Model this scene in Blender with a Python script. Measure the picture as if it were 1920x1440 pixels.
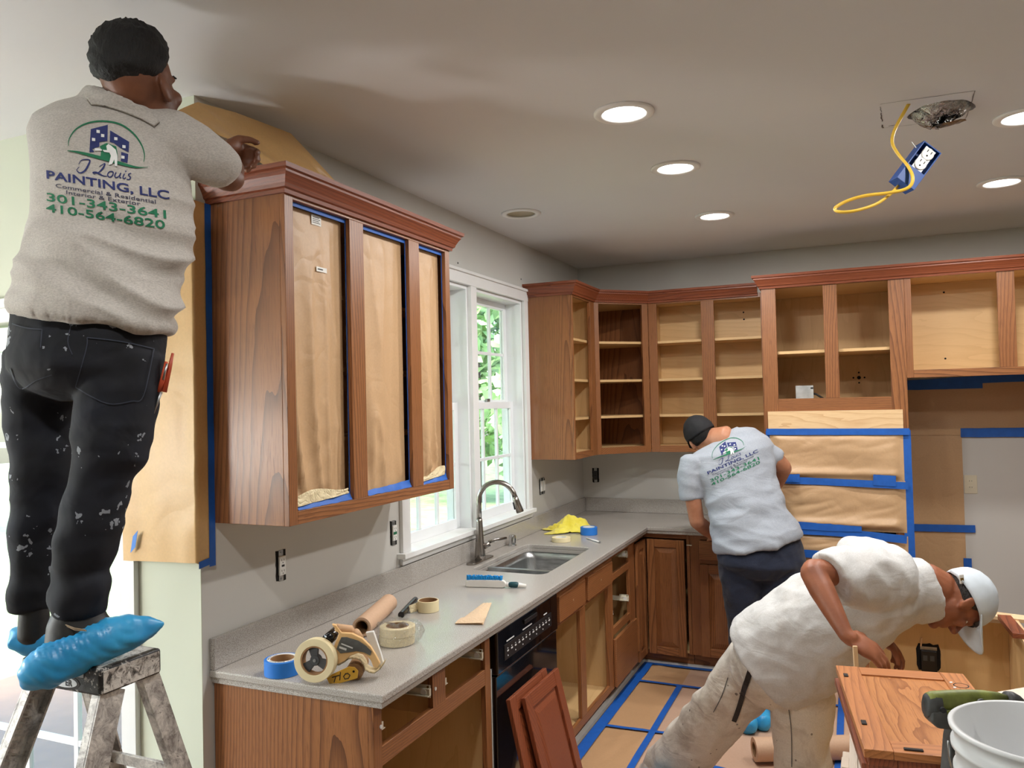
import bpy, bmesh, math, random
from mathutils import Vector, Matrix, noise
from mathutils.bvhtree import BVHTree
random.seed(7)
for o in list(bpy.data.objects):
    bpy.data.objects.remove(o, do_unlink=True)
SC = bpy.context.scene
COL = SC.collection
PI = math.pi
V = Vector

# ------------------------------------------------------------------ camera
FPX = 1480.86
CAM = V((1.9270, -1.9149, 1.7487))
CR = V((0.91663106, 0.39905281, -0.02333133))
CU = V((0.03072071, -0.01213111, 0.99945439))
CF = V((-0.39855205, 0.91684769, 0.02337893))
cd = bpy.data.cameras.new('camera')
cam = bpy.data.objects.new('camera', cd)
COL.objects.link(cam)
cd.sensor_width = 36.0
cd.lens = FPX / 1920 * 36
cd.clip_start = 0.05
cam.matrix_world = Matrix(((CR.x, CU.x, -CF.x, CAM.x), (CR.y, CU.y, -CF.y, CAM.y), (CR.z, CU.z, -CF.z, CAM.z), (0, 0, 0, 1)))
SC.camera = cam

# ------------------------------------------------------------------ world and exposure
SC.view_settings.view_transform = 'Standard'
SC.view_settings.look = 'None'
SC.view_settings.gamma = 1.0
SC.view_settings.use_curve_mapping = False
SC.view_settings.exposure = 0.14
W = bpy.data.worlds.new('sky')
SC.world = W
W.use_nodes = True
wn = W.node_tree.nodes
wn.clear()
sky = wn.new('ShaderNodeTexSky')
sky.sky_type = 'NISHITA'
sky.sun_disc = False
sky.sun_elevation = math.radians(48)
sky.sun_rotation = math.radians(200)
sky.air_density = 1.0
sky.dust_density = 3.5
bg = wn.new('ShaderNodeBackground')
SKY_STRENGTH = 1.9
bg.inputs['Strength'].default_value = SKY_STRENGTH
wo = wn.new('ShaderNodeOutputWorld')
W.node_tree.links.new(sky.outputs[0], bg.inputs[0])
W.node_tree.links.new(bg.outputs[0], wo.inputs[0])
ADDED_GLOBE_WATTS = 62.0
CAN_WATTS = 13.5           # each recessed ceiling lamp

# main dimensions of the room, metres (x from window wall, y from the corner by the ladder)
L, H = 3.837, 2.763
X0, X1, Y0 = -3.3, 4.3, -4.2
FACE = 0.312               # depth of wall cabinets
ZB, ZT = 1.381, 2.4375     # wall cabinet bottom and top
BF = 0.61                  # base cabinet face
OVF = 3.217                # face of the oven / fridge cabinets
CT = 0.914                 # counter top

def P(x, y, d):
    return CAM + (CF + CR * ((x - 960) / FPX) + CU * ((720 - y) / FPX)) * d
def on(x, y, ax, v):
    q = CF + CR * ((x - 960) / FPX) + CU * ((720 - y) / FPX)
    return CAM + q * ((v - CAM[ax]) / q[ax])

# ------------------------------------------------------------------ helpers
def lin(c):
    c = c / 255.0
    return c / 12.92 if c <= 0.04045 else ((c + 0.055) / 1.055) ** 2.4
def rgb(r, g, b):
    return (lin(r), lin(g), lin(b), 1.0)

MATS = {}
class NT:
    def __init__(s, name):
        s.m = bpy.data.materials.new(name)
        s.m.use_nodes = True
        s.t = s.m.node_tree
        s.b = s.t.nodes['Principled BSDF']
        s.out = s.t.nodes['Material Output']
        MATS[name] = s.m
    def n(s, typ, **kw):
        nd = s.t.nodes.new(typ)
        for k, v in kw.items():
            if k.startswith('i_'):
                nd.inputs[k[2:].replace('_', ' ')].default_value = v
            else:
                setattr(nd, k, v)
        return nd
    def l(s, a, b):
        s.t.links.new(a, b)
    def math(s, op, a, b=None, c=None):
        nd = s.t.nodes.new('ShaderNodeMath')
        nd.operation = op
        for i, v in enumerate((a, b, c)):
            if v is None: continue
            if isinstance(v, (int, float)): nd.inputs[i].default_value = v
            else: s.l(v, nd.inputs[i])
        return nd.outputs[0]
    def mix(s, fac, a, b):
        nd = s.t.nodes.new('ShaderNodeMix')
        nd.data_type = 'RGBA'
        for sock, v in ((nd.inputs[0], fac), (nd.inputs[6], a), (nd.inputs[7], b)):
            if isinstance(v, (int, float)): sock.default_value = v
            elif isinstance(v, tuple): sock.default_value = v
            else: s.l(v, sock)
        return nd.outputs[2]
    def ramp(s, fac, stops):
        nd = s.t.nodes.new('ShaderNodeValToRGB')
        e = nd.color_ramp.elements
        while len(e) < len(stops): e.new(0.5)
        for i, (p, c) in enumerate(stops):
            e[i].position = p
            e[i].color = c if isinstance(c, tuple) else (c, c, c, 1)
        s.l(fac, nd.inputs[0])
        return nd.outputs[0]
    def coords(s, scale=(1, 1, 1), rand=True, kind='Object'):
        tc = s.n('ShaderNodeTexCoord')
        v = tc.outputs[kind]
        if rand:
            oi = s.n('ShaderNodeObjectInfo')
            cm = s.n('ShaderNodeCombineXYZ')
            s.l(s.math('MULTIPLY', oi.outputs['Random'], 7.3), cm.inputs[0])
            s.l(s.math('MULTIPLY', oi.outputs['Random'], 17.1), cm.inputs[1])
            s.l(s.math('MULTIPLY', oi.outputs['Random'], 31.7), cm.inputs[2])
            ad = s.n('ShaderNodeVectorMath', operation='ADD')
            s.l(v, ad.inputs[0]); s.l(cm.outputs[0], ad.inputs[1])
            v = ad.outputs[0]
        mp = s.n('ShaderNodeMapping')
        mp.inputs['Scale'].default_value = scale
        s.l(v, mp.inputs[0])
        return mp.outputs[0]
    def noise(s, vec, scale, detail=3, rough=0.5, dist=0):
        nd = s.n('ShaderNodeTexNoise')
        nd.inputs['Scale'].default_value = scale
        nd.inputs['Detail'].default_value = detail
        nd.inputs['Roughness'].default_value = rough
        nd.inputs['Distortion'].default_value = dist
        s.l(vec, nd.inputs['Vector'])
        return nd.outputs[0]
    def bump(s, h, strength=0.3, dist=0.01):
        nd = s.n('ShaderNodeBump')
        nd.inputs['Strength'].default_value = strength
        nd.inputs['Distance'].default_value = dist
        s.l(h, nd.inputs['Height'])
        s.l(nd.outputs[0], s.b.inputs['Normal'])
    def set(s, color=None, rough=0.5, metal=0.0, **kw):
        if color is not None:
            if isinstance(color, tuple): s.b.inputs['Base Color'].default_value = color
            else: s.l(color, s.b.inputs['Base Color'])
        s.b.inputs['Roughness'].default_value = rough
        s.b.inputs['Metallic'].default_value = metal
        for k, v in kw.items():
            s.b.inputs[k.replace('_', ' ')].default_value = v
        return s.m

def flat(name, col, rough=0.5, metal=0.0, vary=0.06, scale=9.0, bump=0.0, **kw):
    t = NT(name)
    v = t.coords()
    n = t.noise(v, scale, 4)
    d = tuple(c * (1 - vary * 2) for c in col[:3]) + (1,)
    u = tuple(min(1, c * (1 + vary)) for c in col[:3]) + (1,)
    t.set(t.ramp(n, [(0.3, d), (0.7, u)]), rough, metal, **kw)
    if bump: t.bump(n, bump, 0.004)
    return t.m

def wood(name, light, mid, dark, axis='z', freq=75.0, taper=7.0, rough=0.36, contrast=1.0, wob=1.6):
    """solid oak: growth rings about a tapering log, long pores along the grain"""
    t = NT(name)
    tc = t.n('ShaderNodeTexCoord')
    oi = t.n('ShaderNodeObjectInfo')
    sp = t.n('ShaderNodeSeparateXYZ')
    t.l(tc.outputs['Object'], sp.inputs[0])
    ax = {'x': 0, 'y': 1, 'z': 2}[axis]
    o = [i for i in range(3) if i != ax]
    rnd = oi.outputs['Random']
    a = t.math('ADD', sp.outputs[o[0]], t.math('MULTIPLY_ADD', rnd, 0.24, -0.28))
    b = t.math('ADD', sp.outputs[o[1]], t.math('MULTIPLY_ADD', rnd, 0.31, -0.05))
    c = t.math('ADD', sp.outputs[ax], t.math('MULTIPLY', rnd, 13.0))
    cm = t.n('ShaderNodeCombineXYZ')
    t.l(a, cm.inputs[0]); t.l(b, cm.inputs[1]); t.l(t.math('MULTIPLY', c, 0.22), cm.inputs[2])
    n1 = t.noise(cm.outputs[0], 9.0, 2, 0.4)
    n2 = t.noise(cm.outputs[0], 30.0, 2, 0.5)
    r = t.math('SQRT', t.math('ADD', t.math('MULTIPLY', a, a), t.math('MULTIPLY', b, b)))
    ph = t.math('ADD', t.math('MULTIPLY', r, freq), t.math('MULTIPLY', c, taper))
    ph = t.math('ADD', ph, t.math('MULTIPLY', n1, wob * 2.4))
    ph = t.math('ADD', ph, t.math('MULTIPLY', n2, wob * 0.3))
    fr = t.math('FRACT', ph)
    ring = t.math('POWER', fr, 3.2)
    cm2 = t.n('ShaderNodeCombineXYZ')
    t.l(t.math('MULTIPLY', a, 420), cm2.inputs[0]); t.l(t.math('MULTIPLY', b, 420), cm2.inputs[1]); t.l(t.math('MULTIPLY', c, 14), cm2.inputs[2])
    pore = t.noise(cm2.outputs[0], 1.0, 2, 0.6)
    pm = t.ramp(pore, [(0.34, 1.0), (0.47, 0.0)])
    col = t.mix(t.math('MULTIPLY', ring, 0.88 * contrast), light, dark)
    col = t.mix(t.math('MULTIPLY', pm, 0.5 * contrast), col, dark)
    tone = t.noise(cm.outputs[0], 2.2, 2)
    col = t.mix(t.ramp(tone, [(0.35, 0.0), (0.7, 0.5)]), col, mid)
    t.set(col, rough, 0.0)
    t.bump(t.math('ADD', t.math('MULTIPLY', pm, -0.6), t.math('MULTIPLY', ring, -0.4)), 0.12, 0.0012)
    return t.m

class MB:
    def __init__(s):
        s.v = []; s.f = []
    def add(s, vs, fs):
        o = len(s.v)
        s.v += [V(p) for p in vs]
        s.f += [tuple(i + o for i in f) for f in fs]
        return s
    def box(s, x0, x1, y0, y1, z0, z1):
        x0, x1 = sorted((x0, x1)); y0, y1 = sorted((y0, y1)); z0, z1 = sorted((z0, z1))
        return s.add([(x0, y0, z0), (x1, y0, z0), (x1, y1, z0), (x0, y1, z0), (x0, y0, z1), (x1, y0, z1), (x1, y1, z1), (x0, y1, z1)],
                     [(0, 3, 2, 1), (4, 5, 6, 7), (0, 1, 5, 4), (1, 2, 6, 5), (2, 3, 7, 6), (3, 0, 4, 7)])
    def obox(s, o, ex, ey, ez):
        """box from corner o along three edge vectors"""
        o, ex, ey, ez = V(o), V(ex), V(ey), V(ez)
        c = [o, o + ex, o + ex + ey, o + ey]
        fs = [(0, 3, 2, 1), (4, 5, 6, 7), (0, 1, 5, 4), (1, 2, 6, 5), (2, 3, 7, 6), (3, 0, 4, 7)]
        if ex.cross(ey).dot(ez) < 0: fs = [f[::-1] for f in fs]
        return s.add(c + [p + ez for p in c], fs)
    def prism(s, pts, ex):
        """closed polygon pts swept along ex"""
        n = len(pts); ex = V(ex)
        vs = [V(p) for p in pts] + [V(p) + ex for p in pts]
        fs = [tuple(range(n))[::-1], tuple(range(n, 2 * n))] + [(i, (i + 1) % n, n + (i + 1) % n, n + i) for i in range(n)]
        return s.add(vs, fs)
    def loft(s, rings, cap=True, close=False):
        n = len(rings[0]); vs = [p for r in rings for p in r]; fs = []
        m = len(rings)
        for k in range(m - 1 if not close else m):
            for i in range(n):
                j = (i + 1) % n; k2 = (k + 1) % m
                fs.append((k * n + i, k * n + j, k2 * n + j, k2 * n + i))
        if cap and not close:
            fs.append(tuple(range(n))[::-1]); fs.append(tuple(range((m - 1) * n, m * n)))
        return s.add(vs, fs)
    def tube(s, pts, r, seg=10, cap=True, sq=1.0, up=None):
        pts = [V(p) for p in pts]; m = len(pts)
        rs = r if isinstance(r, (list, tuple)) else [r] * m
        prev = None; rings = []
        for i, p in enumerate(pts):
            t = (pts[min(i + 1, m - 1)] - pts[max(i - 1, 0)]).normalized()
            if prev is None:
                ref = V(up) if up else (V((0, 0, 1)) if abs(t.z) < 0.9 else V((1, 0, 0)))
                a = (ref - t * ref.dot(t)).normalized()
            else:
                a = (prev - t * prev.dot(t)).normalized()
            prev = a; b = t.cross(a)
            rings.append([p + a * (rs[i] * math.cos(2 * PI * k / seg)) + b * (rs[i] * sq * math.sin(2 * PI * k / seg)) for k in range(seg)])
        return s.loft(rings, cap)
    def lathe(s, o, prof, ax=(0, 0, 1), seg=32, cap=True):
        """prof: (radius, height) pairs about axis ax through o"""
        ax = V(ax).normalized(); o = V(o)
        ref = V((1, 0, 0)) if abs(ax.x) < 0.9 else V((0, 1, 0))
        a = (ref - ax * ref.dot(ax)).normalized(); b = ax.cross(a)
        rings = [[o + ax * h + a * (r * math.cos(2 * PI * k / seg)) + b * (r * math.sin(2 * PI * k / seg)) for k in range(seg)] for r, h in prof]
        return s.loft(rings, cap)
    def ring(s, o, ro, ri, h, ax=(0, 0, 1), seg=36):
        return s.lathe_closed(o, [(ro, 0), (ro, h), (ri, h), (ri, 0)], ax, seg)
    def lathe_closed(s, o, prof, ax=(0, 0, 1), seg=36):
        ax = V(ax).normalized(); o = V(o)
        ref = V((1, 0, 0)) if abs(ax.x) < 0.9 else V((0, 1, 0))
        a = (ref - ax * ref.dot(ax)).normalized(); b = ax.cross(a)
        rings = [[o + ax * h + a * (r * math.cos(2 * PI * k / seg)) + b * (r * math.sin(2 * PI * k / seg)) for k in range(seg)] for r, h in prof]
        return s.loft(rings, False, True)
    def grid(s, fn, nu, nv):
        vs = [fn(i / nu, j / nv) for j in range(nv + 1) for i in range(nu + 1)]
        fs = [(j * (nu + 1) + i, j * (nu + 1) + i + 1, (j + 1) * (nu + 1) + i + 1, (j + 1) * (nu + 1) + i) for j in range(nv) for i in range(nu)]
        return s.add(vs, fs)
    def sphere(s, o, r, seg=16, rings=10, axes=None):
        o = V(o); r = V(r) if not isinstance(r, (int, float)) else V((r, r, r))
        ax = axes or (V((1, 0, 0)), V((0, 1, 0)), V((0, 0, 1)))
        rr = []
        for j in range(1, rings):
            th = PI * j / rings
            rr.append([o + ax[0] * (r.x * math.sin(th) * math.cos(2 * PI * k / seg)) + ax[1] * (r.y * math.sin(th) * math.sin(2 * PI * k / seg)) - ax[2] * (r.z * math.cos(th)) for k in range(seg)])
        n = len(s.v)
        s.loft(rr, False)
        b = len(s.v); s.v += [o - ax[2] * r.z, o + ax[2] * r.z]
        m = n + (rings - 2) * seg
        for k in range(seg):
            s.f.append((n + (k + 1) % seg, n + k, b)); s.f.append((m + k, m + (k + 1) % seg, b + 1))
        return s
    def mesh(s, name, off=V((0, 0, 0)), smooth=False, fix=True):
        me = bpy.data.meshes.new(name)
        me.from_pydata([tuple(p - off) for p in s.v], [], s.f)
        if fix:
            bm = bmesh.new(); bm.from_mesh(me)
            bmesh.ops.recalc_face_normals(bm, faces=bm.faces)
            bm.to_mesh(me); bm.free()
        if smooth:
            me.polygons.foreach_set('use_smooth', [True] * len(me.polygons))
        me.update()
        return me
    def build(s, name, mat, parent=None, smooth=False, bev=0.0, fix=True, origin=None, **tags):
        off = V((0, 0, 0))
        if parent is not None: off = wloc(parent)
        else:
            if origin is None:
                lo = V([min(p[i] for p in s.v) for i in range(3)]); hi = V([max(p[i] for p in s.v) for i in range(3)])
                off = V(((lo.x + hi.x) / 2, (lo.y + hi.y) / 2, lo.z))
            else: off = V(origin)
        me = s.mesh(name, off, smooth, fix)
        return link(name, me, mat, parent, off, bev, **tags)

def wloc(o):
    p = V((0, 0, 0))
    while o is not None:
        p += o.location; o = o.parent
    return p
def link(name, me, mat, parent=None, off=V((0, 0, 0)), bev=0.0, **tags):
    o = bpy.data.objects.new(name, me)
    COL.objects.link(o)
    me.materials.clear()
    me.materials.append(MATS[mat] if isinstance(mat, str) else mat)
    if parent is not None: o.parent = parent
    else: o.location = off
    if bev:
        m = o.modifiers.new('bevel', 'BEVEL'); m.width = bev; m.segments = 2; m.limit_method = 'ANGLE'; m.angle_limit = 0.6
        me.polygons.foreach_set('use_smooth', [True] * len(me.polygons))
        m.harden_normals = True
    tag(o, **tags)
    return o
def tag(o, label=None, cat=None, group=None, kind=None):
    if label: o['label'] = label
    if cat: o['category'] = cat
    if group: o['group'] = group
    if kind: o['kind'] = kind
    return o
def thing(name, label, cat, loc=(0, 0, 0), group=None):
    o = bpy.data.objects.new(name, None)
    COL.objects.link(o)
    o.location = loc
    o.empty_display_size = 0.05
    return tag(o, label, cat, group)
def box(name, mat, parent, x0, x1, y0, y1, z0, z1, bev=0.0015, **t):
    return MB().box(x0, x1, y0, y1, z0, z1).build(name, mat, parent, bev=bev, **t)
def struct(name, mb, mat, **k):
    return mb.build(name, mat, None, origin=(0, 0, 0), kind='structure', **k)
def sm(a, b, x):
    t = max(0, min(1, (x - a) / (b - a))); return t * t * (3 - 2 * t)
def fb(p, o=3):
    return noise.fractal(V(p), 0.6, 2.0, o)
def sheet(name, mat, parent, fn, nu, nv, thick=0.0006, smooth=True, **t):
    """thin sheet with two faces from a position function"""
    mb = MB().grid(fn, nu, nv)
    o = mb.build(name, mat, parent, smooth=smooth, fix=False, **t)
    m = o.modifiers.new('solid', 'SOLIDIFY'); m.thickness = thick; m.offset = 0
    if thick < 0.0025: m.use_rim = False
    return o
def curve_mesh(splines, ext, bevel=0.0, res=2):
    """filled 2-D outlines with holes, extruded +-ext about z = 0 -> mesh data (temp object removed)"""
    cu = bpy.data.curves.new('tmp', 'CURVE'); cu.dimensions = '2D'; cu.fill_mode = 'BOTH'
    cu.extrude = ext; cu.bevel_depth = bevel; cu.bevel_resolution = res; cu.offset = -bevel
    for sp in splines:
        q = cu.splines.new('POLY'); q.points.add(len(sp) - 1); q.use_cyclic_u = True
        for i, p in enumerate(sp): q.points[i].co = (p[0], p[1], 0, 1)
    o = bpy.data.objects.new('tmp', cu); COL.objects.link(o)
    dg = bpy.context.evaluated_depsgraph_get()
    me = bpy.data.meshes.new_from_object(o.evaluated_get(dg))
    bpy.data.objects.remove(o); bpy.data.curves.remove(cu)
    return me
def rrect(x0, x1, y0, y1, r, n=5):
    out = []
    for cx, cy, a in ((x1 - r, y1 - r, 0), (x0 + r, y1 - r, 90), (x0 + r, y0 + r, 180), (x1 - r, y0 + r, 270)):
        for k in range(n + 1):
            t = math.radians(a + 90 * k / n); out.append((cx + r * math.cos(t), cy + r * math.sin(t)))
    return out
def me_to_mb(me, M):
    mb = MB(); mb.add([M @ v.co for v in me.vertices], [tuple(p.vertices) for p in me.polygons]); return mb
# ------------------------------------------------------------------ materials
for ax in 'xyz':
    wood('oak_' + ax, rgb(154, 101, 60), rgb(134, 83, 48), rgb(78, 43, 23), ax, freq=105, taper=2.6, wob=0.75)
    wood('oak_red_' + ax, rgb(142, 76, 46), rgb(124, 62, 37), rgb(84, 38, 22), ax, freq=100, taper=2.6, wob=0.75, rough=0.42)
    wood('maple_' + ax, rgb(216, 180, 128), rgb(206, 168, 116), rgb(190, 150, 98), ax, freq=22, taper=2.0, rough=0.45, contrast=0.45)
    wood('pine_' + ax, rgb(226, 196, 156), rgb(218, 184, 140), rgb(196, 152, 106), ax, freq=24, taper=2.2, rough=0.55, contrast=0.7)
    wood('oak_light_' + ax, rgb(186, 122, 72), rgb(172, 106, 60), rgb(122, 70, 36), ax, freq=80, taper=3.5, rough=0.4, contrast=0.9)
wood('oak_bold', rgb(186, 126, 76), rgb(174, 112, 64), rgb(126, 72, 36), 'y', freq=40, taper=4.2, rough=0.34, contrast=0.95, wob=3.4)
wood('plywood', rgb(228, 196, 150), rgb(222, 184, 136), rgb(196, 150, 104), 'x', freq=20, taper=1.2, rough=0.6, contrast=0.8, wob=2.4)
wood('raw_white_wood', rgb(228, 214, 198), rgb(220, 204, 186), rgb(200, 180, 158), 'y', freq=30, taper=2, rough=0.6, contrast=0.5)
wood('deck_wood', rgb(214, 160, 110), rgb(200, 146, 98), rgb(160, 110, 70), 'y', freq=30, taper=2, rough=0.7, contrast=0.5)

flat('wall_paint', rgb(205, 204, 199), 0.75, vary=0.012, scale=3)
flat('green_paint', rgb(205, 210, 192), 0.75, vary=0.012, scale=3)
flat('ceiling_paint', rgb(220, 221, 223), 0.8, vary=0.012, scale=2)
flat('trim_white', rgb(236, 237, 236), 0.35, vary=0.01)
flat('vinyl_white', rgb(238, 241, 243), 0.4, vary=0.01)
flat('room_beyond_paint', rgb(168, 164, 154), 0.8, vary=0.02)
flat('floor_vinyl', rgb(124, 94, 68), 0.5, vary=0.06)
flat('white_plastic', rgb(236, 236, 232), 0.35, vary=0.02)
flat('bucket_plastic', rgb(206, 208, 209), 0.42, vary=0.02, Subsurface_Weight=0.15, Subsurface_Radius=(0.02, 0.02, 0.02))
flat('outlet_ivory', rgb(222, 214, 190), 0.4, vary=0.02)
flat('black_plastic', rgb(22, 22, 24), 0.4, vary=0.1)
flat('black_gloss', rgb(9, 9, 11), 0.1, vary=0.1, Coat_Weight=0.6)
flat('dark_hole', rgb(14, 12, 11), 0.9, vary=0.2)
flat('dark_grey', rgb(66, 68, 70), 0.5, vary=0.06)
flat('print_white', rgb(220, 222, 222), 0.5, vary=0.02)
flat('zinc', rgb(176, 178, 178), 0.38, 1.0, vary=0.12, scale=40)
flat('galvanised', rgb(186, 190, 190), 0.5, 0.6, vary=0.12, scale=18)
flat('slide_cream', rgb(226, 220, 200), 0.35, 0.1, vary=0.03)
flat('chrome', rgb(216, 218, 220), 0.08, 1.0, vary=0.01)
flat('screw_brass', rgb(150, 120, 60), 0.4, 1.0)
flat('sticker_white', rgb(236, 236, 230), 0.6, vary=0.02)
flat('ink', rgb(30, 30, 34), 0.6, vary=0.02)
flat('navy_ink', rgb(38, 48, 104), 0.8, vary=0.05, scale=60)
flat('green_ink', rgb(28, 112, 78), 0.8, vary=0.05, scale=60)
flat('grey_ink', rgb(58, 60, 82), 0.8, vary=0.05, scale=60)
flat('white_ink', rgb(226, 228, 226), 0.8, vary=0.03, scale=60)
flat('yellow_cable', rgb(236, 194, 70), 0.4, vary=0.04)
flat('blue_box_plastic', rgb(24, 74, 150), 0.42, vary=0.05)
flat('blue_tape', rgb(22, 92, 182), 0.55, vary=0.06, scale=30, bump=0.25)
flat('blue_tape_edge', rgb(38, 122, 214), 0.5, vary=0.04)
flat('cream_tape', rgb(232, 218, 176), 0.6, vary=0.03)
flat('core_card', rgb(150, 112, 74), 0.8, vary=0.05)
flat('tan_core', rgb(208, 168, 130), 0.75, vary=0.03)
flat('tan_plastic', rgb(232, 190, 132), 0.38, vary=0.03)
flat('yellow_plastic', rgb(222, 170, 58), 0.4, vary=0.05)
flat('grey_label', rgb(92, 94, 92), 0.45, vary=0.14, scale=60)
flat('spray_black', rgb(18, 20, 22), 0.22, vary=0.05)
flat('brush_blue', rgb(24, 150, 222), 0.5, vary=0.15, scale=80)
flat('brush_white', rgb(230, 228, 222), 0.4, vary=0.03)
flat('teal_rubber', rgb(16, 68, 76), 0.5, vary=0.05)
flat('eye_white', rgb(226, 220, 212), 0.2, vary=0.02)
flat('iris_brown', rgb(44, 26, 16), 0.2, vary=0.1)
flat('leather_black', rgb(26, 24, 22), 0.55, vary=0.2, scale=60)
flat('lace', rgb(150, 130, 104), 0.8)
flat('cap_black', rgb(24, 24, 27), 0.85, vary=0.15, scale=40, bump=0.2)
flat('cap_white', rgb(206, 216, 224), 0.85, vary=0.06, scale=14, bump=0.25)
flat('drill_green', rgb(116, 124, 56), 0.5, vary=0.3, scale=26)
flat('drill_grey', rgb(74, 76, 76), 0.55, vary=0.3, scale=26)
flat('red_tool', rgb(190, 78, 48), 0.45, vary=0.1)
flat('felt', rgb(46, 40, 38), 0.9)
flat('bark', rgb(92, 78, 64), 0.9, vary=0.2, scale=14)
flat('bounce_concrete', rgb(206, 202, 194), 0.8, vary=0.04)
flat('grass', rgb(134, 158, 104), 0.9, vary=0.2, scale=3)
flat('leaf_green', rgb(128, 164, 108), 0.7, vary=0.25, scale=3, Transmission_Weight=0.0)
flat('leaf_dark', rgb(96, 132, 96), 0.7, vary=0.25, scale=3)
flat('rail_white', rgb(230, 232, 232), 0.5)
flat('toe_white', rgb(222, 222, 216), 0.6, vary=0.04)

def _kraft(name, col, crease=0.35, sc=6.0, shine=0.42):
    t = NT(name)
    v = t.coords()
    fine = t.noise(v, 120, 3)
    c = t.ramp(fine, [(0.3, tuple(x * 0.93 for x in col[:3]) + (1,)), (0.7, col)])
    t.set(c, shine)
    n = t.noise(v, sc, 4, 0.55, 0.6)
    vo = t.n('ShaderNodeTexVoronoi', feature='DISTANCE_TO_EDGE'); vo.inputs['Scale'].default_value = sc * 0.9
    mv = t.n('ShaderNodeVectorMath', operation='ADD'); t.l(v, mv.inputs[0])
    nn = t.n('ShaderNodeTexNoise'); nn.inputs['Scale'].default_value = sc * 0.7; t.l(v, nn.inputs['Vector'])
    t.l(nn.outputs['Color'], mv.inputs[1]); t.l(mv.outputs[0], vo.inputs['Vector'])
    h = t.math('ADD', n, t.math('MULTIPLY', t.ramp(vo.outputs[0], [(0.0, 0.0), (0.18, 1.0)]), 0.25))
    t.bump(h, crease, 0.02)
_kraft('kraft', rgb(200, 164, 124), 0.16, 4.5)
_kraft('kraft_gold', rgb(212, 172, 116), 0.10, 3.5)
_kraft('kraft_floor', rgb(192, 152, 112), 0.14, 3.0, 0.5)
_kraft('kraft_pink', rgb(200, 166, 142), 0.12, 3.0, 0.5)
_kraft('kraft_roll', rgb(208, 172, 142), 0.05, 4.0, 0.6)
_kraft('kraft_scrap', rgb(226, 196, 160), 0.3, 14.0, 0.6)
_kraft('masking_paper', rgb(228, 212, 172), 0.4, 12.0, 0.6)

# speckled solid counter
t = NT('counter_stone'); v = t.coords(rand=False)
a = t.noise(v, 420, 2); b = t.noise(v, 900, 1); big = t.noise(v, 6, 2)
c = t.ramp(a, [(0.32, rgb(126, 118, 110)), (0.46, rgb(170, 165, 158)), (0.6, rgb(184, 180, 174)), (0.72, rgb(212, 209, 205))])
c = t.mix(t.ramp(b, [(0.6, 0.0), (0.72, 0.6)]), c, rgb(112, 100, 90))
t.set(c, 0.22)
# brushed steel
t = NT('steel'); v = t.coords(scale=(1, 60, 1))
a = t.noise(v, 14, 3)
t.set(t.ramp(a, [(0.3, rgb(150, 152, 152)), (0.7, rgb(200, 202, 202))]), 0.34, 1.0)
t = NT('nickel'); v = t.coords(scale=(1, 1, 1))
t.set(rgb(158, 152, 146), 0.24, 1.0)
# clear wrap
t = NT('clear_wrap')
tr = t.n('ShaderNodeBsdfTransparent'); tr.inputs[0].default_value = (0.97, 0.97, 0.97, 1)
gl = t.n('ShaderNodeBsdfGlossy'); gl.inputs['Roughness'].default_value = 0.06
v = t.coords(); n = t.noise(v, 90, 3, 0.6, 1.5)
bu = t.n('ShaderNodeBump'); bu.inputs['Strength'].default_value = 1.0; bu.inputs['Distance'].default_value = 0.01; t.l(n, bu.inputs['Height']); t.l(bu.outputs[0], gl.inputs['Normal'])
fr = t.n('ShaderNodeLayerWeight'); fr.inputs[0].default_value = 0.5; t.l(bu.outputs[0], fr.inputs['Normal'])
mx = t.n('ShaderNodeMixShader'); t.l(t.math('MULTIPLY_ADD', t.math('POWER', fr.outputs['Facing'], 2.0), 0.6, 0.10), mx.inputs[0]); t.l(tr.outputs[0], mx.inputs[1]); t.l(gl.outputs[0], mx.inputs[2]); t.l(mx.outputs[0], t.out.inputs[0])
# window glass
t = NT('glass')
tr = t.n('ShaderNodeBsdfTransparent'); tr.inputs[0].default_value = (0.93, 0.97, 0.96, 1)
gl = t.n('ShaderNodeBsdfGlossy'); gl.inputs['Roughness'].default_value = 0.02
fr = t.n('ShaderNodeLayerWeight'); fr.inputs[0].default_value = 0.5
mx = t.n('ShaderNodeMixShader'); t.l(t.math('MULTIPLY_ADD', t.math('POWER', fr.outputs['Facing'], 4.0), 0.30, 0.025), mx.inputs[0]); t.l(tr.outputs[0], mx.inputs[1]); t.l(gl.outputs[0], mx.inputs[2]); t.l(mx.outputs[0], t.out.inputs[0])
t = NT('globe_glow')
em = t.n('ShaderNodeEmission'); em.inputs[0].default_value = (1.0, 0.97, 0.93, 1); em.inputs[1].default_value = ADDED_GLOBE_WATTS / (PI * 4 * PI * 0.15 ** 2)
t.l(em.outputs[0], t.out.inputs[0])
# lamp diffuser
t = NT('lamp_glow')
em = t.n('ShaderNodeEmission'); em.inputs[0].default_value = (1.0, 0.97, 0.92, 1); em.inputs[1].default_value = 9.0
t.l(em.outputs[0], t.out.inputs[0])
# foil duct
t = NT('foil'); v = t.coords(); n = t.noise(v, 34, 4, 0.6, 1.0)
t.set(t.ramp(n, [(0.3, rgb(120, 116, 112)), (0.7, rgb(214, 210, 206))]), 0.25, 1.0); t.bump(n, 0.9, 0.02)
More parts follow.
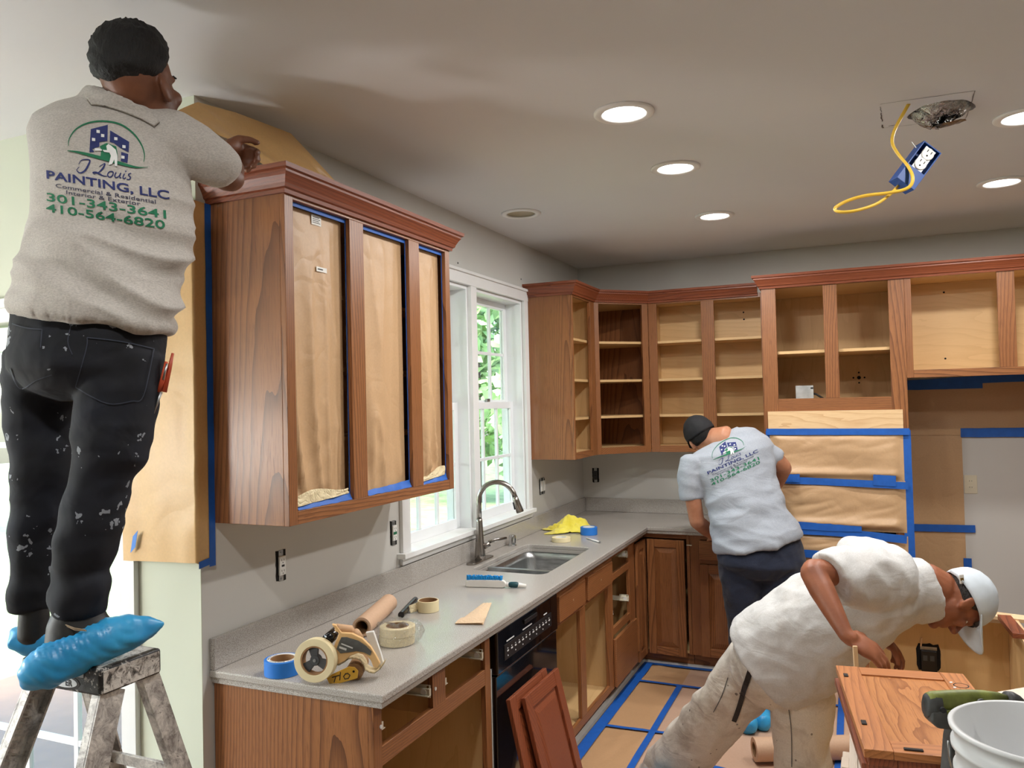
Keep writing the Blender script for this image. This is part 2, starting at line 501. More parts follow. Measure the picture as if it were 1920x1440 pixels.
# heathered shirts
def _cloth(name, col, dark, heather=0.5, fold=0.35, grime=0.0, gcol=None):
    t = NT(name); v = t.coords(rand=False)
    mp = t.n('ShaderNodeMapping'); mp.inputs['Scale'].default_value = (1, 1, 2.2); t.l(v, mp.inputs[0])
    n = t.noise(mp.outputs[0], 190, 3, 0.6); n0 = t.noise(v, 900, 2)
    c = t.ramp(n, [(0.5 - 0.25 * heather, dark), (0.5 + 0.25 * heather, col)])
    if grime:
        g = t.noise(v, 5, 5, 0.65, 0.4); c = t.mix(t.ramp(g, [(0.48, 0.0), (0.72, grime)]), c, gcol)
    t.set(c, 0.92)
    t.b.inputs['Sheen Weight'].default_value = 0.15
    if grime > 0.5:
        vs = t.n('ShaderNodeTexVoronoi'); vs.inputs['Scale'].default_value = 26; t.l(v, vs.inputs['Vector'])
        sp = t.math('LESS_THAN', vs.outputs['Distance'], t.ramp(t.noise(v, 9, 2), [(0.5, 0.0), (0.7, 0.26)]))
        c2 = t.mix(t.math('MULTIPLY', sp, 0.7), c, rgb(70, 56, 46)); t.l(c2, t.b.inputs['Base Color'])
    f1 = t.noise(mp.outputs[0], 5.0, 3, 0.5, 1.2)
    h = t.math('ADD', t.math('MULTIPLY', f1, 1.0), t.math('MULTIPLY', n0, 0.012))
    t.bump(h, fold, 0.05)
    return t
_cloth('shirt_heather', rgb(192, 187, 180), rgb(168, 163, 157), 0.6, 0.12)
_cloth('shirt_grey', rgb(162, 168, 177), rgb(148, 154, 163), 0.6, 0.15)
_cloth('shirt_white', rgb(204, 204, 203), rgb(190, 189, 187), 0.6, 0.15, 0.35, rgb(150, 138, 122))
_cloth('pants_white', rgb(224, 218, 206), rgb(210, 203, 190), 0.6, 0.2, 0.7, rgb(140, 122, 100))
_cloth('navy_twill', rgb(28, 36, 56), rgb(20, 26, 44), 0.5, 0.2)
# dark jeans with paint flecks
t = NT('jeans_dark'); v = t.coords(rand=False)
n = t.noise(v, 300, 2); big = t.noise(v, 6, 3, 0.5, 0.5)
c = t.ramp(big, [(0.35, rgb(6, 8, 15)), (0.75, rgb(17, 22, 36))])
vo = t.n('ShaderNodeTexVoronoi'); vo.inputs['Scale'].default_value = 34
w1 = t.n('ShaderNodeVectorMath', operation='ADD'); t.l(v, w1.inputs[0]); nn = t.n('ShaderNodeTexNoise'); nn.inputs['Scale'].default_value = 60; t.l(v, nn.inputs['Vector'])
sc = t.n('ShaderNodeVectorMath', operation='SCALE'); sc.inputs['Scale'].default_value = 0.04; t.l(nn.outputs['Color'], sc.inputs[0]); t.l(sc.outputs[0], w1.inputs[1]); t.l(w1.outputs[0], vo.inputs['Vector'])
patch = t.noise(v, 7, 2)
sz = t.ramp(patch, [(0.50, 0.0), (0.66, 0.42)])
fleck = t.math('LESS_THAN', vo.outputs['Distance'], sz)
c = t.mix(t.math('MULTIPLY', fleck, 0.75), c, rgb(150, 156, 164))
t.set(c, 0.85); f1 = t.noise(v, 7.0, 3, 0.5, 1.0); t.bump(t.math('ADD', f1, t.math('MULTIPLY', n, 0.01)), 0.2, 0.04)
# skin
def _skin(name, a, b):
    t = NT(name); v = t.coords(rand=False); n = t.noise(v, 16, 4); n2 = t.noise(v, 260, 2)
    t.set(t.ramp(n, [(0.3, a), (0.7, b)]), 0.5); t.b.inputs['Subsurface Weight'].default_value = 0.12
    t.b.inputs['Subsurface Radius'].default_value = (0.012, 0.005, 0.003); t.bump(n2, 0.15, 0.002)
_skin('skin_dark', rgb(100, 60, 40), rgb(126, 80, 56))
_skin('skin_mid', rgb(168, 112, 82), rgb(190, 134, 104))
_skin('skin_tan', rgb(126, 72, 46), rgb(154, 94, 64))
t = NT('hair_black'); v = t.coords(scale=(1, 1, 0.3), rand=False); n = t.noise(v, 160, 3)
t.set(t.ramp(n, [(0.3, rgb(4, 4, 4)), (0.8, rgb(13, 11, 10))]), 0.7); t.bump(n, 0.5, 0.008)
t = NT('hair_grey'); v = t.coords(scale=(1, 1, 0.3), rand=False); n = t.noise(v, 160, 3)
t.set(t.ramp(n, [(0.3, rgb(16, 15, 15)), (0.8, rgb(66, 62, 60))]), 0.55); t.bump(n, 0.7, 0.01)
# blue overshoe film
t = NT('overshoe'); v = t.coords(); n = t.noise(v, 12, 3, 0.5, 0.4)
t.set(t.ramp(n, [(0.3, rgb(34, 134, 190)), (0.7, rgb(60, 164, 216))]), 0.35, Transmission_Weight=0.0, Alpha=1.0); t.bump(n, 0.15, 0.02)
t.b.inputs['Subsurface Weight'].default_value = 0.2; t.b.inputs['Subsurface Radius'].default_value = (0.01, 0.02, 0.03)
# yellow microfibre
t = NT('yellow_cloth'); v = t.coords(); n = t.noise(v, 300, 2); m = t.noise(v, 20, 3)
t.set(t.ramp(m, [(0.3, rgb(226, 208, 60)), (0.7, rgb(244, 232, 96))]), 0.95); t.bump(n, 0.4, 0.003); t.b.inputs['Sheen Weight'].default_value = 0.4
# ladder: aluminium under dried paint
t = NT('ladder_paint'); v = t.coords(rand=False); n = t.noise(v, 40, 6, 0.75, 0.9); n2 = t.noise(v, 110, 4, 0.7)
c = t.ramp(n, [(0.36, rgb(40, 40, 40)), (0.42, rgb(128, 122, 116)), (0.50, rgb(200, 195, 188)), (0.7, rgb(222, 218, 211))])
c = t.mix(t.ramp(n2, [(0.62, 0.0), (0.68, 0.9)]), c, rgb(70, 64, 60))
t.set(c, 0.55, 0.15); t.bump(n, 0.5, 0.006)
t = NT('ladder_alu'); v = t.coords(rand=False); n = t.noise(v, 26, 6, 0.75, 0.7); n2 = t.noise(v, 90, 4, 0.75)
c = t.ramp(n, [(0.36, rgb(126, 120, 116)), (0.48, rgb(172, 167, 162)), (0.62, rgb(212, 207, 200))])
c = t.mix(t.ramp(n2, [(0.62, 0.0), (0.70, 0.8)]), c, rgb(66, 60, 56))
t.set(c, 0.5, 0.25); t.bump(n, 0.35, 0.004)
t = NT('ladder_black'); v = t.coords(rand=False); n = t.noise(v, 40, 6, 0.75, 0.5)
c = t.ramp(n, [(0.47, rgb(26, 26, 28)), (0.56, rgb(40, 40, 40)), (0.59, rgb(186, 182, 176)), (0.75, rgb(214, 210, 204))])
t.set(c, 0.45); t.bump(n, 0.5, 0.004)
# ------------------------------------------------------------------ room shell
CANS = [(1.207, 0.789), (1.232, 1.538), (1.238, 2.555), (2.607, 2.534), (2.535, 1.508)]
CANS_OUT = [(2.55, 0.60), (-1.2, -2.9), (1.1, -1.3)]  # out of view; the last is added as front light on the ladder painter
CAN_OFF = (0.309, 1.983)
CAN_R = 0.085
DUCT = (2.241, 1.29)
struct('floor', MB().box(X0, X1, Y0, L + 0.15, -0.1, 0.0), 'floor_vinyl')
circ = lambda c, r, n=28: [(c[0] + r * math.cos(2 * PI * k / n), c[1] + r * math.sin(2 * PI * k / n)) for k in range(n)]
duct_hole = [(DUCT[0] + 0.105 * math.cos(a) * (1 + 0.12 * math.sin(3 * a)), DUCT[1] + 0.10 * math.sin(a) * (1 + 0.1 * math.cos(2 * a))) for a in [2 * PI * k / 26 for k in range(26)]]
me = curve_mesh([[(X0, Y0), (X1, Y0), (X1, L + 0.15), (X0, L + 0.15)]] + [circ(c, CAN_R) for c in CANS + CANS_OUT + [CAN_OFF]] + [duct_hole], 0.06)
struct('ceiling', me_to_mb(me, Matrix.Translation((0, 0, H + 0.06))), 'ceiling_paint')
struct('leak_slab', MB().box(X0, X1, Y0, L + 0.15, H + 0.12, H + 0.2), 'dark_hole')  # unseen slab added to keep sky light out of the ceiling holes
WY0, WY1, WZ0, WZ1 = 1.262, 2.705, 1.075, 2.392     # kitchen window opening
struct('wall_left', MB().box(-0.15, 0, 0.003, WY0, 0, H).box(-0.15, 0, WY1, L, 0, H).box(-0.15, 0, WY0, WY1, 0, WZ0 - 0.018).box(-0.15, 0, WY0, WY1, WZ1, H), 'wall_paint')
struct('wall_back', MB().box(-0.15, X1, L, L + 0.15, 0, H), 'wall_paint')
DX0, DX1, DZ = -2.15, -0.335, 2.085                  # patio door opening
w = MB().box(DX1, 0, 0, 0.003, 0, H).box(DX1, -0.15, 0.003, 0.15, 0, H).box(X0, DX0, 0, 0.15, 0, H).box(DX0, DX1, 0, 0.15, DZ, H)
struct('wall_patio', w, 'green_paint')
VY0, VY1, VZ0, VZ1 = -3.9, -0.5, 0.4, 2.45            # added window, out of view, sized to let in daylight
struct('wall_west', MB().box(X0 - 0.15, X0, Y0, VY0, 0, H).box(X0 - 0.15, X0, VY1, 0.15, 0, H).box(X0 - 0.15, X0, VY0, VY1, 0, VZ0).box(X0 - 0.15, X0, VY0, VY1, VZ1, H), 'green_paint')
struct('wall_rear', MB().box(X0 - 0.15, X1, Y0 - 0.15, Y0, 0, H), 'room_beyond_paint')
struct('wall_right', MB().box(X1, X1 + 0.15, Y0, L + 0.15, 0, H), 'room_beyond_paint')

def spart(root, name, mat, *b, bev=0.002):
    return box(name, mat, root, *b, bev=bev)
# kitchen window: two double-hung units under one casing
wr = bpy.data.objects.new('window_1', None); COL.objects.link(wr); wr.location = (0, 1.98, WZ0)
tag(wr, 'white double window of two sash units above the sink counter', kind='structure')
TW = 'trim_white'
spart(wr, 'casing_side', TW, 0.0, 0.018, 1.192, WY0, WZ0, 2.40)
spart(wr, 'casing_side', TW, 0.0, 0.018, WY1, 2.7635, WZ0, 2.40)
spart(wr, 'casing_head', TW, 0.0, 0.020, 1.192, 2.7635, 2.392, 2.452)
spart(wr, 'casing_cap', TW, 0.0, 0.032, 1.185, 2.7635, 2.452, 2.468)
spart(wr, 'stool', TW, -0.10, 0.045, 1.165, 2.7635, 1.052, WZ0)
spart(wr, 'apron', TW, 0.0, 0.016, 1.19, 2.7635, 1.018, 1.052)
spart(wr, 'mullion_post', TW, -0.14, 0.018, 1.945, 2.015, WZ0, 2.392)
for j0, j1 in ((WY0, 1.945), (2.015, WY1)):
    # jamb liners
    spart(wr, 'jamb', 'vinyl_white', -0.15, -0.005, j0, j0 + 0.018, WZ0, WZ1)
    spart(wr, 'jamb', 'vinyl_white', -0.15, -0.005, j1 - 0.018, j1, WZ0, WZ1)
    spart(wr, 'jamb_head', 'vinyl_white', -0.15, -0.005, j0 + 0.018, j1 - 0.018, WZ1 - 0.02, WZ1)
    a0, a1 = j0 + 0.018, j1 - 0.018
    for nm, x, z0, z1 in (('upper_sash', -0.135, 1.715, WZ1 - 0.02), ('lower_sash', -0.10, WZ0, 1.755)):
        fw_ = 0.042
        s = MB().box(x, x + 0.03, a0, a0 + fw_, z0, z1).box(x, x + 0.03, a1 - fw_, a1, z0, z1).box(x, x + 0.03, a0 + fw_, a1 - fw_, z0, z0 + fw_ + 0.01).box(x, x + 0.03, a0 + fw_, a1 - fw_, z1 - fw_, z1).build(nm, 'vinyl_white', wr, bev=0.002)
        g0, g1, h0, h1 = a0 + fw_, a1 - fw_, z0 + fw_ + 0.01, z1 - fw_
        for k in (1, 2):
            y = g0 + (g1 - g0) * k / 3
            box('muntin', 'vinyl_white', s, x + 0.006, x + 0.024, y - 0.009, y + 0.009, h0, h1)
        zz = (h0 + h1) / 2
        box('muntin', 'vinyl_white', s, x + 0.007, x + 0.023, g0, g1, zz - 0.009, zz + 0.009)
        box('pane', 'glass', s, x + 0.013, x + 0.017, g0, g1, h0, h1, bev=0)
    MB().box(-0.10, -0.085, (a0 + a1) / 2 - 0.02, (a0 + a1) / 2 + 0.02, 1.755, 1.775).build('sash_lock', 'zinc', wr, bev=0.002)

# patio door
dr = bpy.data.objects.new('door_1', None); COL.objects.link(dr); dr.location = (-1.24, 0.05, 0)
tag(dr, 'white glazed patio door with grilles beside the ladder', kind='structure')
spart(dr, 'casing_side', TW, -0.335, -0.27, -0.02, 0.0, 0, DZ)
spart(dr, 'casing_side', TW, DX0 - 0.065, DX0, -0.02, 0.0, 0, DZ)
spart(dr, 'casing_head', TW, DX0 - 0.07, -0.265, -0.022, 0.0, DZ, DZ + 0.05)
spart(dr, 'casing_cap', TW, DX0 - 0.10, -0.245, -0.04, 0.0, DZ + 0.05, DZ + 0.082)
spart(dr, 'jamb', TW, -0.35, DX1, 0.0, 0.15, 0, DZ)
spart(dr, 'jamb', TW, DX0, DX0 + 0.015, 0.0, 0.15, 0, DZ)
spart(dr, 'threshold', 'zinc', DX0, DX1, 0.0, 0.15, 0.0, 0.02)
for a0, a1, y in ((-1.27, -0.35, 0.045), (DX0 + 0.015, -1.225, 0.09)):
    s = MB().box(a0, a0 + 0.10 if y < 0.06 else a0 + 0.05, y, y + 0.04, 0.02, DZ - 0.01).box(a1 - 0.045, a1, y, y + 0.04, 0.02, DZ - 0.01).box(a0, a1, y, y + 0.04, 0.02, 0.22).box(a0, a1, y, y + 0.04, DZ - 0.10, DZ - 0.01).build('door_leaf', 'vinyl_white', dr, bev=0.002)
    g0, g1, h0, h1 = (a0 + (0.10 if y < 0.06 else 0.05), a1 - 0.045, 0.22, DZ - 0.10)
    for k in (1, 2):
        x = g0 + (g1 - g0) * k / 3
        box('muntin', 'vinyl_white', s, x - 0.011, x + 0.011, y + 0.012, y + 0.03, h0, h1)
    for k in range(1, 5):
        z = h0 + (h1 - h0) * k / 5
        box('muntin', 'vinyl_white', s, g0, g1, y + 0.013, y + 0.029, z - 0.011, z + 0.011)
    box('pane', 'glass', s, g0, g1, y + 0.019, y + 0.023, h0, h1, bev=0)
box('door_handle', 'zinc', dr, -1.235, -1.205, 0.005, 0.045, 0.95, 1.12, bev=0.004)
# window added out of view on the left to bring in daylight
vr = bpy.data.objects.new('window_2', None); COL.objects.link(vr); vr.location = (X0, -2.05, VZ0)
tag(vr, 'white window added out of view to bring daylight into the breakfast area', kind='structure')
s = MB().box(X0 - 0.10, X0 - 0.05, VY0, VY0 + 0.06, VZ0, VZ1).box(X0 - 0.10, X0 - 0.05, VY1 - 0.06, VY1, VZ0, VZ1).box(X0 - 0.10, X0 - 0.05, VY0, VY1, VZ0, VZ0 + 0.06).box(X0 - 0.10, X0 - 0.05, VY0, VY1, VZ1 - 0.06, VZ1).build('sash', 'vinyl_white', vr)
for k in (1, 2):
    y = VY0 + (VY1 - VY0) * k / 3
    box('mullion', 'vinyl_white', vr, X0 - 0.10, X0 - 0.05, y - 0.04, y + 0.04, VZ0 + 0.06, VZ1 - 0.06)
box('pane', 'glass', vr, X0 - 0.078, X0 - 0.074, VY0 + 0.06, VY1 - 0.06, VZ0 + 0.06, VZ1 - 0.06, bev=0)
# light portals only guide sampling of the sky through the openings
def portal(nm, loc, rot, sx, sy):
    l = bpy.data.lights.new(nm, 'AREA'); l.shape = 'RECTANGLE'; l.size = sx; l.size_y = sy; l.cycles.is_portal = True
    o = bpy.data.objects.new(nm, l); COL.objects.link(o); o.location = loc; o.rotation_euler = rot
portal('portal_window', (-0.16, 1.98, 1.73), (0, -PI / 2, 0), 1.34, 1.45)
portal('portal_door', (-1.24, 0.16, 1.05), (-PI / 2, 0, 0), 1.85, 2.1)
portal('portal_breakfast', (X0 - 0.16, -2.2, 1.425), (0, -PI / 2, 0), 2.05, 3.4)

# ------------------------------------------------------------------ outdoors
struct('lawn', MB().grid(lambda u, v: V((-40 + 42 * u * 1.0, -25 + 65 * v, -0.9 + 0.3 * fb((u * 6, v * 9, 1)))) if True else None, 30, 40), 'grass', smooth=True)
struct('patio', MB().box(-14, X0 - 0.16, -9, 0.1, -0.25, -0.14), 'bounce_concrete')  # pale slab added out of view to bounce neutral light up indoors
dk = bpy.data.objects.new('deck', None); COL.objects.link(dk); dk.location = (-1.9, 1.4, -0.12); tag(dk, 'timber deck outside the patio door', kind='structure')
pm = MB().box(-1.6, 1.6, -0.069, 0.069, 0.0, 0.03).mesh('plank')
for k in range(18):
    o = link('plank', pm if k == 0 else pm, 'deck_wood', dk); o.location = (0, -1.15 + k * 0.146, 0)
box('deck_frame', 'deck_wood', dk, -3.5, -0.3, 0.2, 2.83, -0.3, -0.13)
rl = thing('deck_railing', 'white railing along the far edge of the deck', 'railing', (-1.9, 2.75, -0.09))
box('top_rail', 'rail_white', rl, -3.45, -0.35, 2.71, 2.79, 0.78, 0.82); box('bottom_rail', 'rail_white', rl, -3.45, -0.35, 2.73, 2.77, 0.02, 0.06)
for x in (-3.42, -2.4, -1.4, -0.38): box('post', 'rail_white', rl, x - 0.04, x + 0.04, 2.71, 2.79, -0.09, 0.78)
for k in range(24): box('baluster', 'rail_white', rl, -3.32 + k * 0.122 - 0.012, -3.32 + k * 0.122 + 0.012, 2.738, 2.762, 0.06, 0.78, bev=0)
def tree(loc, h, r, seed, mat, label):
    rnd = random.Random(seed)
    t_ = thing('tree', label, 'tree', loc, 'trees beyond the kitchen window')
    x, y, z = loc
    MB().tube([(x, y, z), (x + 0.1, y, z + h * 0.3), (x, y + 0.15, z + h * 0.75)], [0.22, 0.16, 0.05], 9).build('trunk', 'bark', t_, smooth=True)
    mb = MB()
    for k in range(6500):
        th, ph, q = rnd.uniform(0, 2 * PI), math.acos(rnd.uniform(-1, 1)), rnd.uniform(0.45, 1) ** 0.6
        lump = 1 + 0.25 * noise.noise(V((th * 1.5, ph * 2, seed)))
        c = V((x + r * q * lump * math.sin(ph) * math.cos(th), y + r * q * lump * math.sin(ph) * math.sin(th), z + h * 0.58 + h * 0.46 * q * lump * math.cos(ph)))
        a = V((rnd.gauss(0, 1), rnd.gauss(0, 1), rnd.gauss(0, 1))).normalized(); b = a.orthogonal().normalized(); s_ = rnd.uniform(0.12, 0.26)
        mb.add([c - a * s_, c - b * s_ * 0.5, c + a * s_, c + b * s_ * 0.5], [(0, 1, 2, 3)])
    mb.build('foliage', mat, t_, fix=False, kind='stuff')
tree((-7.2, 16.5, -0.9), 8.5, 3.4, 1, 'leaf_green', 'tall pale green leafy tree on the lawn behind the window')
tree((-9.0, 25.5, -0.9), 11.0, 4.6, 2, 'leaf_dark', 'darker tall tree behind the far window sash')
tree((-16.0, 15.5, -0.9), 8.5, 3.4, 3, 'leaf_dark', 'dark wide tree far off behind the near window unit')
tree((-2.0, 11.0, -0.9), 4.6, 1.7, 4, 'leaf_green', 'small bright green tree close outside the far window sash')
tree((-19.0, 5.0, -0.9), 9.0, 4.0, 5, 'leaf_green', 'broad green tree out beyond the deck')
tree((-19.0, 31.0, -0.9), 12.0, 5.0, 6, 'leaf_green', 'largest tree at the far end of the lawn')

# ------------------------------------------------------------------ ceiling lamps
def can(x, y, lit, label, group=None):
    r = thing('recessed_light', label, 'ceiling light', (x, y, H), group)
    MB().lathe_closed((x, y, H), [(0.107, -0.005), (0.107, 0.001), (CAN_R, 0.001), (CAN_R - 0.012, -0.003), (CAN_R - 0.004, -0.009), (0.100, -0.009)]).build('trim_ring', 'trim_white', r, smooth=True)
    if lit:
        MB().lathe((x, y, H), [(0.074, 0.0), (0.0744, 0.006), (0.0744, 0.012)], seg=32).build('diffuser', 'lamp_glow', r)
        MB().lathe_closed((x, y, H), [(0.082, 0.0), (0.082, 0.05), (0.076, 0.05), (0.076, 0.0)]).build('housing', 'trim_white', r)
        l = bpy.data.lights.new('lamp', 'AREA'); l.shape = 'DISK'; l.size = 0.14; l.energy = CAN_WATTS; l.color = (1.0, 0.975, 0.95); l.spread = PI
        o = bpy.data.objects.new('lamp', l); COL.objects.link(o); o.parent = r; o.location = (0, 0, -0.012)
    else:
        MB().lathe_closed((x, y, H), [(0.083, 0.0), (0.083, 0.11), (0.06, 0.11), (0.066, 0.08), (0.078, 0.0)]).build('baffle', 'outlet_ivory', r, smooth=True)
        MB().lathe((x, y, H), [(0.0005, 0.03), (0.036, 0.04), (0.05, 0.07), (0.034, 0.095), (0.02, 0.112)], seg=24).build('bulb', 'white_plastic', r, smooth=True)
near_words = ['lit round ceiling light nearest the upper cabinet with taped paper', 'lit round ceiling light, middle one of the row of three over the aisle', 'lit round ceiling light closest to the corner shelves', 'lit round ceiling light in front of the fridge cabinet', 'lit round ceiling light beside the foil duct hole']
for c, w_ in zip(CANS, near_words): can(c[0], c[1], True, w_, 'lit recessed ceiling lights')
for c, w_ in zip(CANS_OUT, ['lit round ceiling light over the near end of the island', 'lit round ceiling light over the breakfast area', 'lit round ceiling light added out of view to brighten the ladder painter']): can(c[0], c[1], True, w_, 'lit recessed ceiling lights')
can(CAN_OFF[0], CAN_OFF[1], False, 'unlit recessed ceiling light with a cream baffle above the sink')

# globe light added out of view to brighten the left of the ceiling
pe = thing('added_globe_lamp', 'hanging globe light added out of view to brighten the left ceiling', 'lamp', (-1.25, -1.45, 1.50))
MB().tube([(-1.25, -1.45, H), (-1.25, -1.45, 1.70)], 0.006, 8).build('stem', 'zinc', pe)
MB().lathe((-1.25, -1.45, H - 0.02), [(0.06, 0), (0.06, 0.02)], seg=20).build('canopy', 'zinc', pe)
MB().lathe((-1.25, -1.45, 1.66), [(0.05, 0), (0.03, 0.04)], seg=20).build('holder', 'zinc', pe)
MB().sphere((-1.25, -1.45, 1.52), 0.15, 24, 16).build('globe', 'globe_glow', pe, smooth=True)
# ------------------------------------------------------------------ crown mouldings
CROWN = [(0.0, 2.418), (0.010, 2.418), (0.012, 2.430), (0.019, 2.434), (0.023, 2.446), (0.034, 2.466), (0.041, 2.474), (0.041, 2.481), (0.050, 2.485), (0.052, 2.499), (0.0, 2.499)]
def crown_mb(path, prof=CROWN):
    n = len(path); mb = MB(); rings = []
    nor = []
    for i in range(n - 1):
        d = (V(path[i + 1]) - V(path[i])).normalized(); nor.append(V((d.y, -d.x)))
    for i in range(n):
        if i == 0: m = nor[0]
        elif i == n - 1: m = nor[-1]
        else:
            m = nor[i - 1] + nor[i]; m = m / m.dot(nor[i])
        rings.append([V((path[i][0] + m.x * o, path[i][1] + m.y * o, z)) for o, z in prof])
    return mb.loft(rings, True)

FR = 0.02   # face frame thickness
def face_x(root, x, stiles, rails, mat='oak'):
    """face frame lying in a plane of constant x: stiles (y0,y1,z0,z1), rails the same"""
    for y0, y1, z0, z1 in stiles: box('stile', mat + '_z', root, x - FR, x, y0, y1, z0, z1)
    for y0, y1, z0, z1 in rails: box('rail', mat + '_y', root, x - FR, x - 0.0006, y0, y1, z0, z1)
def face_y(root, y, stiles, rails, mat='oak'):
    for x0, x1, z0, z1 in stiles: box('stile', mat + '_z', root, x0, x1, y, y + FR, z0, z1)
    for x0, x1, z0, z1 in rails: box('rail', mat + '_x', root, x0, x1, y + 0.0006, y + FR, z0, z1)

# ------------------------------------------------------------------ wall cabinet with papered openings
YA, YB = 0.0525, 1.142
c1 = thing('wall_cabinet', 'oak wall cabinet with three door openings masked in brown paper', 'cabinet', (0.156, 0.6, ZB))
box('side_panel', 'oak_z', c1, 0.0, FACE - FR, YA, YA + 0.016, ZB, ZT)
box('side_panel', 'oak_z', c1, 0.0, FACE - FR, YB - 0.016, YB, ZB, ZT)
box('top_panel', 'maple_y', c1, 0.0, FACE - FR, YA + 0.016, YB - 0.016, ZT - 0.018, ZT)
box('bottom_panel', 'maple_y', c1, 0.0, FACE - FR, YA + 0.016, YB - 0.016, ZB + 0.02, ZB + 0.036)
box('back_panel', 'maple_z', c1, 0.0, 0.006, YA + 0.016, YB - 0.016, ZB + 0.036, ZT - 0.018)
for z in (1.64, 1.89, 2.153): box('shelf', 'maple_y', c1, 0.008, FACE - FR - 0.075, YA + 0.017, YB - 0.017, z - 0.016, z)
OP = [(0.094, 0.398), (0.483, 0.80), (0.881, 1.103)]
face_x(c1, FACE, [(YA, OP[0][0], ZB, ZT), (OP[0][1], OP[1][0], ZB + 0.042, ZT - 0.03), (OP[1][1], OP[2][0], ZB + 0.042, ZT - 0.03), (OP[2][1], YB, ZB, ZT)],
       [(OP[0][0], OP[2][1], ZB, ZB + 0.042), (OP[0][0], OP[2][1], ZT - 0.03, ZT)])
crown_mb([(0.0, YA), (FACE, YA), (FACE, YB), (0.0, YB)]).build('crown_moulding', 'oak_red_y', c1)
# brown paper bulging in each opening, held by blue tape round the edge
PW = ['brown masking paper in the widest-set opening, beside the papered wall end', 'brown masking paper in the middle opening of the wall cabinet', 'brown masking paper in the narrow opening beside the window']
for k, (a, b) in enumerate(OP):
    z0, z1 = ZB + 0.042, ZT - 0.032
    s_ = 11.3 * k
    def fn(u, v, a=a, b=b, s_=s_):
        y = a + 0.002 + (b - a - 0.004) * u; z = z0 + 0.012 + (z1 - z0 - 0.02) * v
        e = min(1, 7 * u, 7 * (1 - u), 14 * v, 14 * (1 - v)); e = sm(0, 1, e)
        bul = 0.022 * math.sin(PI * u) * (0.3 + 0.7 * (1 - v))
        fold = 0.036 * (abs(noise.noise(V((u * 3.6 + s_ + 0.9 * v, v * 1.6, s_)))) ** 0.6) * (0.30 + 0.9 * (1 - v) ** 1.5)
        crk = 0.013 * (abs(noise.noise(V((u * 3 + s_ + v * 4, v * 7, s_)))) - 0.2) * sm(0.45, 0.0, v)
        return V((FACE - FR - 0.021 + e * (bul - fold + crk) + 0.004, y, z))
    if k == 0: fn0 = fn
    ps = sheet('masking_paper', 'kraft', None, fn, 36, 90, label=PW[k], cat='paper', group='papers masking the wall cabinet')
    tp = thing('painters_tape', ['blue tape edging the paper in the first opening beside the papered wall end', 'blue tape edging the paper in the middle cabinet opening', 'blue tape edging the paper in the cabinet opening beside the window'][k], 'tape', (FACE - 0.02, (a + b) / 2, z0))
    if k != 1 or True:
        box('strip', 'blue_tape', tp, FACE - 0.019, FACE - 0.0165, b - 0.0035, b - 0.0005, z0 + 0.004, z1, bev=0)
        box('strip', 'blue_tape', tp, FACE - 0.0195, FACE - 0.0165, a + 0.02, b - 0.004, z1 - 0.012, z1 + 0.001, bev=0)
    def fs(u, v, a=a, b=b, s_=s_):
        return V((FACE - 0.018 + 0.004 * noise.noise(V((u * 6, s_, v))) + 0.013 * (1 - v), a + 0.01 + (b - a - 0.014) * u, z0 + 0.001 + (0.016 + 0.012 * u) * v + 0.003 * noise.noise(V((u * 8, 3, s_)))))
    sheet('strip', 'blue_tape', tp, fs, 20, 3)
    if k != 1:
        def fm(u, v, a=a, b=b, s_=s_):
            return V((FACE - 0.0125 + 0.006 * noise.noise(V((u * 5, v * 3, s_))) + 0.003 * (1 - v), a + 0.004 + (b - a - 0.024) * u, z0 + 0.012 + (0.030 + 0.012 * math.sin(u * 5 + s_)) * v + 0.012 * u))
        sheet('masking_strip', 'masking_paper', None, fm, 20, 5, label=['cream paper strip along the foot of the first cabinet opening beside the papered wall end', '', 'cream paper strip along the foot of the cabinet opening beside the window'][k], cat='paper strip')
# two paper labels
lb = thing('barcode_label', 'small white barcode sticker at the top of the masking paper', 'sticker', (FACE - 0.012, 0.24, 2.34))
sy = on(594, 400, 0, FACE - 0.03); sy.z = min(sy.z, 2.378)
def px0(q): return fn0((q.y - OP[0][0]) / (OP[0][1] - OP[0][0]), min(0.98, (q.z - ZB - 0.054) / (ZT - ZB - 0.094))).x
sx = px0(sy) + 0.004
MB().box(sx - 0.001, sx, sy.y - 0.026, sy.y + 0.026, sy.z - 0.018, sy.z + 0.016).build('sticker', 'sticker_white', lb)
for k in range(4): MB().box(sx, sx + 0.0004, sy.y - 0.020, sy.y + 0.020 - 0.006 * (k % 2), sy.z - 0.011 + k * 0.006, sy.z - 0.009 + k * 0.006).build('print_line', 'ink', lb)
lb = thing('barcode_label', 'tiny white sticker halfway up the masking paper', 'sticker', (FACE - 0.014, 0.24, 2.1))
sy = on(602, 506, 0, FACE - 0.03); sx = px0(sy) + 0.004
MB().box(sx - 0.001, sx, sy.y - 0.028, sy.y + 0.028, sy.z - 0.008, sy.z + 0.008).build('sticker', 'sticker_white', lb)
MB().box(sx, sx + 0.0004, sy.y - 0.022, sy.y + 0.006, sy.z - 0.002, sy.z + 0.002).build('print_line', 'ink', lb)

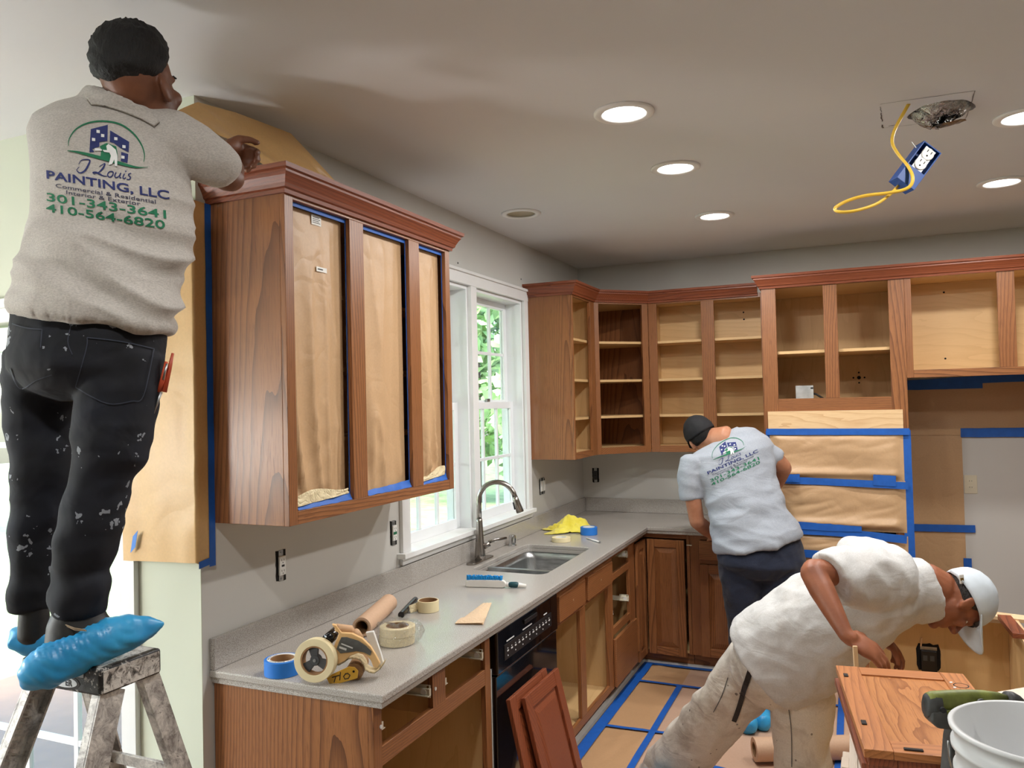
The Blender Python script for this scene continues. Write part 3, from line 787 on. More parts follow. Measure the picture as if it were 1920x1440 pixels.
# ------------------------------------------------------------------ corner run of open wall cabinets
SHZ = (1.641, 1.890, 2.153)
c2 = thing('wall_cabinet', 'narrow open oak wall cabinet beside the window', 'cabinet', (0.156, 2.995, ZB))
Y1, Y2 = 2.7655, 3.226
box('side_panel', 'oak_z', c2, 0.0, FACE - FR, Y1, Y1 + 0.016, ZB, ZT)
box('side_panel', 'maple_z', c2, 0.0, FACE - FR, Y2 - 0.012, Y2, ZB, ZT)
box('top_panel', 'maple_y', c2, 0.0, FACE - FR, Y1 + 0.016, Y2 - 0.012, ZT - 0.018, ZT)
box('bottom_panel', 'maple_y', c2, 0.0, FACE - FR, Y1 + 0.016, Y2 - 0.012, ZB + 0.025, ZB + 0.041)
box('back_panel', 'maple_z', c2, 0.0, 0.006, Y1 + 0.016, Y2 - 0.012, ZB + 0.041, ZT - 0.018)
for z in SHZ: box('shelf', 'maple_y', c2, 0.008, FACE - FR - 0.008, Y1 + 0.017, Y2 - 0.014, z - 0.016, z)
face_x(c2, FACE, [(Y1, Y1 + 0.022, ZB, ZT), (3.135, Y2, ZB, ZT)], [(Y1 + 0.022, 3.135, ZB, ZB + 0.042), (Y1 + 0.022, 3.135, ZT - 0.03, ZT)])

c3 = thing('corner_wall_cabinet', 'open diagonal corner wall cabinet of dark oak', 'cabinet', (0.3, 3.5, ZB))
pa, pb = V((FACE, 3.227, 0)), V((0.61, 3.525, 0))
dd = (pb - pa); Ld = dd.length; dd.normalize(); dn = V((-dd.y, dd.x, 0))   # dn points into the corner
def diag(name, mat, a, b, z0, z1, t0=0.0, t1=FR):
    o = pa + dd * a + dn * t0 + V((0, 0, z0))
    return MB().obox(o, dd * (b - a), dn * (t1 - t0), V((0, 0, z1 - z0))).build(name, mat, c3, bev=0.0015)
diag('stile', 'oak_z', 0.0, 0.034, ZB, ZT); diag('stile', 'oak_z', Ld - 0.048, Ld, ZB, ZT)
diag('rail', 'oak_x', 0.034, Ld - 0.048, ZB, ZB + 0.045); diag('rail', 'oak_x', 0.034, Ld - 0.048, ZT - 0.03, ZT)
pent = lambda z, e=0.014: [(e, 3.232, z), (FACE - 0.022, 3.242, z), (0.598, 3.552, z), (0.598, L - e, z), (e, L - e, z)]
for z in SHZ: MB().prism(pent(z - 0.016), (0, 0, 0.016)).build('shelf', 'maple_x', c3, bev=0.001)
MB().prism(pent(ZB + 0.025), (0, 0, 0.016)).build('bottom_panel', 'maple_x', c3)
MB().prism(pent(ZT - 0.018), (0, 0, 0.016)).build('top_panel', 'maple_x', c3)
box('back_panel', 'oak_z', c3, 0.0, 0.012, 3.228, L, ZB, ZT); box('back_panel', 'oak_z', c3, 0.012, 0.602, L - 0.012, L, ZB, ZT)

c4 = thing('wall_cabinet', 'open two-bay oak wall cabinet with light shelves on the back wall', 'cabinet', (1.0, 3.68, ZB))
F4 = 3.525
box('side_panel', 'maple_z', c4, 0.612, 0.624, F4 + FR, L, ZB, ZT); box('side_panel', 'maple_z', c4, 1.386, 1.398, F4 + FR, L, ZB, ZT)
box('back_panel', 'maple_x', c4, 0.624, 1.386, L - 0.008, L, ZB + 0.041, ZT - 0.018)
box('top_panel', 'maple_x', c4, 0.624, 1.386, F4 + FR, L - 0.008, ZT - 0.018, ZT); box('bottom_panel', 'maple_x', c4, 0.624, 1.386, F4 + FR, L - 0.008, ZB + 0.025, ZB + 0.041)
for z in SHZ: box('shelf', 'maple_x', c4, 0.626, 1.384, F4 + FR + 0.008, L - 0.01, z - 0.017, z)
face_y(c4, F4, [(0.612, 0.67, ZB, ZT), (0.976, 1.062, ZB + 0.045, ZT - 0.03), (1.366, 1.398, ZB, ZT)], [(0.67, 1.366, ZB, ZB + 0.045), (0.67, 1.366, ZT - 0.03, ZT)])
for x, z in ((1.22, 2.345), (1.222, 2.295)): MB().lathe((x, L - 0.0085, z), [(0.006, 0), (0.006, 0.001)], (0, -1, 0), 10).build('screw_hole', 'dark_hole', c4)
cm_ = crown_mb([(0.0, Y1), (FACE, Y1), (FACE, 3.227), (0.61, 3.525), (1.3512, 3.525)]).build('crown_moulding', 'oak_red_x', None)
tag(cm_, 'red-brown crown moulding following the corner run of wall cabinets', 'moulding')

# ------------------------------------------------------------------ oven cabinet and fridge cabinet
ov = thing('oven_cabinet', 'tall oak oven cabinet with two open bays above a papered opening', 'cabinet', (1.8, 3.53, 0))
OX0, OX1 = 1.404, 2.204
box('side_panel', 'oak_z', ov, OX0, OX0 + 0.014, OVF + FR, L, 0.0, ZT); box('side_panel', 'oak_z', ov, OX1 - 0.014, OX1, OVF + FR, L, 0.0, ZT)
box('back_panel', 'maple_z', ov, OX0 + 0.014, OX1 - 0.014, L - 0.008, L, 1.70, ZT - 0.018)
box('top_panel', 'maple_x', ov, OX0 + 0.014, OX1 - 0.014, OVF + FR, L - 0.008, ZT - 0.018, ZT)
box('deck_panel', 'maple_x', ov, OX0 + 0.014, OX1 - 0.014, OVF + FR, L, 1.69, 1.706)
box('oven_floor', 'maple_x', ov, OX0 + 0.014, OX1 - 0.014, OVF + FR, L, 0.44, 0.46)
box('shelf', 'maple_x', ov, OX0 + 0.016, OX1 - 0.016, OVF + FR + 0.006, L - 0.01, 2.008, 2.026)
face_y(ov, OVF, [(OX0, 1.489, 0.0, ZT), (1.762, 1.840, 1.732, ZT - 0.022), (2.119, OX1, 0.0, ZT)], [(1.489, 2.119, ZT - 0.022, ZT), (1.489, 2.119, 1.655, 1.732), (1.489, 2.119, 0.40, 0.46), (1.489, 2.119, 0.06, 0.10)])
box('lower_panel', 'oak_x', ov, 1.489, 2.119, OVF + 0.004, OVF + FR, 0.10, 0.40)
MB().lathe((1.95, L - 0.009, 1.86), [(0.012, 0), (0.012, 0.001)], (0, -1, 0), 12).build('cable_hole', 'dark_hole', ov)
for a in range(4): MB().lathe((1.95 + 0.034 * math.cos(a * PI / 2), L - 0.009, 1.86 + 0.034 * math.sin(a * PI / 2)), [(0.006, 0), (0.006, 0.001)], (0, -1, 0), 10).build('screw_hole', 'dark_hole', ov)
pl = MB().box(1.424, 2.175, OVF - 0.013, OVF - 0.0005, 1.535, 1.655).build('plywood_strip', 'plywood', None, bev=0.001)
tag(pl, 'pale plywood strip fixed across the oven opening above the brown paper', 'plywood')
eb = thing('junction_box', 'square galvanised electrical box standing in the oven cabinet bay', 'electrical box', (1.60, 3.42, 1.706))
e0 = V((1.575, 3.40, 1.7062))
box('cover_plate', 'galvanised', eb, 1.578, 1.684, 3.398, 3.402, 1.7065, 1.812); box('box_body', 'galvanised', eb, 1.580, 1.682, 3.402, 3.445, 1.708, 1.810)
for x, z in ((1.588, 1.722), (1.675, 1.795)): box('screw_slot', 'black_plastic', eb, x - 0.008, x + 0.008, 3.3972, 3.398, z - 0.005, z + 0.005)
MB().tube([(1.682, 3.42, 1.76), (1.70, 3.42, 1.755), (1.735, 3.43, 1.73), (1.76, 3.45, 1.713), (1.80, 3.47, 1.713)], 0.0065, 8).build('cable', 'black_plastic', eb, smooth=True)

fc = thing('fridge_cabinet', 'open oak cabinet bridging the empty fridge space', 'cabinet', (2.7, 3.53, 1.838))
FX0, FX1, FZ = 2.2045, 3.16, 1.838
box('side_panel', 'maple_z', fc, FX0, FX0 + 0.014, OVF + FR, L, FZ, ZT); box('side_panel', 'maple_z', fc, FX1 - 0.014, FX1, OVF + FR, L, FZ, ZT)
box('bottom_panel', 'maple_x', fc, FX0 + 0.014, FX1 - 0.014, OVF + FR, L, FZ + 0.022, FZ + 0.038)
box('top_panel', 'maple_x', fc, FX0 + 0.014, FX1 - 0.014, OVF + FR, L, ZT - 0.018, ZT)
box('back_panel', 'maple_x', fc, FX0 + 0.014, FX1 - 0.014, 3.56, 3.568, FZ + 0.038, ZT - 0.018)
face_y(fc, OVF, [(FX0, 2.24, FZ, ZT), (2.67, 2.755, FZ + 0.045, ZT - 0.015), (3.12, FX1, FZ, ZT)], [(2.24, 3.12, FZ, FZ + 0.045), (2.24, 3.12, ZT - 0.015, ZT)])
for x, z in ((2.44, 2.36), (2.435, 1.955)): MB().lathe((x, 3.5598, z), [(0.006, 0), (0.006, 0.001)], (0, -1, 0), 10).build('screw_hole', 'dark_hole', fc)
fp = box('fridge_side_panel', 'oak_z', None, 3.165, 3.185, OVF, L, 0.0, ZT)
tag(fp, 'tall oak panel closing the right side of the fridge space', 'panel')
cm_ = crown_mb([(OX0, F4 - 0.002), (OX0, OVF), (FX1, OVF)]).build('crown_moulding', 'oak_red_x', None)
tag(cm_, 'long crown moulding over the oven and fridge cabinets', 'moulding')

# brown paper and tape over the oven opening
def bulge(x0, x1, z0, z1, seed, amp, lab):
    def fn(u, v):
        x = x0 + (x1 - x0) * u; z = z0 + (z1 - z0) * v
        e = sm(0, 1, min(1, 12 * u, 12 * (1 - u), 7 * v, 7 * (1 - v)))
        f = 0.5 + 0.8 * noise.noise(V((u * 2.2 + v * 1.4 + seed, v * 1.1 - u * 0.7, seed))) + 0.35 * abs(noise.noise(V((u * 5 - v * 3, v * 4 + seed, seed)))) 
        sag = math.exp(-((v - 0.14) / 0.10) ** 2) * 0.6
        return V((x, OVF - 0.004 - e * amp * (max(0.1, f) + sag), z))
    sheet('masking_paper', 'kraft', None, fn, 60, 36, label=lab, cat='paper', group='papers masking the oven opening')
bulge(1.43, 2.172, 1.238, 1.520, 3.0, 0.022, 'topmost brown paper panel taped over the oven opening')
bulge(1.43, 2.176, 0.938, 1.238, 8.0, 0.026, 'second brown paper panel down on the oven opening')
bulge(1.43, 2.180, 0.700, 0.918, 5.0, 0.024, 'third brown paper panel down on the oven opening')
bulge(1.43, 2.180, 0.380, 0.680, 6.0, 0.020, 'lowest brown paper panel on the oven opening')
def tape_y(pts, w, y, label, mat='blue_tape', seed=0):
    """tape on a plane of constant y through a list of (x,z) points"""
    def fn(u, v):
        k = u * (len(pts) - 1); i = min(int(k), len(pts) - 2); f = k - i
        a, b = V(pts[i]), V(pts[i + 1]); p = a.lerp(b, f); d = (b - a).normalized(); n = V((-d.y, d.x))
        q = p + n * (w * 1.3 * (v - 0.5) + 0.0015 * noise.noise(V((u * 9, v, seed))))
        return V((q.x, y - 0.002 - 0.0015 * noise.noise(V((u * 14, v * 3, seed + 2))), q.y))
    return sheet('painters_tape', mat, None, fn, 24, 2, 0.0008, label=label, cat='tape', group='blue tape over the oven opening')
ty = OVF - 0.014
tape_y([(1.412, 1.530), (2.206, 1.526)], 0.030, ty, 'blue tape strip along the foot of the plywood strip')
tape_y([(1.43, 1.238), (1.8, 1.228), (2.19, 1.214)], 0.032, OVF - 0.030, 'long blue tape strip below the topmost paper panel')
tape_y([(1.50, 1.256), (1.600, 1.254)], 0.048, OVF - 0.034, 'short blue tape patch beside the grey-shirted painter')
tape_y([(2.005, 1.246), (2.125, 1.240)], 0.048, OVF - 0.034, 'short crumpled blue tape patch near the corner tape')
tape_y([(1.43, 0.936), (1.8, 0.930), (2.172, 0.904)], 0.036, OVF - 0.030, 'long blue tape strip below the second paper panel')
tape_y([(1.46, 0.968), (1.75, 0.958), (1.935, 0.960)], 0.034, OVF - 0.034, 'overlapping blue tape strip above the long strip, second panel')
tape_y([(1.43, 0.690), (2.17, 0.684)], 0.036, OVF - 0.030, 'blue tape strip below the third paper panel')
tape_y([(1.45, 0.80), (1.62, 0.795), (1.82, 0.79)], 0.036, OVF - 0.034, 'wide blue tape strip over the third paper panel')
tape_y([(2.186, 1.535), (2.188, 0.95), (2.190, 0.38)], 0.040, OVF - 0.0015, 'vertical blue tape strip down the right stile of the oven cabinet')
tape_y([(1.421, 1.535), (1.421, 0.9)], 0.022, OVF - 0.0015, 'vertical blue tape strip down the left stile of the oven cabinet')

# fridge space: papers and tape on the back wall
def flat_y(x0, x1, z0, z1, y, seed, label):
    def fn(u, v):
        return V((x0 + (x1 - x0) * u, y - 0.004 - 0.004 * noise.noise(V((u * 4, v * 5, seed))), z0 + (z1 - z0) * v))
    sheet('masking_paper', 'kraft', None, fn, 16, 24, label=label, cat='paper', group='papers in the fridge space')
flat_y(2.212, 2.536, 0.35, 1.50, L - 0.001, 1, 'tall brown paper sheet on the wall of the fridge space')
flat_y(2.212, 3.15, 1.475, 1.835, L - 0.006, 2, 'wide brown paper sheet across the top of the fridge space')
def tape_w(pts, w, label, y=L - 0.012): return tag(tape_y(pts, w, y, label), label, 'tape', 'blue tape in the fridge space')
tape_w([(2.215, 1.808), (2.7, 1.826), (3.15, 1.83)], 0.036, 'dark blue tape along the top of the fridge space')
tape_w([(2.225, 1.795), (2.66, 1.795)], 0.040, 'shorter blue tape overlapping the top tape in the fridge space', L - 0.014)
tape_w([(2.530, 1.490), (3.15, 1.492)], 0.044, 'blue tape along the edge of the bare wall patch')
tape_w([(2.214, 0.878), (2.592, 0.884)], 0.036, 'blue tape strip low across the tall paper of the fridge space')
tape_w([(2.520, 0.668), (2.565, 0.668)], 0.045, 'small blue tape tab low on the fridge space wall')

# ------------------------------------------------------------------ base cabinets
TK = 0.10
def raised_door(root, name, o, eu, ev, en, w, h, mat_u, mat_v, fw=0.055, t=0.019, hinge=()):
    """frame-and-panel door: o lower corner, eu width dir, ev height dir, en outward; returns door frame object"""
    o, eu, ev, en = V(o), V(eu), V(ev), V(en)
    q = lambda a, b, c: o + eu * a + ev * b + en * c
    mb = MB()
    d = MB().obox(q(0, 0, 0), eu * fw, ev * h, en * t).build(name, mat_v, root, bev=0.003)
    MB().obox(q(w - fw, 0, 0), eu * fw, ev * h, en * t).build('door_stile', mat_v, d if root else d, bev=0.003)
    MB().obox(q(fw, 0, 0), eu * (w - 2 * fw), ev * fw, en * (t - 0.001)).build('door_rail', mat_u, d, bev=0.003)
    MB().obox(q(fw, h - fw, 0), eu * (w - 2 * fw), ev * fw, en * (t - 0.001)).build('door_rail', mat_u, d, bev=0.003)
    i, b = fw, fw + 0.032
    r1 = [q(i, i, 0.006), q(w - i, i, 0.006), q(w - i, h - i, 0.006), q(i, h - i, 0.006)]
    r2 = [q(b, b, 0.0155), q(w - b, b, 0.0155), q(w - b, h - b, 0.0155), q(b, h - b, 0.0155)]
    r0 = [p - en * 0.004 for p in r1]
    b2 = b + 0.004
    r3 = [q(b2, b2, 0.0165), q(w - b2, b2, 0.0165), q(w - b2, h - b2, 0.0165), q(b2, h - b2, 0.0165)]
    MB().loft([r0, r1, r2, r3]).build('door_panel', mat_v, d)
    return d
def slide(root, x0, x1, y, z, s=1):
    """cream drawer runner with roller and mounting flange, on side y facing s"""
    r = MB().box(x0, x1, y, y + s * 0.012, z - 0.005, z + 0.016).box(x0, x1, y, y + s * 0.022, z - 0.008, z - 0.005).box(x1 - 0.06, x1 - 0.002, y, y + s * 0.004, z - 0.016, z + 0.026).build('runner', 'slide_cream', root, bev=0.001)
    MB().lathe((x1 - 0.022, y + s * 0.004, z + 0.004), [(0.011, 0), (0.011, 0.010)], (0, s, 0), 14).build('roller', 'white_plastic', r)
    for dz in (-0.010, 0.020): MB().lathe((x1 - 0.010, y + s * 0.0045, z + dz), [(0.004, 0), (0.004, 0.0012)], (0, s, 0), 8).build('screw', 'screw_brass', r)
def carcass(root, y0, y1, near='oak_z', far='maple_z'):
    box('side_panel', near, root, 0.004, BF - FR, y0, y0 + 0.015, 0.0 if near == 'oak_z' else TK, 0.869); box('side_panel', far, root, 0.004, BF - FR, y1 - 0.015, y1, TK, 0.869)
    box('bottom_panel', 'maple_y', root, 0.01, BF - FR, y0 + 0.015, y1 - 0.015, TK, TK + 0.016); box('back_panel', 'maple_z', root, 0.004, 0.010, y0 + 0.015, y1 - 0.015, TK, 0.869)
    box('toe_kick', 'oak_y', root, BF - 0.075, BF - 0.06, y0 + 0.015, y1 - 0.015, 0.0, TK)
b1 = thing('base_cabinet', 'oak base cabinet end unit with two empty drawer openings', 'cabinet', (0.3, 0.44, 0))
carcass(b1, 0.046, 0.842)
face_x(b1, BF, [(0.046, 0.089, TK, 0.869), (0.396, 0.484, 0.74, 0.848), (0.797, 0.842, TK, 0.869)], [(0.089, 0.797, 0.848, 0.869), (0.089, 0.797, 0.682, 0.74), (0.089, 0.797, TK, 0.142)])
for y, s in ((0.092, 1), (0.793, -1)): slide(b1, 0.06, BF - 0.004, y, 0.792, s)
box('centre_partition', 'maple_z', b1, 0.02, BF - FR, 0.432, 0.448, 0.70, 0.86)
for y, s in ((0.392, -1), (0.488, 1)): slide(b1, 0.06, BF - 0.004, y, 0.792, s)
for y, z in ((0.082, 0.80), (0.412, 0.80)): MB().lathe((BF, y, z), [(0.006, 0), (0.006, 0.003)], (1, 0, 0), 10).build('bumper', 'white_plastic', b1)

dw = thing('dishwasher', 'black built-in dishwasher with leaning doors in front', 'dishwasher', (0.3, 1.2, 0))
box('tub', 'black_plastic', dw, 0.05, 0.585, 0.868, 1.536, 0.10, 0.866); box('side_trim', 'white_plastic', dw, 0.585, 0.604, 0.860, 0.867, 0.10, 0.72)
box('door', 'black_gloss', dw, 0.585, 0.622, 0.868, 1.536, 0.215, 0.690, bev=0.004)
cp = box('control_panel', 'black_gloss', dw, 0.585, 0.630, 0.868, 1.536, 0.695, 0.864, bev=0.006)
box('kick_plate', 'black_plastic', dw, 0.560, 0.575, 0.868, 1.536, 0.02, 0.205)
box('latch', 'black_plastic', cp, 0.630, 0.638, 1.13, 1.27, 0.825, 0.842, bev=0.003)
box('button_strip', 'black_plastic', cp, 0.630, 0.6325, 0.93, 1.45, 0.735, 0.795, bev=0.001)
rb = random.Random(3)
for k in range(13):
    y = 0.955 + k * 0.038
    MB().box(0.6325, 0.6331, y, y + 0.012 + 0.008 * rb.random(), 0.764, 0.770).box(0.6325, 0.6331, y + 0.002, y + 0.010, 0.775, 0.778).build('marking', 'print_white', cp)
    if k % 2 == 0: MB().lathe((0.6325, y + 0.006, 0.748), [(0.003, 0), (0.003, 0.001)], (1, 0, 0), 8).build('indicator', 'print_white', cp)
for y0, y1, z in ((0.955, 1.03, 0.802), (1.12, 1.22, 0.802), (1.36, 1.40, 0.802)): MB().box(0.630, 0.6306, y0, y1, z, z + 0.005).build('marking', 'print_white', cp)

b2 = thing('sink_base_cabinet', 'oak sink base cabinet with doors removed', 'cabinet', (0.3, 2.0, 0))
carcass(b2, 1.543, 2.462, 'maple_z')
face_x(b2, BF, [(1.543, 1.566, TK, 0.869), (1.908, 1.992, TK + 0.042, 0.690), (2.40, 2.462, TK, 0.869)], [(1.566, 2.40, 0.690, 0.869), (1.566, 2.40, TK, TK + 0.042)])
for a, b in ((1.572, 1.958), (2.004, 2.446)):
    f_ = box('false_drawer_front', 'oak_y', b2, BF, BF + 0.019, a, b, 0.712, 0.836, bev=0.005)
    MB().lathe((BF + 0.019, (a + b) / 2, 0.774), [(0.006, 0), (0.006, 0.0012)], (1, 0, 0), 10).build('knob_hole', 'core_card', f_)
box('floor_stain', 'masking_paper', b2, 0.2, 0.5, 1.62, 1.85, TK + 0.0162, TK + 0.018)
b3 = thing('drawer_base_cabinet', 'oak drawer base with two empty drawer openings above one closed drawer', 'cabinet', (0.3, 2.71, 0))
carcass(b3, 2.464, 2.990, 'maple_z')
face_x(b3, BF, [(2.464, 2.494, TK, 0.869), (2.86, 2.990, TK, 0.869)], [(2.494, 2.86, 0.838, 0.869), (2.494, 2.86, 0.706, 0.745), (2.494, 2.86, 0.395, 0.436), (2.494, 2.86, TK, 0.142)])
for z in (0.79, 0.52):
    slide(b3, 0.06, BF - 0.004, 2.856, z, -1); slide(b3, 0.06, BF - 0.004, 2.498, z, 1)
box('drawer_front', 'oak_y', b3, BF, BF + 0.019, 2.478, 2.952, 0.106, 0.382, bev=0.006)
b4 = thing('corner_base_cabinet', 'oak corner base cabinet with a folding raised-panel door', 'cabinet', (0.5, 3.4, 0))
box('side_panel', 'maple_z', b4, 0.004, BF - FR, 2.992, 3.004, TK, 0.869); box('side_panel', 'maple_z', b4, 0.902, 0.914, 3.227 + FR, L - 0.004, TK, 0.869)
box('back_panel', 'maple_z', b4, 0.004, 0.010, 3.004, L - 0.004, TK, 0.869); box('back_panel', 'maple_z', b4, 0.010, 0.902, L - 0.010, L - 0.004, TK, 0.869)
MB().prism([(0.012, 3.006, TK), (BF - 0.022, 3.006, TK), (BF - 0.022, 3.249, TK), (0.90, 3.249, TK), (0.90, L - 0.012, TK), (0.012, L - 0.012, TK)], (0, 0, 0.016)).build('bottom_panel', 'maple_x', b4)
face_x(b4, BF, [], [(2.992, 3.227, 0.840, 0.869)]); face_y(b4, 3.227, [(0.894, 0.914, TK, 0.869)], [(BF, 0.894, 0.840, 0.869)])
box('toe_kick', 'oak_y', b4, BF - 0.075, BF - 0.06, 2.992, 3.30, 0.0, TK); box('toe_kick', 'oak_x', b4, BF - 0.06, 0.914, 3.287, 3.30, 0.0, TK)
raised_door(b4, 'door', (BF, 2.996, 0.088), (0, 1, 0), (0, 0, 1), (1, 0, 0), 0.225, 0.745, 'oak_y', 'oak_z', 0.05)
raised_door(b4, 'door', (BF + 0.028, 3.226, 0.088), V((0.9986, -0.052, 0)), (0, 0, 1), V((-0.052, -0.9986, 0)), 0.246, 0.745, 'oak_x', 'oak_z', 0.05)
box('hinge', 'slide_cream', b4, 0.896, 0.93, 3.212, 3.2268, 0.80, 0.806)
b5 = thing('base_cabinet', 'oak base cabinet with closed drawer and raised-panel door on the back run', 'cabinet', (1.16, 3.53, 0))
box('side_panel', 'maple_z', b5, 0.916, 0.930, 3.227 + FR, L - 0.004, TK, 0.869); box('side_panel', 'maple_z', b5, 1.388, 1.402, 3.227 + FR, L - 0.004, 0.0, 0.869)
box('bottom_panel', 'maple_x', b5, 0.930, 1.388, 3.227 + FR, L - 0.004, TK, TK + 0.016)
face_y(b5, 3.227, [(0.916, 0.985, TK, 0.869), (1.36, 1.402, TK, 0.869)], [(0.985, 1.36, 0.84, 0.869), (0.985, 1.36, 0.685, 0.715), (0.985, 1.36, TK, 0.14)])
box('toe_kick', 'oak_x', b5, 0.916, 1.402, 3.287, 3.30, 0.0, TK)
box('drawer_front', 'oak_x', b5, 0.972, 1.372, 3.207, 3.2265, 0.714, 0.838, bev=0.006)
raised_door(b5, 'door', (0.976, 3.2265, 0.10), (1, 0, 0), (0, 0, 1), (0, -1, 0), 0.394, 0.585, 'oak_x', 'oak_z', 0.055)
# white quarter-round at the toe kicks
struct('trim_1', MB().box(BF - 0.058, BF - 0.032, 0.05, 3.258, 0.0, 0.022), 'toe_white'); struct('trim_2', MB().box(BF - 0.032, 1.40, 3.258, 3.284, 0.0, 0.022), 'toe_white')

# two doors leaning on the dishwasher
# the doors lean with their tops on the dishwasher: tops at x ~ 0.66, feet out on the floor
def lean(y0, y1, xt, xb, h, label):
    r = thing('cabinet_door', label, 'cabinet door', ((xb + xt) / 2, (y0 + y1) / 2, 0.0))
    top, bot = V((xt, y0, 0)), V((xb, y0, 0.006))
    zt = math.sqrt(h * h - (xb - xt) ** 2)
    ev = V((xt - xb, 0, zt)).normalized(); en = V((ev.z, 0, -ev.x))
    raised_door(r, 'door_stile', bot, (0, 1, 0), ev, en, y1 - y0, h, 'oak_red_y', 'oak_red_z', 0.058)
lean(0.905, 1.300, 0.642, 0.77, 0.60, 'loose raised-panel oak door leaning behind another door on the dishwasher')
lean(0.985, 1.368, 0.672, 0.81, 0.585, 'loose raised-panel oak door leaning in front, its whole panel facing the aisle')

# ------------------------------------------------------------------ counter top, backsplash, sink
SX0, SX1, SY0, SY1, SYD = 0.125, 0.520, 1.655, 2.392, 1.835
def lpoly(e, y0): return [(0.002, y0), (e, y0), (e, L - e), (1.400, L - e), (1.400, L - 0.002), (0.002, L - 0.002)]
hole = rrect(SX0, SX1, SY0, SY1, 0.05)
ma = me_to_mb(curve_mesh([lpoly(0.652, 0.030), hole], 0.007, 0.005), Matrix.Translation((0, 0, CT - 0.012)))
mb_ = me_to_mb(curve_mesh([lpoly(0.644, 0.038), hole], 0.007, 0.003), Matrix.Translation((0, 0, CT - 0.033)))
for mm in (mb_,): ma.add(mm.v, mm.f)
ctop = ma.build('countertop', 'counter_stone', None)
tag(ctop, 'speckled grey-beige L-shaped countertop with stepped edge', 'countertop')
bs = MB().box(0.002, 0.022, 0.032, L - 0.002, CT + 0.0005, 1.015).build('backsplash', 'counter_stone', None, bev=0.002)
tag(bs, 'low grey stone backsplash along the window wall', 'backsplash')
bs = MB().box(0.023, 1.40, L - 0.022, L - 0.002, CT + 0.0005, 1.015).build('backsplash', 'counter_stone', None, bev=0.002)
tag(bs, 'low grey stone backsplash along the back wall', 'backsplash')
sk = thing('sink', 'double-bowl stainless steel sink under the faucet', 'sink', (0.32, 2.0, 0.70))
def bowl(y0, y1, dep, name):
    mb = MB(); rings = []
    for z, ins, r in ((CT - 0.044, -0.012, 0.05), (CT - 0.042, 0.0, 0.05), (CT - 0.08, 0.004, 0.055), (CT - dep + 0.03, 0.012, 0.06), (CT - dep + 0.008, 0.024, 0.06), (CT - dep, 0.045, 0.05)):
        rings.append([(x, y, z) for x, y in rrect(SX0 + ins, SX1 - ins, y0 + ins, y1 - ins, r, 6)])
    mb.loft([[V(p) for p in q] for q in rings], False)
    n = len(rings[0]); mb.f.append(tuple(range(5 * n, 6 * n)))
    o = mb.build(name, 'steel', sk, smooth=True)
    m = o.modifiers.new('solid', 'SOLIDIFY'); m.thickness = 0.0015
    MB().lathe((0.30, (y0 + y1) / 2, CT - dep + 0.001), [(0.045, 0), (0.045, 0.003), (0.03, 0.001)], seg=24).build('drain', 'chrome', o)
bowl(SY0 - 0.002, SYD - 0.008, 0.17, 'small_bowl'); bowl(SYD + 0.008, SY1 + 0.002, 0.22, 'large_bowl')
MB().box(SX0 + 0.012, SX1 - 0.012, SYD - 0.012, SYD + 0.012, CT - 0.07, CT - 0.020).build('divider', 'steel', sk, bev=0.005)
# ------------------------------------------------------------------ faucet and soap cap
fx, fy = 0.075, 1.868
fa = thing('faucet', 'brushed nickel pull-down faucet with a high arched spout', 'faucet', (fx, fy, CT))
MB().prism([(x, y, CT + 0.0006) for x, y in rrect(fx - 0.028, fx + 0.028, fy - 0.128, fy + 0.128, 0.026)], (0, 0, 0.008)).build('deck_plate', 'nickel', fa, bev=0.002)
MB().lathe((fx, fy, CT + 0.0086), [(0.029, 0.0), (0.028, 0.03), (0.022, 0.10), (0.0165, 0.20), (0.0145, 0.215)], seg=28).build('body', 'nickel', fa, smooth=True)
arc = [(fx, fy, CT + 0.215)]
R_ = 0.098
for k in range(15):
    a = PI - (PI * 0.93) * k / 14
    arc.append((fx + (R_ + R_ * math.cos(a)) * 0.97, fy + (R_ + R_ * math.cos(a)) * 0.24, CT + 0.318 + R_ * math.sin(a)))
sp_ = MB().tube(arc, 0.0135, 14).build('spout', 'nickel', fa, smooth=True)
e_, d_ = V(arc[-1]), (V(arc[-1]) - V(arc[-2])).normalized()
MB().tube([e_, e_ + d_ * 0.02, e_ + d_ * 0.085, e_ + d_ * 0.088], [0.0145, 0.016, 0.0205, 0.0175], 18).build('spray_head', 'nickel', fa, smooth=True)
MB().tube([e_ + d_ * 0.03 + V((-0.016, -0.004, -0.002)), e_ + d_ * 0.07 + V((-0.0205, -0.005, -0.002))], 0.006, 8).build('spray_button', 'black_plastic', sp_, smooth=True)
MB().tube([(fx + 0.018, fy + 0.01, CT + 0.075), (fx + 0.045, fy + 0.028, CT + 0.088)], [0.016, 0.014], 14).build('handle_hub', 'nickel', fa, smooth=True)
MB().tube([(fx + 0.040, fy + 0.026, CT + 0.098), (fx + 0.075, fy + 0.06, CT + 0.105), (fx + 0.105, fy + 0.115, CT + 0.106)], [0.010, 0.008, 0.006], 10, sq=0.6).build('handle', 'nickel', fa, smooth=True)
ag = thing('air_gap_cap', 'short chrome air gap cap behind the sink', 'chrome cap', (0.065, 2.32, CT))
MB().lathe((0.065, 2.32, CT + 0.0005), [(0.026, 0), (0.026, 0.005), (0.0215, 0.006), (0.0215, 0.055), (0.018, 0.062)], seg=24).build('cap', 'chrome', ag, smooth=False, bev=0.001)
box('vent_slot', 'dark_hole', ag, 0.084, 0.0868, 2.312, 2.318, CT + 0.018, CT + 0.045)

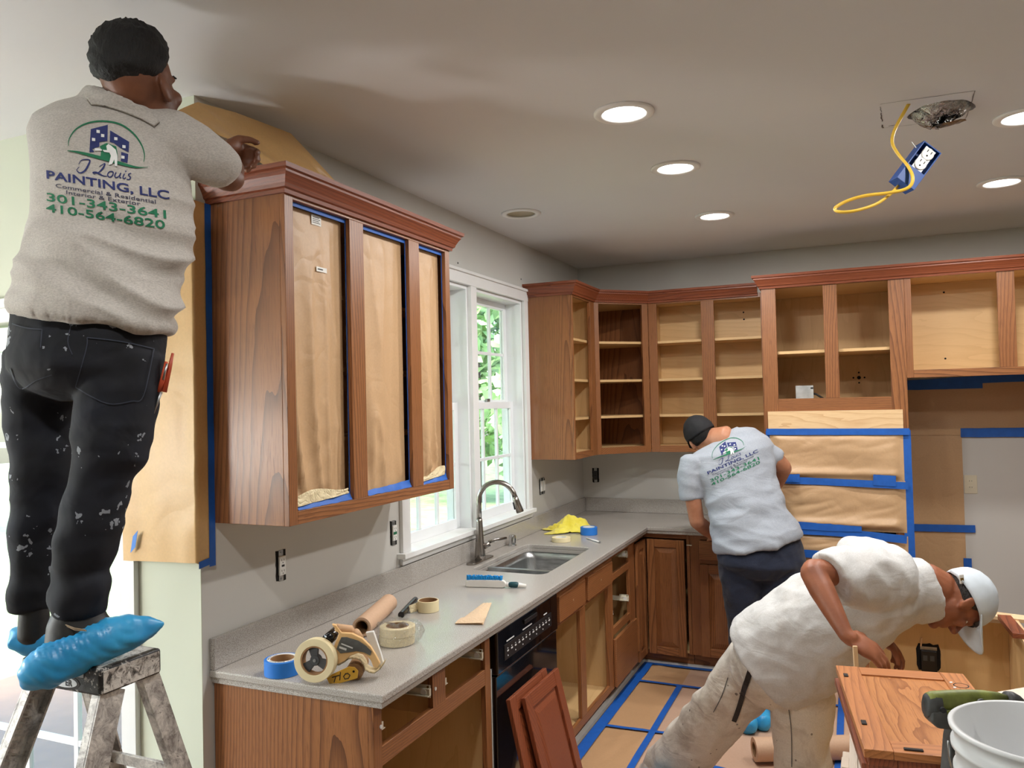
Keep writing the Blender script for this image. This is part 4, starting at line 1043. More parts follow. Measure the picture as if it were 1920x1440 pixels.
# ------------------------------------------------------------------ small things on the counter
def tape_roll(name, c, r, ri, h, mat, core, label, cat='tape roll', ax=(0, 0, 1), lab=False, group=None):
    o = thing(name, label, cat, c, group)
    MB().ring(c, r, ri, h, ax, 44).build('tape', mat, o, bev=0.0015)
    MB().ring(c, ri, ri - 0.003, h, ax, 40).build('core', core, o)
    return o
z_ = CT + 0.0006
p = on(530, 1262, 2, z_)
br = tape_roll('tape_roll', (p.x, p.y, z_), 0.056, 0.037, 0.047, 'blue_tape_edge', 'core_card', 'blue painters tape roll with white label by the tape dispenser')
tl = MB().ring((p.x, p.y, z_ + 0.0472), 0.047, 0.0375, 0.0006, seg=40).build('paper_label', 'sticker_white', br)
def text_mesh(s, size=1.0, shear=0.0, bold=0.0, spacing=1.0):
    cu = bpy.data.curves.new('txt', 'FONT'); cu.body = s; cu.size = size; cu.shear = shear; cu.offset = bold; cu.space_character = spacing; cu.resolution_u = 3
    o = bpy.data.objects.new('txt', cu); COL.objects.link(o)
    dg = bpy.context.evaluated_depsgraph_get(); me = bpy.data.meshes.new_from_object(o.evaluated_get(dg))
    bpy.data.objects.remove(o); bpy.data.curves.remove(cu)
    return me
me = text_mesh('MADE IN U.S.A.', 0.0085, bold=0.0002)
for a0 in (3.3, 4.9, 0.1):
    mb = MB(); w_ = max(v.co.x for v in me.vertices)
    for f in me.polygons: pass
    vs = []
    for v in me.vertices:
        a = a0 + (v.co.x - w_ / 2) / 0.0425; r_ = 0.0395 + (0.0065 - v.co.y) * 1.0
        r_ = 0.0395 + v.co.y; a = a0 - (v.co.x - w_ / 2) / 0.0425
        vs.append((p.x + r_ * math.cos(a), p.y + r_ * math.sin(a), z_ + 0.0480))
    mb.add(vs, [tuple(f.vertices) for f in me.polygons]).build('lettering', 'ink', tl)

# hand-held paper and tape dispenser
G0 = 2.395
gx = lambda X, Y, d=G0: P(480 + X / 6.0, 1080 + Y / 6.0, d)
def plate(pts, d0, d1, name, mat, parent, bev=0.0015):
    a = [gx(x, y, d0) for x, y in pts]
    n = len(a); b = [gx(x, y, d0) + CF * (d1 - d0) for x, y in pts]
    return MB().loft([a, b]).build(name, mat, parent, bev=bev)
dg_ = thing('masking_dispenser', 'tan hand-held masking dispenser with a cream tape roll and yellow tag', 'tape dispenser', gx(950, 1100))
plate([(850, 545), (900, 555), (960, 640), (1080, 650), (1200, 710), (1290, 800), (1350, 900), (1395, 985), (1370, 1035), (1320, 1030), (1290, 950), (1225, 880), (1150, 868), (1060, 900), (990, 960), (900, 1000), (868, 960), (870, 800), (930, 650)], G0 - 0.002, G0 + 0.012, 'side_arm', 'tan_plastic', dg_, 0.002)
plate([(960, 690), (1020, 690), (1150, 730), (1240, 790), (1300, 850), (1285, 895), (1215, 860), (1130, 845), (1040, 860), (950, 870), (905, 820), (935, 740)], G0 - 0.0045, G0 - 0.0022, 'label', 'grey_label', dg_, 0)
plate([(960, 755), (1090, 805), (1086, 820), (958, 768)], G0 - 0.0052, G0 - 0.0046, 'label_line', 'print_white', dg_, 0)
plate([(940, 790), (1020, 818), (1014, 840), (935, 812)], G0 - 0.0052, G0 - 0.0046, 'label_line', 'print_white', dg_, 0)
plate([(1230, 640), (1320, 625), (1400, 860), (1440, 1000), (1400, 1060), (1370, 1000), (1290, 800)], G0 + 0.03, G0 + 0.045, 'blade_guard', 'white_plastic', dg_, 0.002)
a_, b_ = gx(790, 690, G0 + 0.005), gx(905, 640, G0 + 0.05)
MB().tube([gx(800, 720, G0 + 0.01), gx(915, 620, G0 + 0.055)], 0.0175, 18).build('handle_grip', 'black_gloss', dg_, smooth=True)
MB().tube([gx(900, 580, G0 + 0.01), gx(1060, 600, G0 + 0.03), gx(1110, 690, G0 + 0.04)], [0.012, 0.013, 0.010], 12).build('handle_bow', 'tan_core', dg_, smooth=True)
MB().tube([gx(1120, 640, G0 + 0.02), gx(1160, 700, G0 + 0.05)], 0.014, 14).build('paper_core', 'tan_core', dg_, smooth=True)
# tape roll on its hub, facing the room
tc_ = gx(652, 955, G0 - 0.03); tax = (CF + CR * 0.16 - CU * 0.1).normalized()
MB().ring(tc_, 0.0640, 0.0425, 0.030, tax, 48).build('masking_tape', 'cream_tape', dg_, bev=0.0015)
MB().ring(tc_ + tax * 0.001, 0.0424, 0.0385, 0.028, tax, 40).build('roll_core', 'core_card', dg_)
hub = MB().lathe(tc_ + tax * 0.004, [(0.014, 0.0), (0.016, 0.003), (0.016, 0.02)], tax, 24).build('hub', 'dark_grey', dg_)
h1 = (CR - tax * CR.dot(tax)).normalized(); h2 = tax.cross(h1)
for k in range(3):
    a = 0.35 + k * 2 * PI / 3; e1 = h1 * math.cos(a) + h2 * math.sin(a); e2 = tax.cross(e1)
    MB().loft([[tc_ + tax * t_ + e1 * 0.010 - e2 * 0.010, tc_ + tax * t_ + e1 * 0.010 + e2 * 0.010, tc_ + tax * t_ + e1 * 0.0382 + e2 * 0.016, tc_ + tax * t_ + e1 * 0.0382 - e2 * 0.016] for t_ in (0.006, 0.016)]).build('hub_spoke', 'dark_grey', hub, bev=0.001)
MB().lathe(tc_ + tax * 0.0025, [(0.005, 0.0), (0.005, 0.003)], tax, 14).build('hub_screw', 'zinc', hub)
# brown paper roll end, curled paper and the yellow tag
pc_ = gx(1105, 1085, G0 + 0.012)
MB().ring(pc_, 0.0265, 0.012, 0.10, CF, 30).build('paper_roll', 'core_card', dg_, bev=0.001)
cur = [(885, 1000), (930, 1005), (985, 975), (1040, 935), (1110, 925), (1170, 945), (1210, 1000), (1225, 1055), (1270, 1085), (1330, 1095), (1390, 1050), (1440, 985)]
def crv(u, v):
    k = u * (len(cur) - 1); i = min(int(k), len(cur) - 2); f = k - i
    q = V(cur[i]).lerp(V(cur[i + 1]), f)
    return gx(q.x, q.y, G0 - 0.002) + CF * (0.045 * v)
sheet('paper_curl', 'masking_paper', dg_, crv, 44, 3, 0.002)
tagp = plate([(795, 1155), (850, 1110), (1045, 1020), (1110, 1028), (1150, 1070), (1140, 1150), (1080, 1170), (860, 1230), (820, 1205)], G0 - 0.012, G0 - 0.008, 'tag', 'yellow_plastic', dg_, 0.001)
MB().lathe(gx(1098, 1075, G0 - 0.0125), [(0.0035, 0), (0.0035, 0.0008)], CF, 14).build('tag_hole', 'dark_hole', tagp)
def stroke(pts, d, r): return MB().tube([gx(x, y, d) for x, y in pts], r, 6)
for st in ([(855, 1142), (938, 1116)], [(898, 1130), (878, 1196)], [(950, 1082), (942, 1172)], [(1010, 1095), (985, 1130), (1000, 1160), (1040, 1150), (1058, 1115), (1030, 1095), (1000, 1105)]):
    stroke(st, G0 - 0.0128, 0.0015).build('handwriting', 'ink', tagp)

# kraft roll and black tube lying on the counter
a, b = on(678, 1176, 2, CT + 0.036), on(729, 1130, 2, CT + 0.036)
kr = thing('kraft_paper_roll', 'short brown kraft paper roll lying by the backsplash', 'paper roll', ((a + b) / 2) - V((0, 0, 0.036)))
ax_ = (b - a).normalized()
MB().lathe_closed(a, [(0.035, 0), (0.035, (b - a).length), (0.026, (b - a).length), (0.026, 0)], ax_, 32).build('paper', 'kraft_roll', kr, smooth=False, bev=0.001)
MB().lathe_closed(a, [(0.0258, 0.001), (0.0258, (b - a).length - 0.001), (0.022, (b - a).length - 0.001), (0.022, 0.001)], ax_, 28).build('core', 'core_card', kr)
a, b = on(752, 1153, 2, CT + 0.0135), on(779, 1124, 2, CT + 0.0135)
bt = thing('black_tube', 'slim black tube lying beside a cream tape roll', 'tube', ((a + b) / 2) - V((0, 0, 0.0135)))
bl = (b - a).length
MB().lathe(a, [(0.0128, 0), (0.0128, bl * 0.9)], (b - a), 20).build('barrel', 'spray_black', bt, bev=0.001)
MB().lathe(a + (b - a) * 0.9, [(0.0118, 0), (0.0118, bl * 0.1)], (b - a), 20).build('end_cap', 'dark_grey', bt, bev=0.001)
# wrapped pair of masking rolls
p = on(737, 1213, 2, z_)
p = V((p.x - 0.012, p.y + 0.045, z_))
for k in range(2):
    tape_roll('tape_roll', (p.x + 0.003 * k, p.y, z_ + 0.001 + k * 0.0305), 0.062, 0.040, 0.030, 'cream_tape', 'core_card', ['lower cream masking tape roll inside the clear plastic wrap', 'upper cream masking tape roll inside the clear plastic wrap'][k], group='masking rolls in plastic wrap')
wr_ = MB()
rings = []
for j in range(13):
    v = j / 12
    rg = []
    for k in range(48):
        a = 2 * PI * k / 48
        if v < 0.72: rad = 0.066; z = z_ + 0.0008 + v / 0.72 * 0.066
        else: rad = 0.066 - 0.056 * ((v - 0.72) / 0.28); z = z_ + 0.068 + 0.010 * math.sin((v - 0.72) / 0.28 * PI)
        n_ = 0.010 * noise.noise(V((math.cos(a) * 3, math.sin(a) * 3, v * 7))) + 0.009 * noise.noise(V((math.cos(a) * 9, math.sin(a) * 9, v * 16)))
        ex = 0.030 * max(0, math.cos(a - 0.55)) ** 8 * math.sin(PI * min(1, v * 1.2))
        rg.append(V((p.x + (rad + abs(n_) + ex) * math.cos(a), p.y + (rad + abs(n_) + ex) * math.sin(a), max(z_ + 0.0008, z + n_ * 0.6))))
    rings.append(rg)
o = wr_.loft(rings, False).build('plastic_wrap', 'clear_wrap', None, smooth=True, fix=False)
tag(o, 'crinkled clear plastic wrap around two masking tape rolls', 'plastic wrap')
# partly used masking roll with loose tail
p = on(798, 1149, 2, z_)
c_ = V((p.x - 0.004, p.y + 0.03, z_))
mr = tape_roll('tape_roll', c_, 0.043, 0.038, 0.044, 'cream_tape', 'core_card', 'thin used-up masking tape roll with a crumpled loose tail')
def tail(u, v):
    a = c_ + V((-0.030, -0.032, 0.002 + 0.038 * v))
    q = a + V((-0.020 * u - 0.006 * v * u, -0.018 * u + 0.008 * math.sin(u * 5), -0.010 * u * v)) + V((0.006, 0.004, 0)) * noise.noise(V((u * 4, v * 4, 2)))
    q.z = max(q.z, z_ + 0.002); return q
sheet('loose_tail', 'masking_paper', mr, tail, 12, 6)
# folded paper scrap
c0, c1_, c2_, c3_ = [on(x, y, 2, z_) for x, y in ((853, 1171), (906, 1172), (922, 1131), (905, 1132))]
def scr(u, v):
    q = (c0 * (1 - u) + c1_ * u) * (1 - v) + (c3_ * (1 - u) + c2_ * u) * v
    q.z = z_ + 0.0014 + 0.006 * math.sin(PI * u) * math.sin(PI * v) + 0.003 * abs(noise.noise(V((u * 3, v * 3, 5)))); return q
sc_ = sheet('paper_scrap', 'kraft_scrap', None, scr, 16, 16, label='pale folded paper scrap near the counter edge above the dishwasher', cat='paper')
sheet('folded_flap', 'kraft_scrap', sc_, lambda u, v: ((c0 * (1 - u) + c1_ * u) * (1 - 0.28 * v) + (c3_ * (1 - u) + c2_ * u) * 0.28 * v) * V((1, 1, 1)).x + V((0, 0, 0.004 + 0.005 * math.sin(PI * v) + 0.004 * u)), 12, 6)
# counter brush
ba, bb = on(872, 1101, 2, z_), on(988, 1104, 2, z_)
bd = (bb - ba); BL = bd.length; bd.normalize(); bn = V((-bd.y, bd.x, 0))
bru = thing('counter_brush', 'white counter brush with bright blue bristles', 'brush', (ba + bb) / 2)
def bq(s, t, h): return ba + bd * (s * BL) + bn * t + V((0, 0, h))
pts = [(0.0, 0.006), (0.02, 0.0005), (0.10, 0.0003), (0.60, 0.0003), (0.66, 0.006), (0.67, 0.020), (0.63, 0.032), (0.55, 0.036), (0.08, 0.034), (0.01, 0.026)]
MB().loft([[bq(s, t, h) for s, h in pts] for t in (0.0, 0.022)]).build('head', 'brush_white', bru, bev=0.004)
rb = random.Random(5)
for k in range(34):
    for j in range(3):
        s = 0.03 + 0.56 * k / 33 + rb.uniform(-0.004, 0.004); t = 0.004 + j * 0.007
        if k % 1 == 0 and j == 0:
            mbb = MB() if k == 0 else mbb
        q0 = bq(s, t, 0.033); q1 = bq(s + rb.uniform(-0.012, 0.012), t + rb.uniform(-0.003, 0.003), 0.052 + rb.uniform(-0.006, 0.003))
        mbb.tube([q0, q1], [0.0026, 0.0032], 5)
mbb.build('bristles', 'brush_blue', bru, kind='stuff')
MB().tube([bq(0.64, 0.011, 0.016), bq(0.70, 0.011, 0.013), bq(0.86, 0.011, 0.013), bq(0.98, 0.011, 0.010)], [0.009, 0.011, 0.0115, 0.008], 12).build('handle', 'brush_white', bru, smooth=True)
MB().tube([bq(0.69, 0.010, 0.0135), bq(0.74, 0.0095, 0.0145), bq(0.83, 0.0095, 0.0145), bq(0.88, 0.010, 0.0135)], [0.008, 0.0135, 0.0135, 0.008], 12).build('rubber_grip', 'teal_rubber', bru, smooth=True)
# yellow cloth
cc = V((0.195, 2.90, z_))
def clo(u, v):
    x, y = (u - 0.5) * 2, (v - 0.5) * 2
    rr = math.sqrt(x * x + y * y)
    ang = math.atan2(y, x)
    ext = 1 + 0.22 * math.sin(3 * ang + 1) + 0.12 * math.sin(5 * ang)
    q = CR * (x * 0.135 * ext); q.z = 0; q += V((-CR.y, CR.x, 0)) * (y * 0.105 * ext)
    h = 0.085 * math.exp(-((x - 0.12) ** 2 / 0.16 + (y - 0.05) ** 2 / 0.35)) + 0.045 * math.exp(-((x - 0.62) ** 2 / 0.06 + y * y / 0.3)) + 0.028 * math.exp(-((x + 0.45) ** 2 / 0.12 + y * y / 0.3))
    h += 0.030 * abs(noise.noise(V((x * 2.2 + 3, y * 2.6, 4)))) * (1.1 - min(1, rr * 0.8)) + 0.012 * abs(noise.noise(V((x * 5, y * 5, 9))))
    r_ = cc + q + V((0, 0, 0.003 + h * sm(1.35, 0.75, rr))); r_.x = max(r_.x, 0.0255); return r_
sheet('cleaning_cloth', 'yellow_cloth', None, clo, 60, 60, 0.003, label='crumpled yellow microfibre cloth beyond the sink', cat='cloth')
p = on(1050, 1017, 2, z_); c_ = V((p.x - 0.005, p.y + 0.035, z_))
tape_roll('tape_roll', c_, 0.056, 0.034, 0.026, 'cream_tape', 'sticker_white', 'flat cream masking tape roll in front of the yellow cloth')
p = on(1102, 1004, 2, z_); c_ = V((p.x - 0.005, p.y + 0.04, z_))
br2 = tape_roll('tape_roll', c_, 0.053, 0.037, 0.047, 'blue_tape_edge', 'sticker_white', 'bright blue painters tape roll beyond the sink beside the yellow cloth')
a, b = on(1100, 1009, 2, CT + 0.006), on(1127, 1017, 2, CT + 0.006)
pn = thing('pen', 'thin silver pen lying beside the bright blue tape roll', 'pen', (a + b) / 2 - V((0, 0, 0.006)))
MB().tube([a, a + (b - a) * 0.88], 0.005, 10).build('barrel', 'white_plastic', pn, smooth=True); MB().tube([a + (b - a) * 0.88, b], [0.005, 0.001], 10).build('tip', 'zinc', pn, smooth=True)

# ------------------------------------------------------------------ outlets and switches without plates
def outlet(o, eu, en, label, w=0.052, h=0.108, face='white_plastic', n=1, switch=False, sticker=False, duplex=False):
    o, eu, en, ez = V(o), V(eu), V(en), V((0, 0, 1))
    r = thing('wall_outlet' if not switch else 'wall_switch', label, 'outlet' if not switch else 'switch', o)
    q = lambda a, b, c: o + eu * a + ez * b + en * c
    mb = MB(); pts = []
    for k in range(28):
        a = 2 * PI * k / 28; c_, s_ = math.cos(a), math.sin(a)
        m = max(abs(c_) / (w / 2), abs(s_) / (h / 2)); rr = (1 / m) * (1 + 0.10 * noise.noise(V((c_ * 3, s_ * 3, o.y))))
        pts.append((rr * c_, rr * s_))
    MB().loft([[q(a, b, c) for a, b in pts] for c in (0.0006, 0.0016)]).build('cutout', 'dark_hole', r)
    for i in range(n):
        u = (i - (n - 1) / 2) * 0.046
        MB().obox(q(u - 0.012, -h / 2 - 0.002, 0.0016), eu * 0.024, ez * (h + 0.004), en * 0.0016).build('mounting_strap', 'zinc', r, bev=0.0008)
        b_ = MB().obox(q(u - 0.0165, -0.034, 0.0034), eu * 0.033, ez * 0.068, en * 0.008).build('device', face, r, bev=0.002)
        if switch: MB().obox(q(u - 0.012, -0.028, 0.0114), eu * 0.024, ez * 0.056, en * 0.002).build('rocker', face, b_, bev=0.002)
        else:
            for s in (-1, 1):
                for dx in (-0.006, 0.006): MB().obox(q(u + dx - 0.001, s * 0.019 - 0.002, 0.0114), eu * 0.002, ez * 0.007, en * 0.0004).build('slot', 'dark_hole', b_)
                MB().lathe(q(u, s * 0.019 - 0.008, 0.0114), [(0.0022, 0), (0.0022, 0.0004)], en, 8).build('slot', 'dark_hole', b_)
            MB().obox(q(u - 0.007, -0.0035, 0.0114), eu * 0.014, ez * 0.007, en * 0.0015).build('test_button', 'black_plastic', b_)
        if sticker: MB().obox(q(u - 0.015, -0.006, 0.013), eu * 0.026, ez * 0.012, en * 0.0004).build('sticker', 'green_ink', b_)
        for s in (-1, 1): MB().lathe(q(u, s * (h / 2 - 0.007), 0.0032), [(0.004, 0), (0.004, 0.002)], en, 10).build('screw', 'zinc', r)
outlet((0, 0.379, 1.179), (0, 1, 0), (1, 0, 0), 'bare white outlet under the papered wall cabinet by the wall end')
outlet((0, 1.138, 1.175), (0, 1, 0), (1, 0, 0), 'bare white outlet with a green sticker beside the window casing', sticker=True)
outlet((0, 2.975, 1.191), (0, 1, 0), (1, 0, 0), 'bare wall switch in a ragged cutout under the narrow wall cabinet', w=0.098, n=2, switch=True)
outlet((0.101, L, 1.183), (1, 0, 0), (0, -1, 0), 'bare dark outlet on the back wall near the corner', face='dark_grey')
ou = thing('wall_outlet', 'ivory outlet with plate on the bare fridge space wall', 'outlet', (2.556, L, 1.163))
box('plate', 'outlet_ivory', ou, 2.540, 2.612, L - 0.006, L - 0.0005, 1.105, 1.221, bev=0.002)
for s in (-1, 1):
    d_ = MB().prism([(x, L - 0.006, z) for x, z in rrect(2.560, 2.592, 1.163 + s * 0.02 - 0.014, 1.163 + s * 0.02 + 0.014, 0.01)], (0, -0.002, 0)).build('receptacle', 'outlet_ivory', ou)
    for dx in (-0.006, 0.006): box('slot', 'dark_hole', d_, 2.576 + dx - 0.001, 2.576 + dx + 0.001, L - 0.0086, L - 0.008, 1.163 + s * 0.02 - 0.002, 1.163 + s * 0.02 + 0.006, bev=0)
for k, (y, z) in enumerate(((1.34, 2.60), (1.83, 2.50), (2.70, 2.53))):
    MB().lathe((0.0004, y, z), [(0.006, 0), (0.004, 0.002)], (1, 0, 0), 10).build('wall_anchor', 'dark_grey', None, label=['small dark screw hole high above the window near the crown', 'small dark screw hole just over the window casing', 'small dark screw hole over the far window corner'][k], cat='screw hole')

# ------------------------------------------------------------------ papers and tape on the floor
XS = [0.60, 0.90, 1.80, 2.75]; YS = [0.45, 1.35, 2.19, 2.895, 3.255]
fl = {}
for i in range(3):
    for j in range(4):
        if i == 0 and j == 0: continue
        def ff(u, v, i=i, j=j):
            e = sm(0, 1, min(1, 8 * u, 8 * (1 - u), 8 * v, 8 * (1 - v)))
            n_ = noise.noise(V((u * 2.2 + i * 5 + v * 0.8, v * 3.1 + j * 7, 1))) + 0.5 * noise.noise(V((u * 5 + i, v * 7 + j, 4)))
            return V((XS[i] + (XS[i + 1] - XS[i]) * u, YS[j] + (YS[j + 1] - YS[j]) * v, 0.0025 + e * 0.009 * max(0, n_ + 0.25)))
        where = ['beside the cabinet toe kick', 'in the middle of the aisle', 'beside the fridge space'][i] + [', just past the leaning doors', ', level with the dishwasher', ', level with the sink base', ', along the back run'][j]
        sheet('floor_paper', 'kraft_floor' if i == 0 else 'kraft_pink', None, ff, 20, 20, 0.001, label='brown floor masking paper ' + where, cat='floor paper', group='floor masking papers')
def ftape(a, b, w, label, z=0.0115):
    a, b = V(a), V(b); d = (b - a).normalized(); n = V((-d.y, d.x))
    def fn(u, v):
        q = a.lerp(b, u) + n * (w * (v - 0.5) + 0.002 * noise.noise(V((u * 7, 0, w))))
        return V((q.x, q.y, z + 0.0012 * noise.noise(V((u * 12, v, 3)))))
    sheet('floor_tape', 'blue_tape', None, fn, 30, 2, 0.0007, label=label, cat='tape', group='blue tape on the floor paper')
ftape((0.622, 0.95), (0.622, 3.25), 0.060, 'wide blue tape running along the toe kick of the window run', 0.0135)
ftape((0.62, 3.238), (2.2, 3.238), 0.036, 'blue tape along the toe kick of the back run')
ftape((0.898, 1.0), (0.898, 2.895), 0.034, 'long blue floor tape down the aisle, parallel to the window run', 0.0128)
ftape((0.65, 2.905), (2.2, 2.88), 0.026, 'blue floor tape crossing the aisle by the corner cabinet', 0.0120)
ftape((0.65, 2.182), (1.06, 2.200), 0.026, 'short blue floor tape crossing beside the sink base', 0.0120)
ftape((1.06, 1.93), (1.85, 1.80), 0.034, 'blue floor tape slanting past the bent painter')
ftape((1.80, 1.0), (1.80, 3.2), 0.034, 'blue floor tape running toward the oven cabinet', 0.0120)
ftape((1.8, 2.45), (2.6, 2.42), 0.030, 'blue floor tape leading to the fridge space', 0.0125)
a = V((1.43, 2.02, 0.068)); b = a + V((0.62, 0.27, 0))
kr = thing('kraft_paper_roll', 'thick kraft paper roll lying on the floor behind the bent painter', 'paper roll', ((a + b) / 2) - V((0, 0, 0.068)))
MB().lathe_closed(a, [(0.055, 0), (0.055, (b - a).length), (0.034, (b - a).length), (0.034, 0)], (b - a), 36).build('paper', 'kraft_roll', kr, bev=0.001)
MB().lathe_closed(a, [(0.0338, 0.001), (0.0338, (b - a).length - 0.001), (0.029, (b - a).length - 0.001), (0.029, 0.001)], (b - a), 28).build('core', 'core_card', kr)

# ------------------------------------------------------------------ papered end of the window wall
def we(u, v):
    z = 1.262 + (2.418 - 1.262) * v
    s = u * 0.385
    w_ = 0.006 * noise.noise(V((u * 5, v * 3, 3))) + 0.007 * abs(noise.noise(V((u * 2, v * 9, 6)))) * sm(0.4, 0.9, u)
    if s < 0.322: return V((-0.312 + s, -0.024 - w_, z + 0.012 * (u - 0.5)))
    return V((0.010 + w_ * 0.5, -0.024 + (s - 0.322), z))
sheet('wall_paper_sheet', 'kraft_gold', None, we, 60, 80, label='tall brown paper sheet wrapped round the wall end behind the ladder', cat='paper')
def tw(u, v): return V((0.0125 + 0.002 * noise.noise(V((0, v * 8, 1))), 0.026 + 0.026 * u, 1.245 + 1.172 * v))
sheet('painters_tape', 'blue_tape', None, tw, 2, 40, 0.001, label='long vertical blue tape between the papered wall end and wall cabinet', cat='tape')
sheet('painters_tape', 'blue_tape', None, lambda u, v: V((0.012 + 0.016 * 0, -0.018 + 0.046 * u, 1.246 + 0.022 * v + 0.006 * u)), 4, 3, 0.001, label='short blue tape under the papered wall end corner', cat='tape')
tA, tB = on(247, 1008, 1, -0.034), on(258, 1018, 1, -0.034)
sheet('painters_tape', 'blue_tape_edge', None, lambda u, v: V((tA.x - 0.004 + 0.022 * u + 0.012 * v, -0.036, tA.z - 0.05 + 0.055 * v + 0.02 * u)), 3, 3, 0.001, label='small blue tape tab on the lower left edge of the hanging paper', cat='tape')
# loose sheet the painter is fixing on top of the cabinet
bot = [V((0.262, 0.060, 2.5025)), V((0.255, 0.15, 2.5025)), V((0.245, 0.28, 2.5025)), V((0.225, 0.42, 2.5025)), V((0.20, 0.56, 2.5025))]
top = [on(318, 215, 0, 0.13), on(372, 192, 0, 0.13), on(440, 210, 0, 0.12), on(545, 250, 0, 0.12), on(640, 352, 0, 0.20)]
def lerp_l(l, u):
    k = u * (len(l) - 1); i = min(int(k), len(l) - 2); return l[i].lerp(l[i + 1], k - i)
def tps(u, v):
    q = lerp_l(bot, u).lerp(lerp_l(top, u), v)
    e = math.sin(PI * v)
    return q + V((0.030 * e * math.sin(u * 9 + v * 2.0) * (1 - u) + 0.02 * e * noise.noise(V((u * 4, v * 3, 2))), 0.01 * noise.noise(V((u * 3, v * 5, 8))), 0.0))
sheet('masking_paper', 'kraft_gold', None, tps, 60, 30, label='loose curled brown paper sheet standing on top of the wall cabinet', cat='paper')

# ------------------------------------------------------------------ ceiling cut-out, duct and hanging outlet
ln = thing('drywall_patch', 'cut rectangular drywall patch outline around the ceiling duct', 'ceiling patch', (2.18, 1.27, H))
TL, TR, BL_, BR_ = V((2.036, 1.122)), V((2.327, 1.137)), V((2.052, 1.402)), V((2.331, 1.431))
def seam(a, b, w, nm='seam', s0=0.0, s1=1.0):
    def fn(u, v):
        q = a.lerp(b, s0 + (s1 - s0) * u); d = (b - a).normalized(); n = V((-d.y, d.x)); q = q + n * (w * (v - 0.5) * (0.6 + 0.8 * abs(noise.noise(V((u * 9, a.x, a.y))))) + 0.003 * noise.noise(V((u * 6, b.x, b.y))))
        return V((q.x, q.y, H - 0.0008))
    sheet(nm, 'dark_grey', ln, fn, 30, 1, 0.0006)
seam(TL, TR, 0.0018); seam(TR, BR_, 0.0026); seam(TL, BL_, 0.0022, s0=0.1, s1=0.3); seam(TL, BL_, 0.005, s0=0.35, s1=0.7); seam(TL, BL_, 0.006, s0=0.85); seam(BL_, BR_, 0.0012, s1=0.55); seam(BL_ + V((0.02, -0.015)), BL_ + V((0.045, -0.015)), 0.004); seam(BR_ + V((-0.05, -0.04)), BR_ + V((-0.03, -0.05)), 0.004)
du = thing('flex_duct', 'crumpled silver foil duct poking through the ceiling hole', 'duct', (DUCT[0], DUCT[1], H))
def foil(u, v):
    a = 2 * PI * u; r_ = 0.096 * (1 + 0.12 * math.sin(3 * a)) * (1 - 0.82 * v ** 1.4)
    n_ = 0.016 * noise.noise(V((math.cos(a) * 4, math.sin(a) * 4, v * 5))) + 0.010 * abs(noise.noise(V((math.cos(a) * 10, math.sin(a) * 10, v * 9))))
    rr = r_ + n_ * (v > 0.05)
    return V((DUCT[0] + rr * math.cos(a), DUCT[1] + rr * math.sin(a) * 0.94, H + 0.012 - 0.052 * math.sin(min(1, v * 1.1) * PI * 0.5) + 0.02 * v * math.cos(a + 0.6) + n_))
sheet('foil_sleeve', 'foil', du, foil, 64, 20, 0.001)
def inner(u, v):
    a = 2 * PI * u; r_ = 1 - v
    x = 0.060 * math.cos(a) * r_; y = 0.034 * math.sin(a) * r_
    ca, sa = math.cos(0.35), math.sin(0.35)
    return V((DUCT[0] + 0.022 + x * ca - y * sa, DUCT[1] + 0.015 + x * sa + y * ca, H - 0.050 + 0.010 * x / 0.06 - 0.003 * (1 - r_) + 0.004 * noise.noise(V((x * 60, y * 60, 1)))))
sheet('dark_mouth', 'spray_black', du, inner, 28, 6, 0.001)
pts = [(1705, 193, 2.775), (1692, 216, 2.77), (1677, 245, 2.76), (1673, 268, 2.75), (1684, 289, 2.73), (1702, 311, 2.70), (1711, 331, 2.68), (1708, 347, 2.68), (1694, 356, 2.69), (1664, 362, 2.71), (1622, 367, 2.74), (1588, 377, 2.76), (1566, 390, 2.76), (1572, 397, 2.74), (1600, 396, 2.72), (1640, 384, 2.72), (1666, 367, 2.73), (1684, 349, 2.745)]
def spline(ps, n=5):
    ps = [V(p) for p in ps]; out = []
    for i in range(len(ps) - 1):
        a, b, c, d = ps[max(i - 1, 0)], ps[i], ps[i + 1], ps[min(i + 2, len(ps) - 1)]
        for k in range(n):
            t = k / n
            out.append(0.5 * ((2 * b) + (c - a) * t + (2 * a - 5 * b + 4 * c - d) * t * t + (3 * b - a - 3 * c + d) * t ** 3))
    return out + [ps[-1]]
cab = thing('hanging_outlet', 'blue outlet box with white duplex hanging on a yellow cable from the ceiling', 'electrical outlet', P(1705, 194, 2.775))
MB().tube([P(*q) for q in spline(pts)], 0.0062, 10, sq=0.75).build('cable', 'yellow_cable', cab, smooth=True)
bx0 = P(1717, 312, 2.735); pxm = 2.735 / FPX
ea = (CR * 0.60 + CU * 0.80).normalized(); eb_ = (CR * 0.80 - CU * 0.60).normalized()
cx = lambda a, b, c: bx0 + ea * (a * pxm) + eb_ * (b * pxm) + CF * c
rim = MB()
for (a0, a1, b0, b1) in ((-46, 40, -20, -17.5), (-46, 40, 17.5, 20), (37.5, 40, -17.5, 17.5), (-46, -43, -17.5, 17.5)):
    rim.obox(cx(a0, b0, -0.03), ea * ((a1 - a0) * pxm), eb_ * ((b1 - b0) * pxm), CF * 0.06)
rim.obox(cx(-46, -20, 0.026), ea * (86 * pxm), eb_ * (40 * pxm), CF * 0.004)
rim.obox(cx(-46, -20, -0.032), ea * (34 * pxm), eb_ * (40 * pxm), CF * 0.003)
bb_ = rim.build('box', 'blue_box_plastic', cab, bev=0.001)
dv = MB().obox(cx(-14, -11, -0.031), ea * (48 * pxm), eb_ * (22 * pxm), CF * 0.012).build('yoke', 'zinc', cab, bev=0.001)
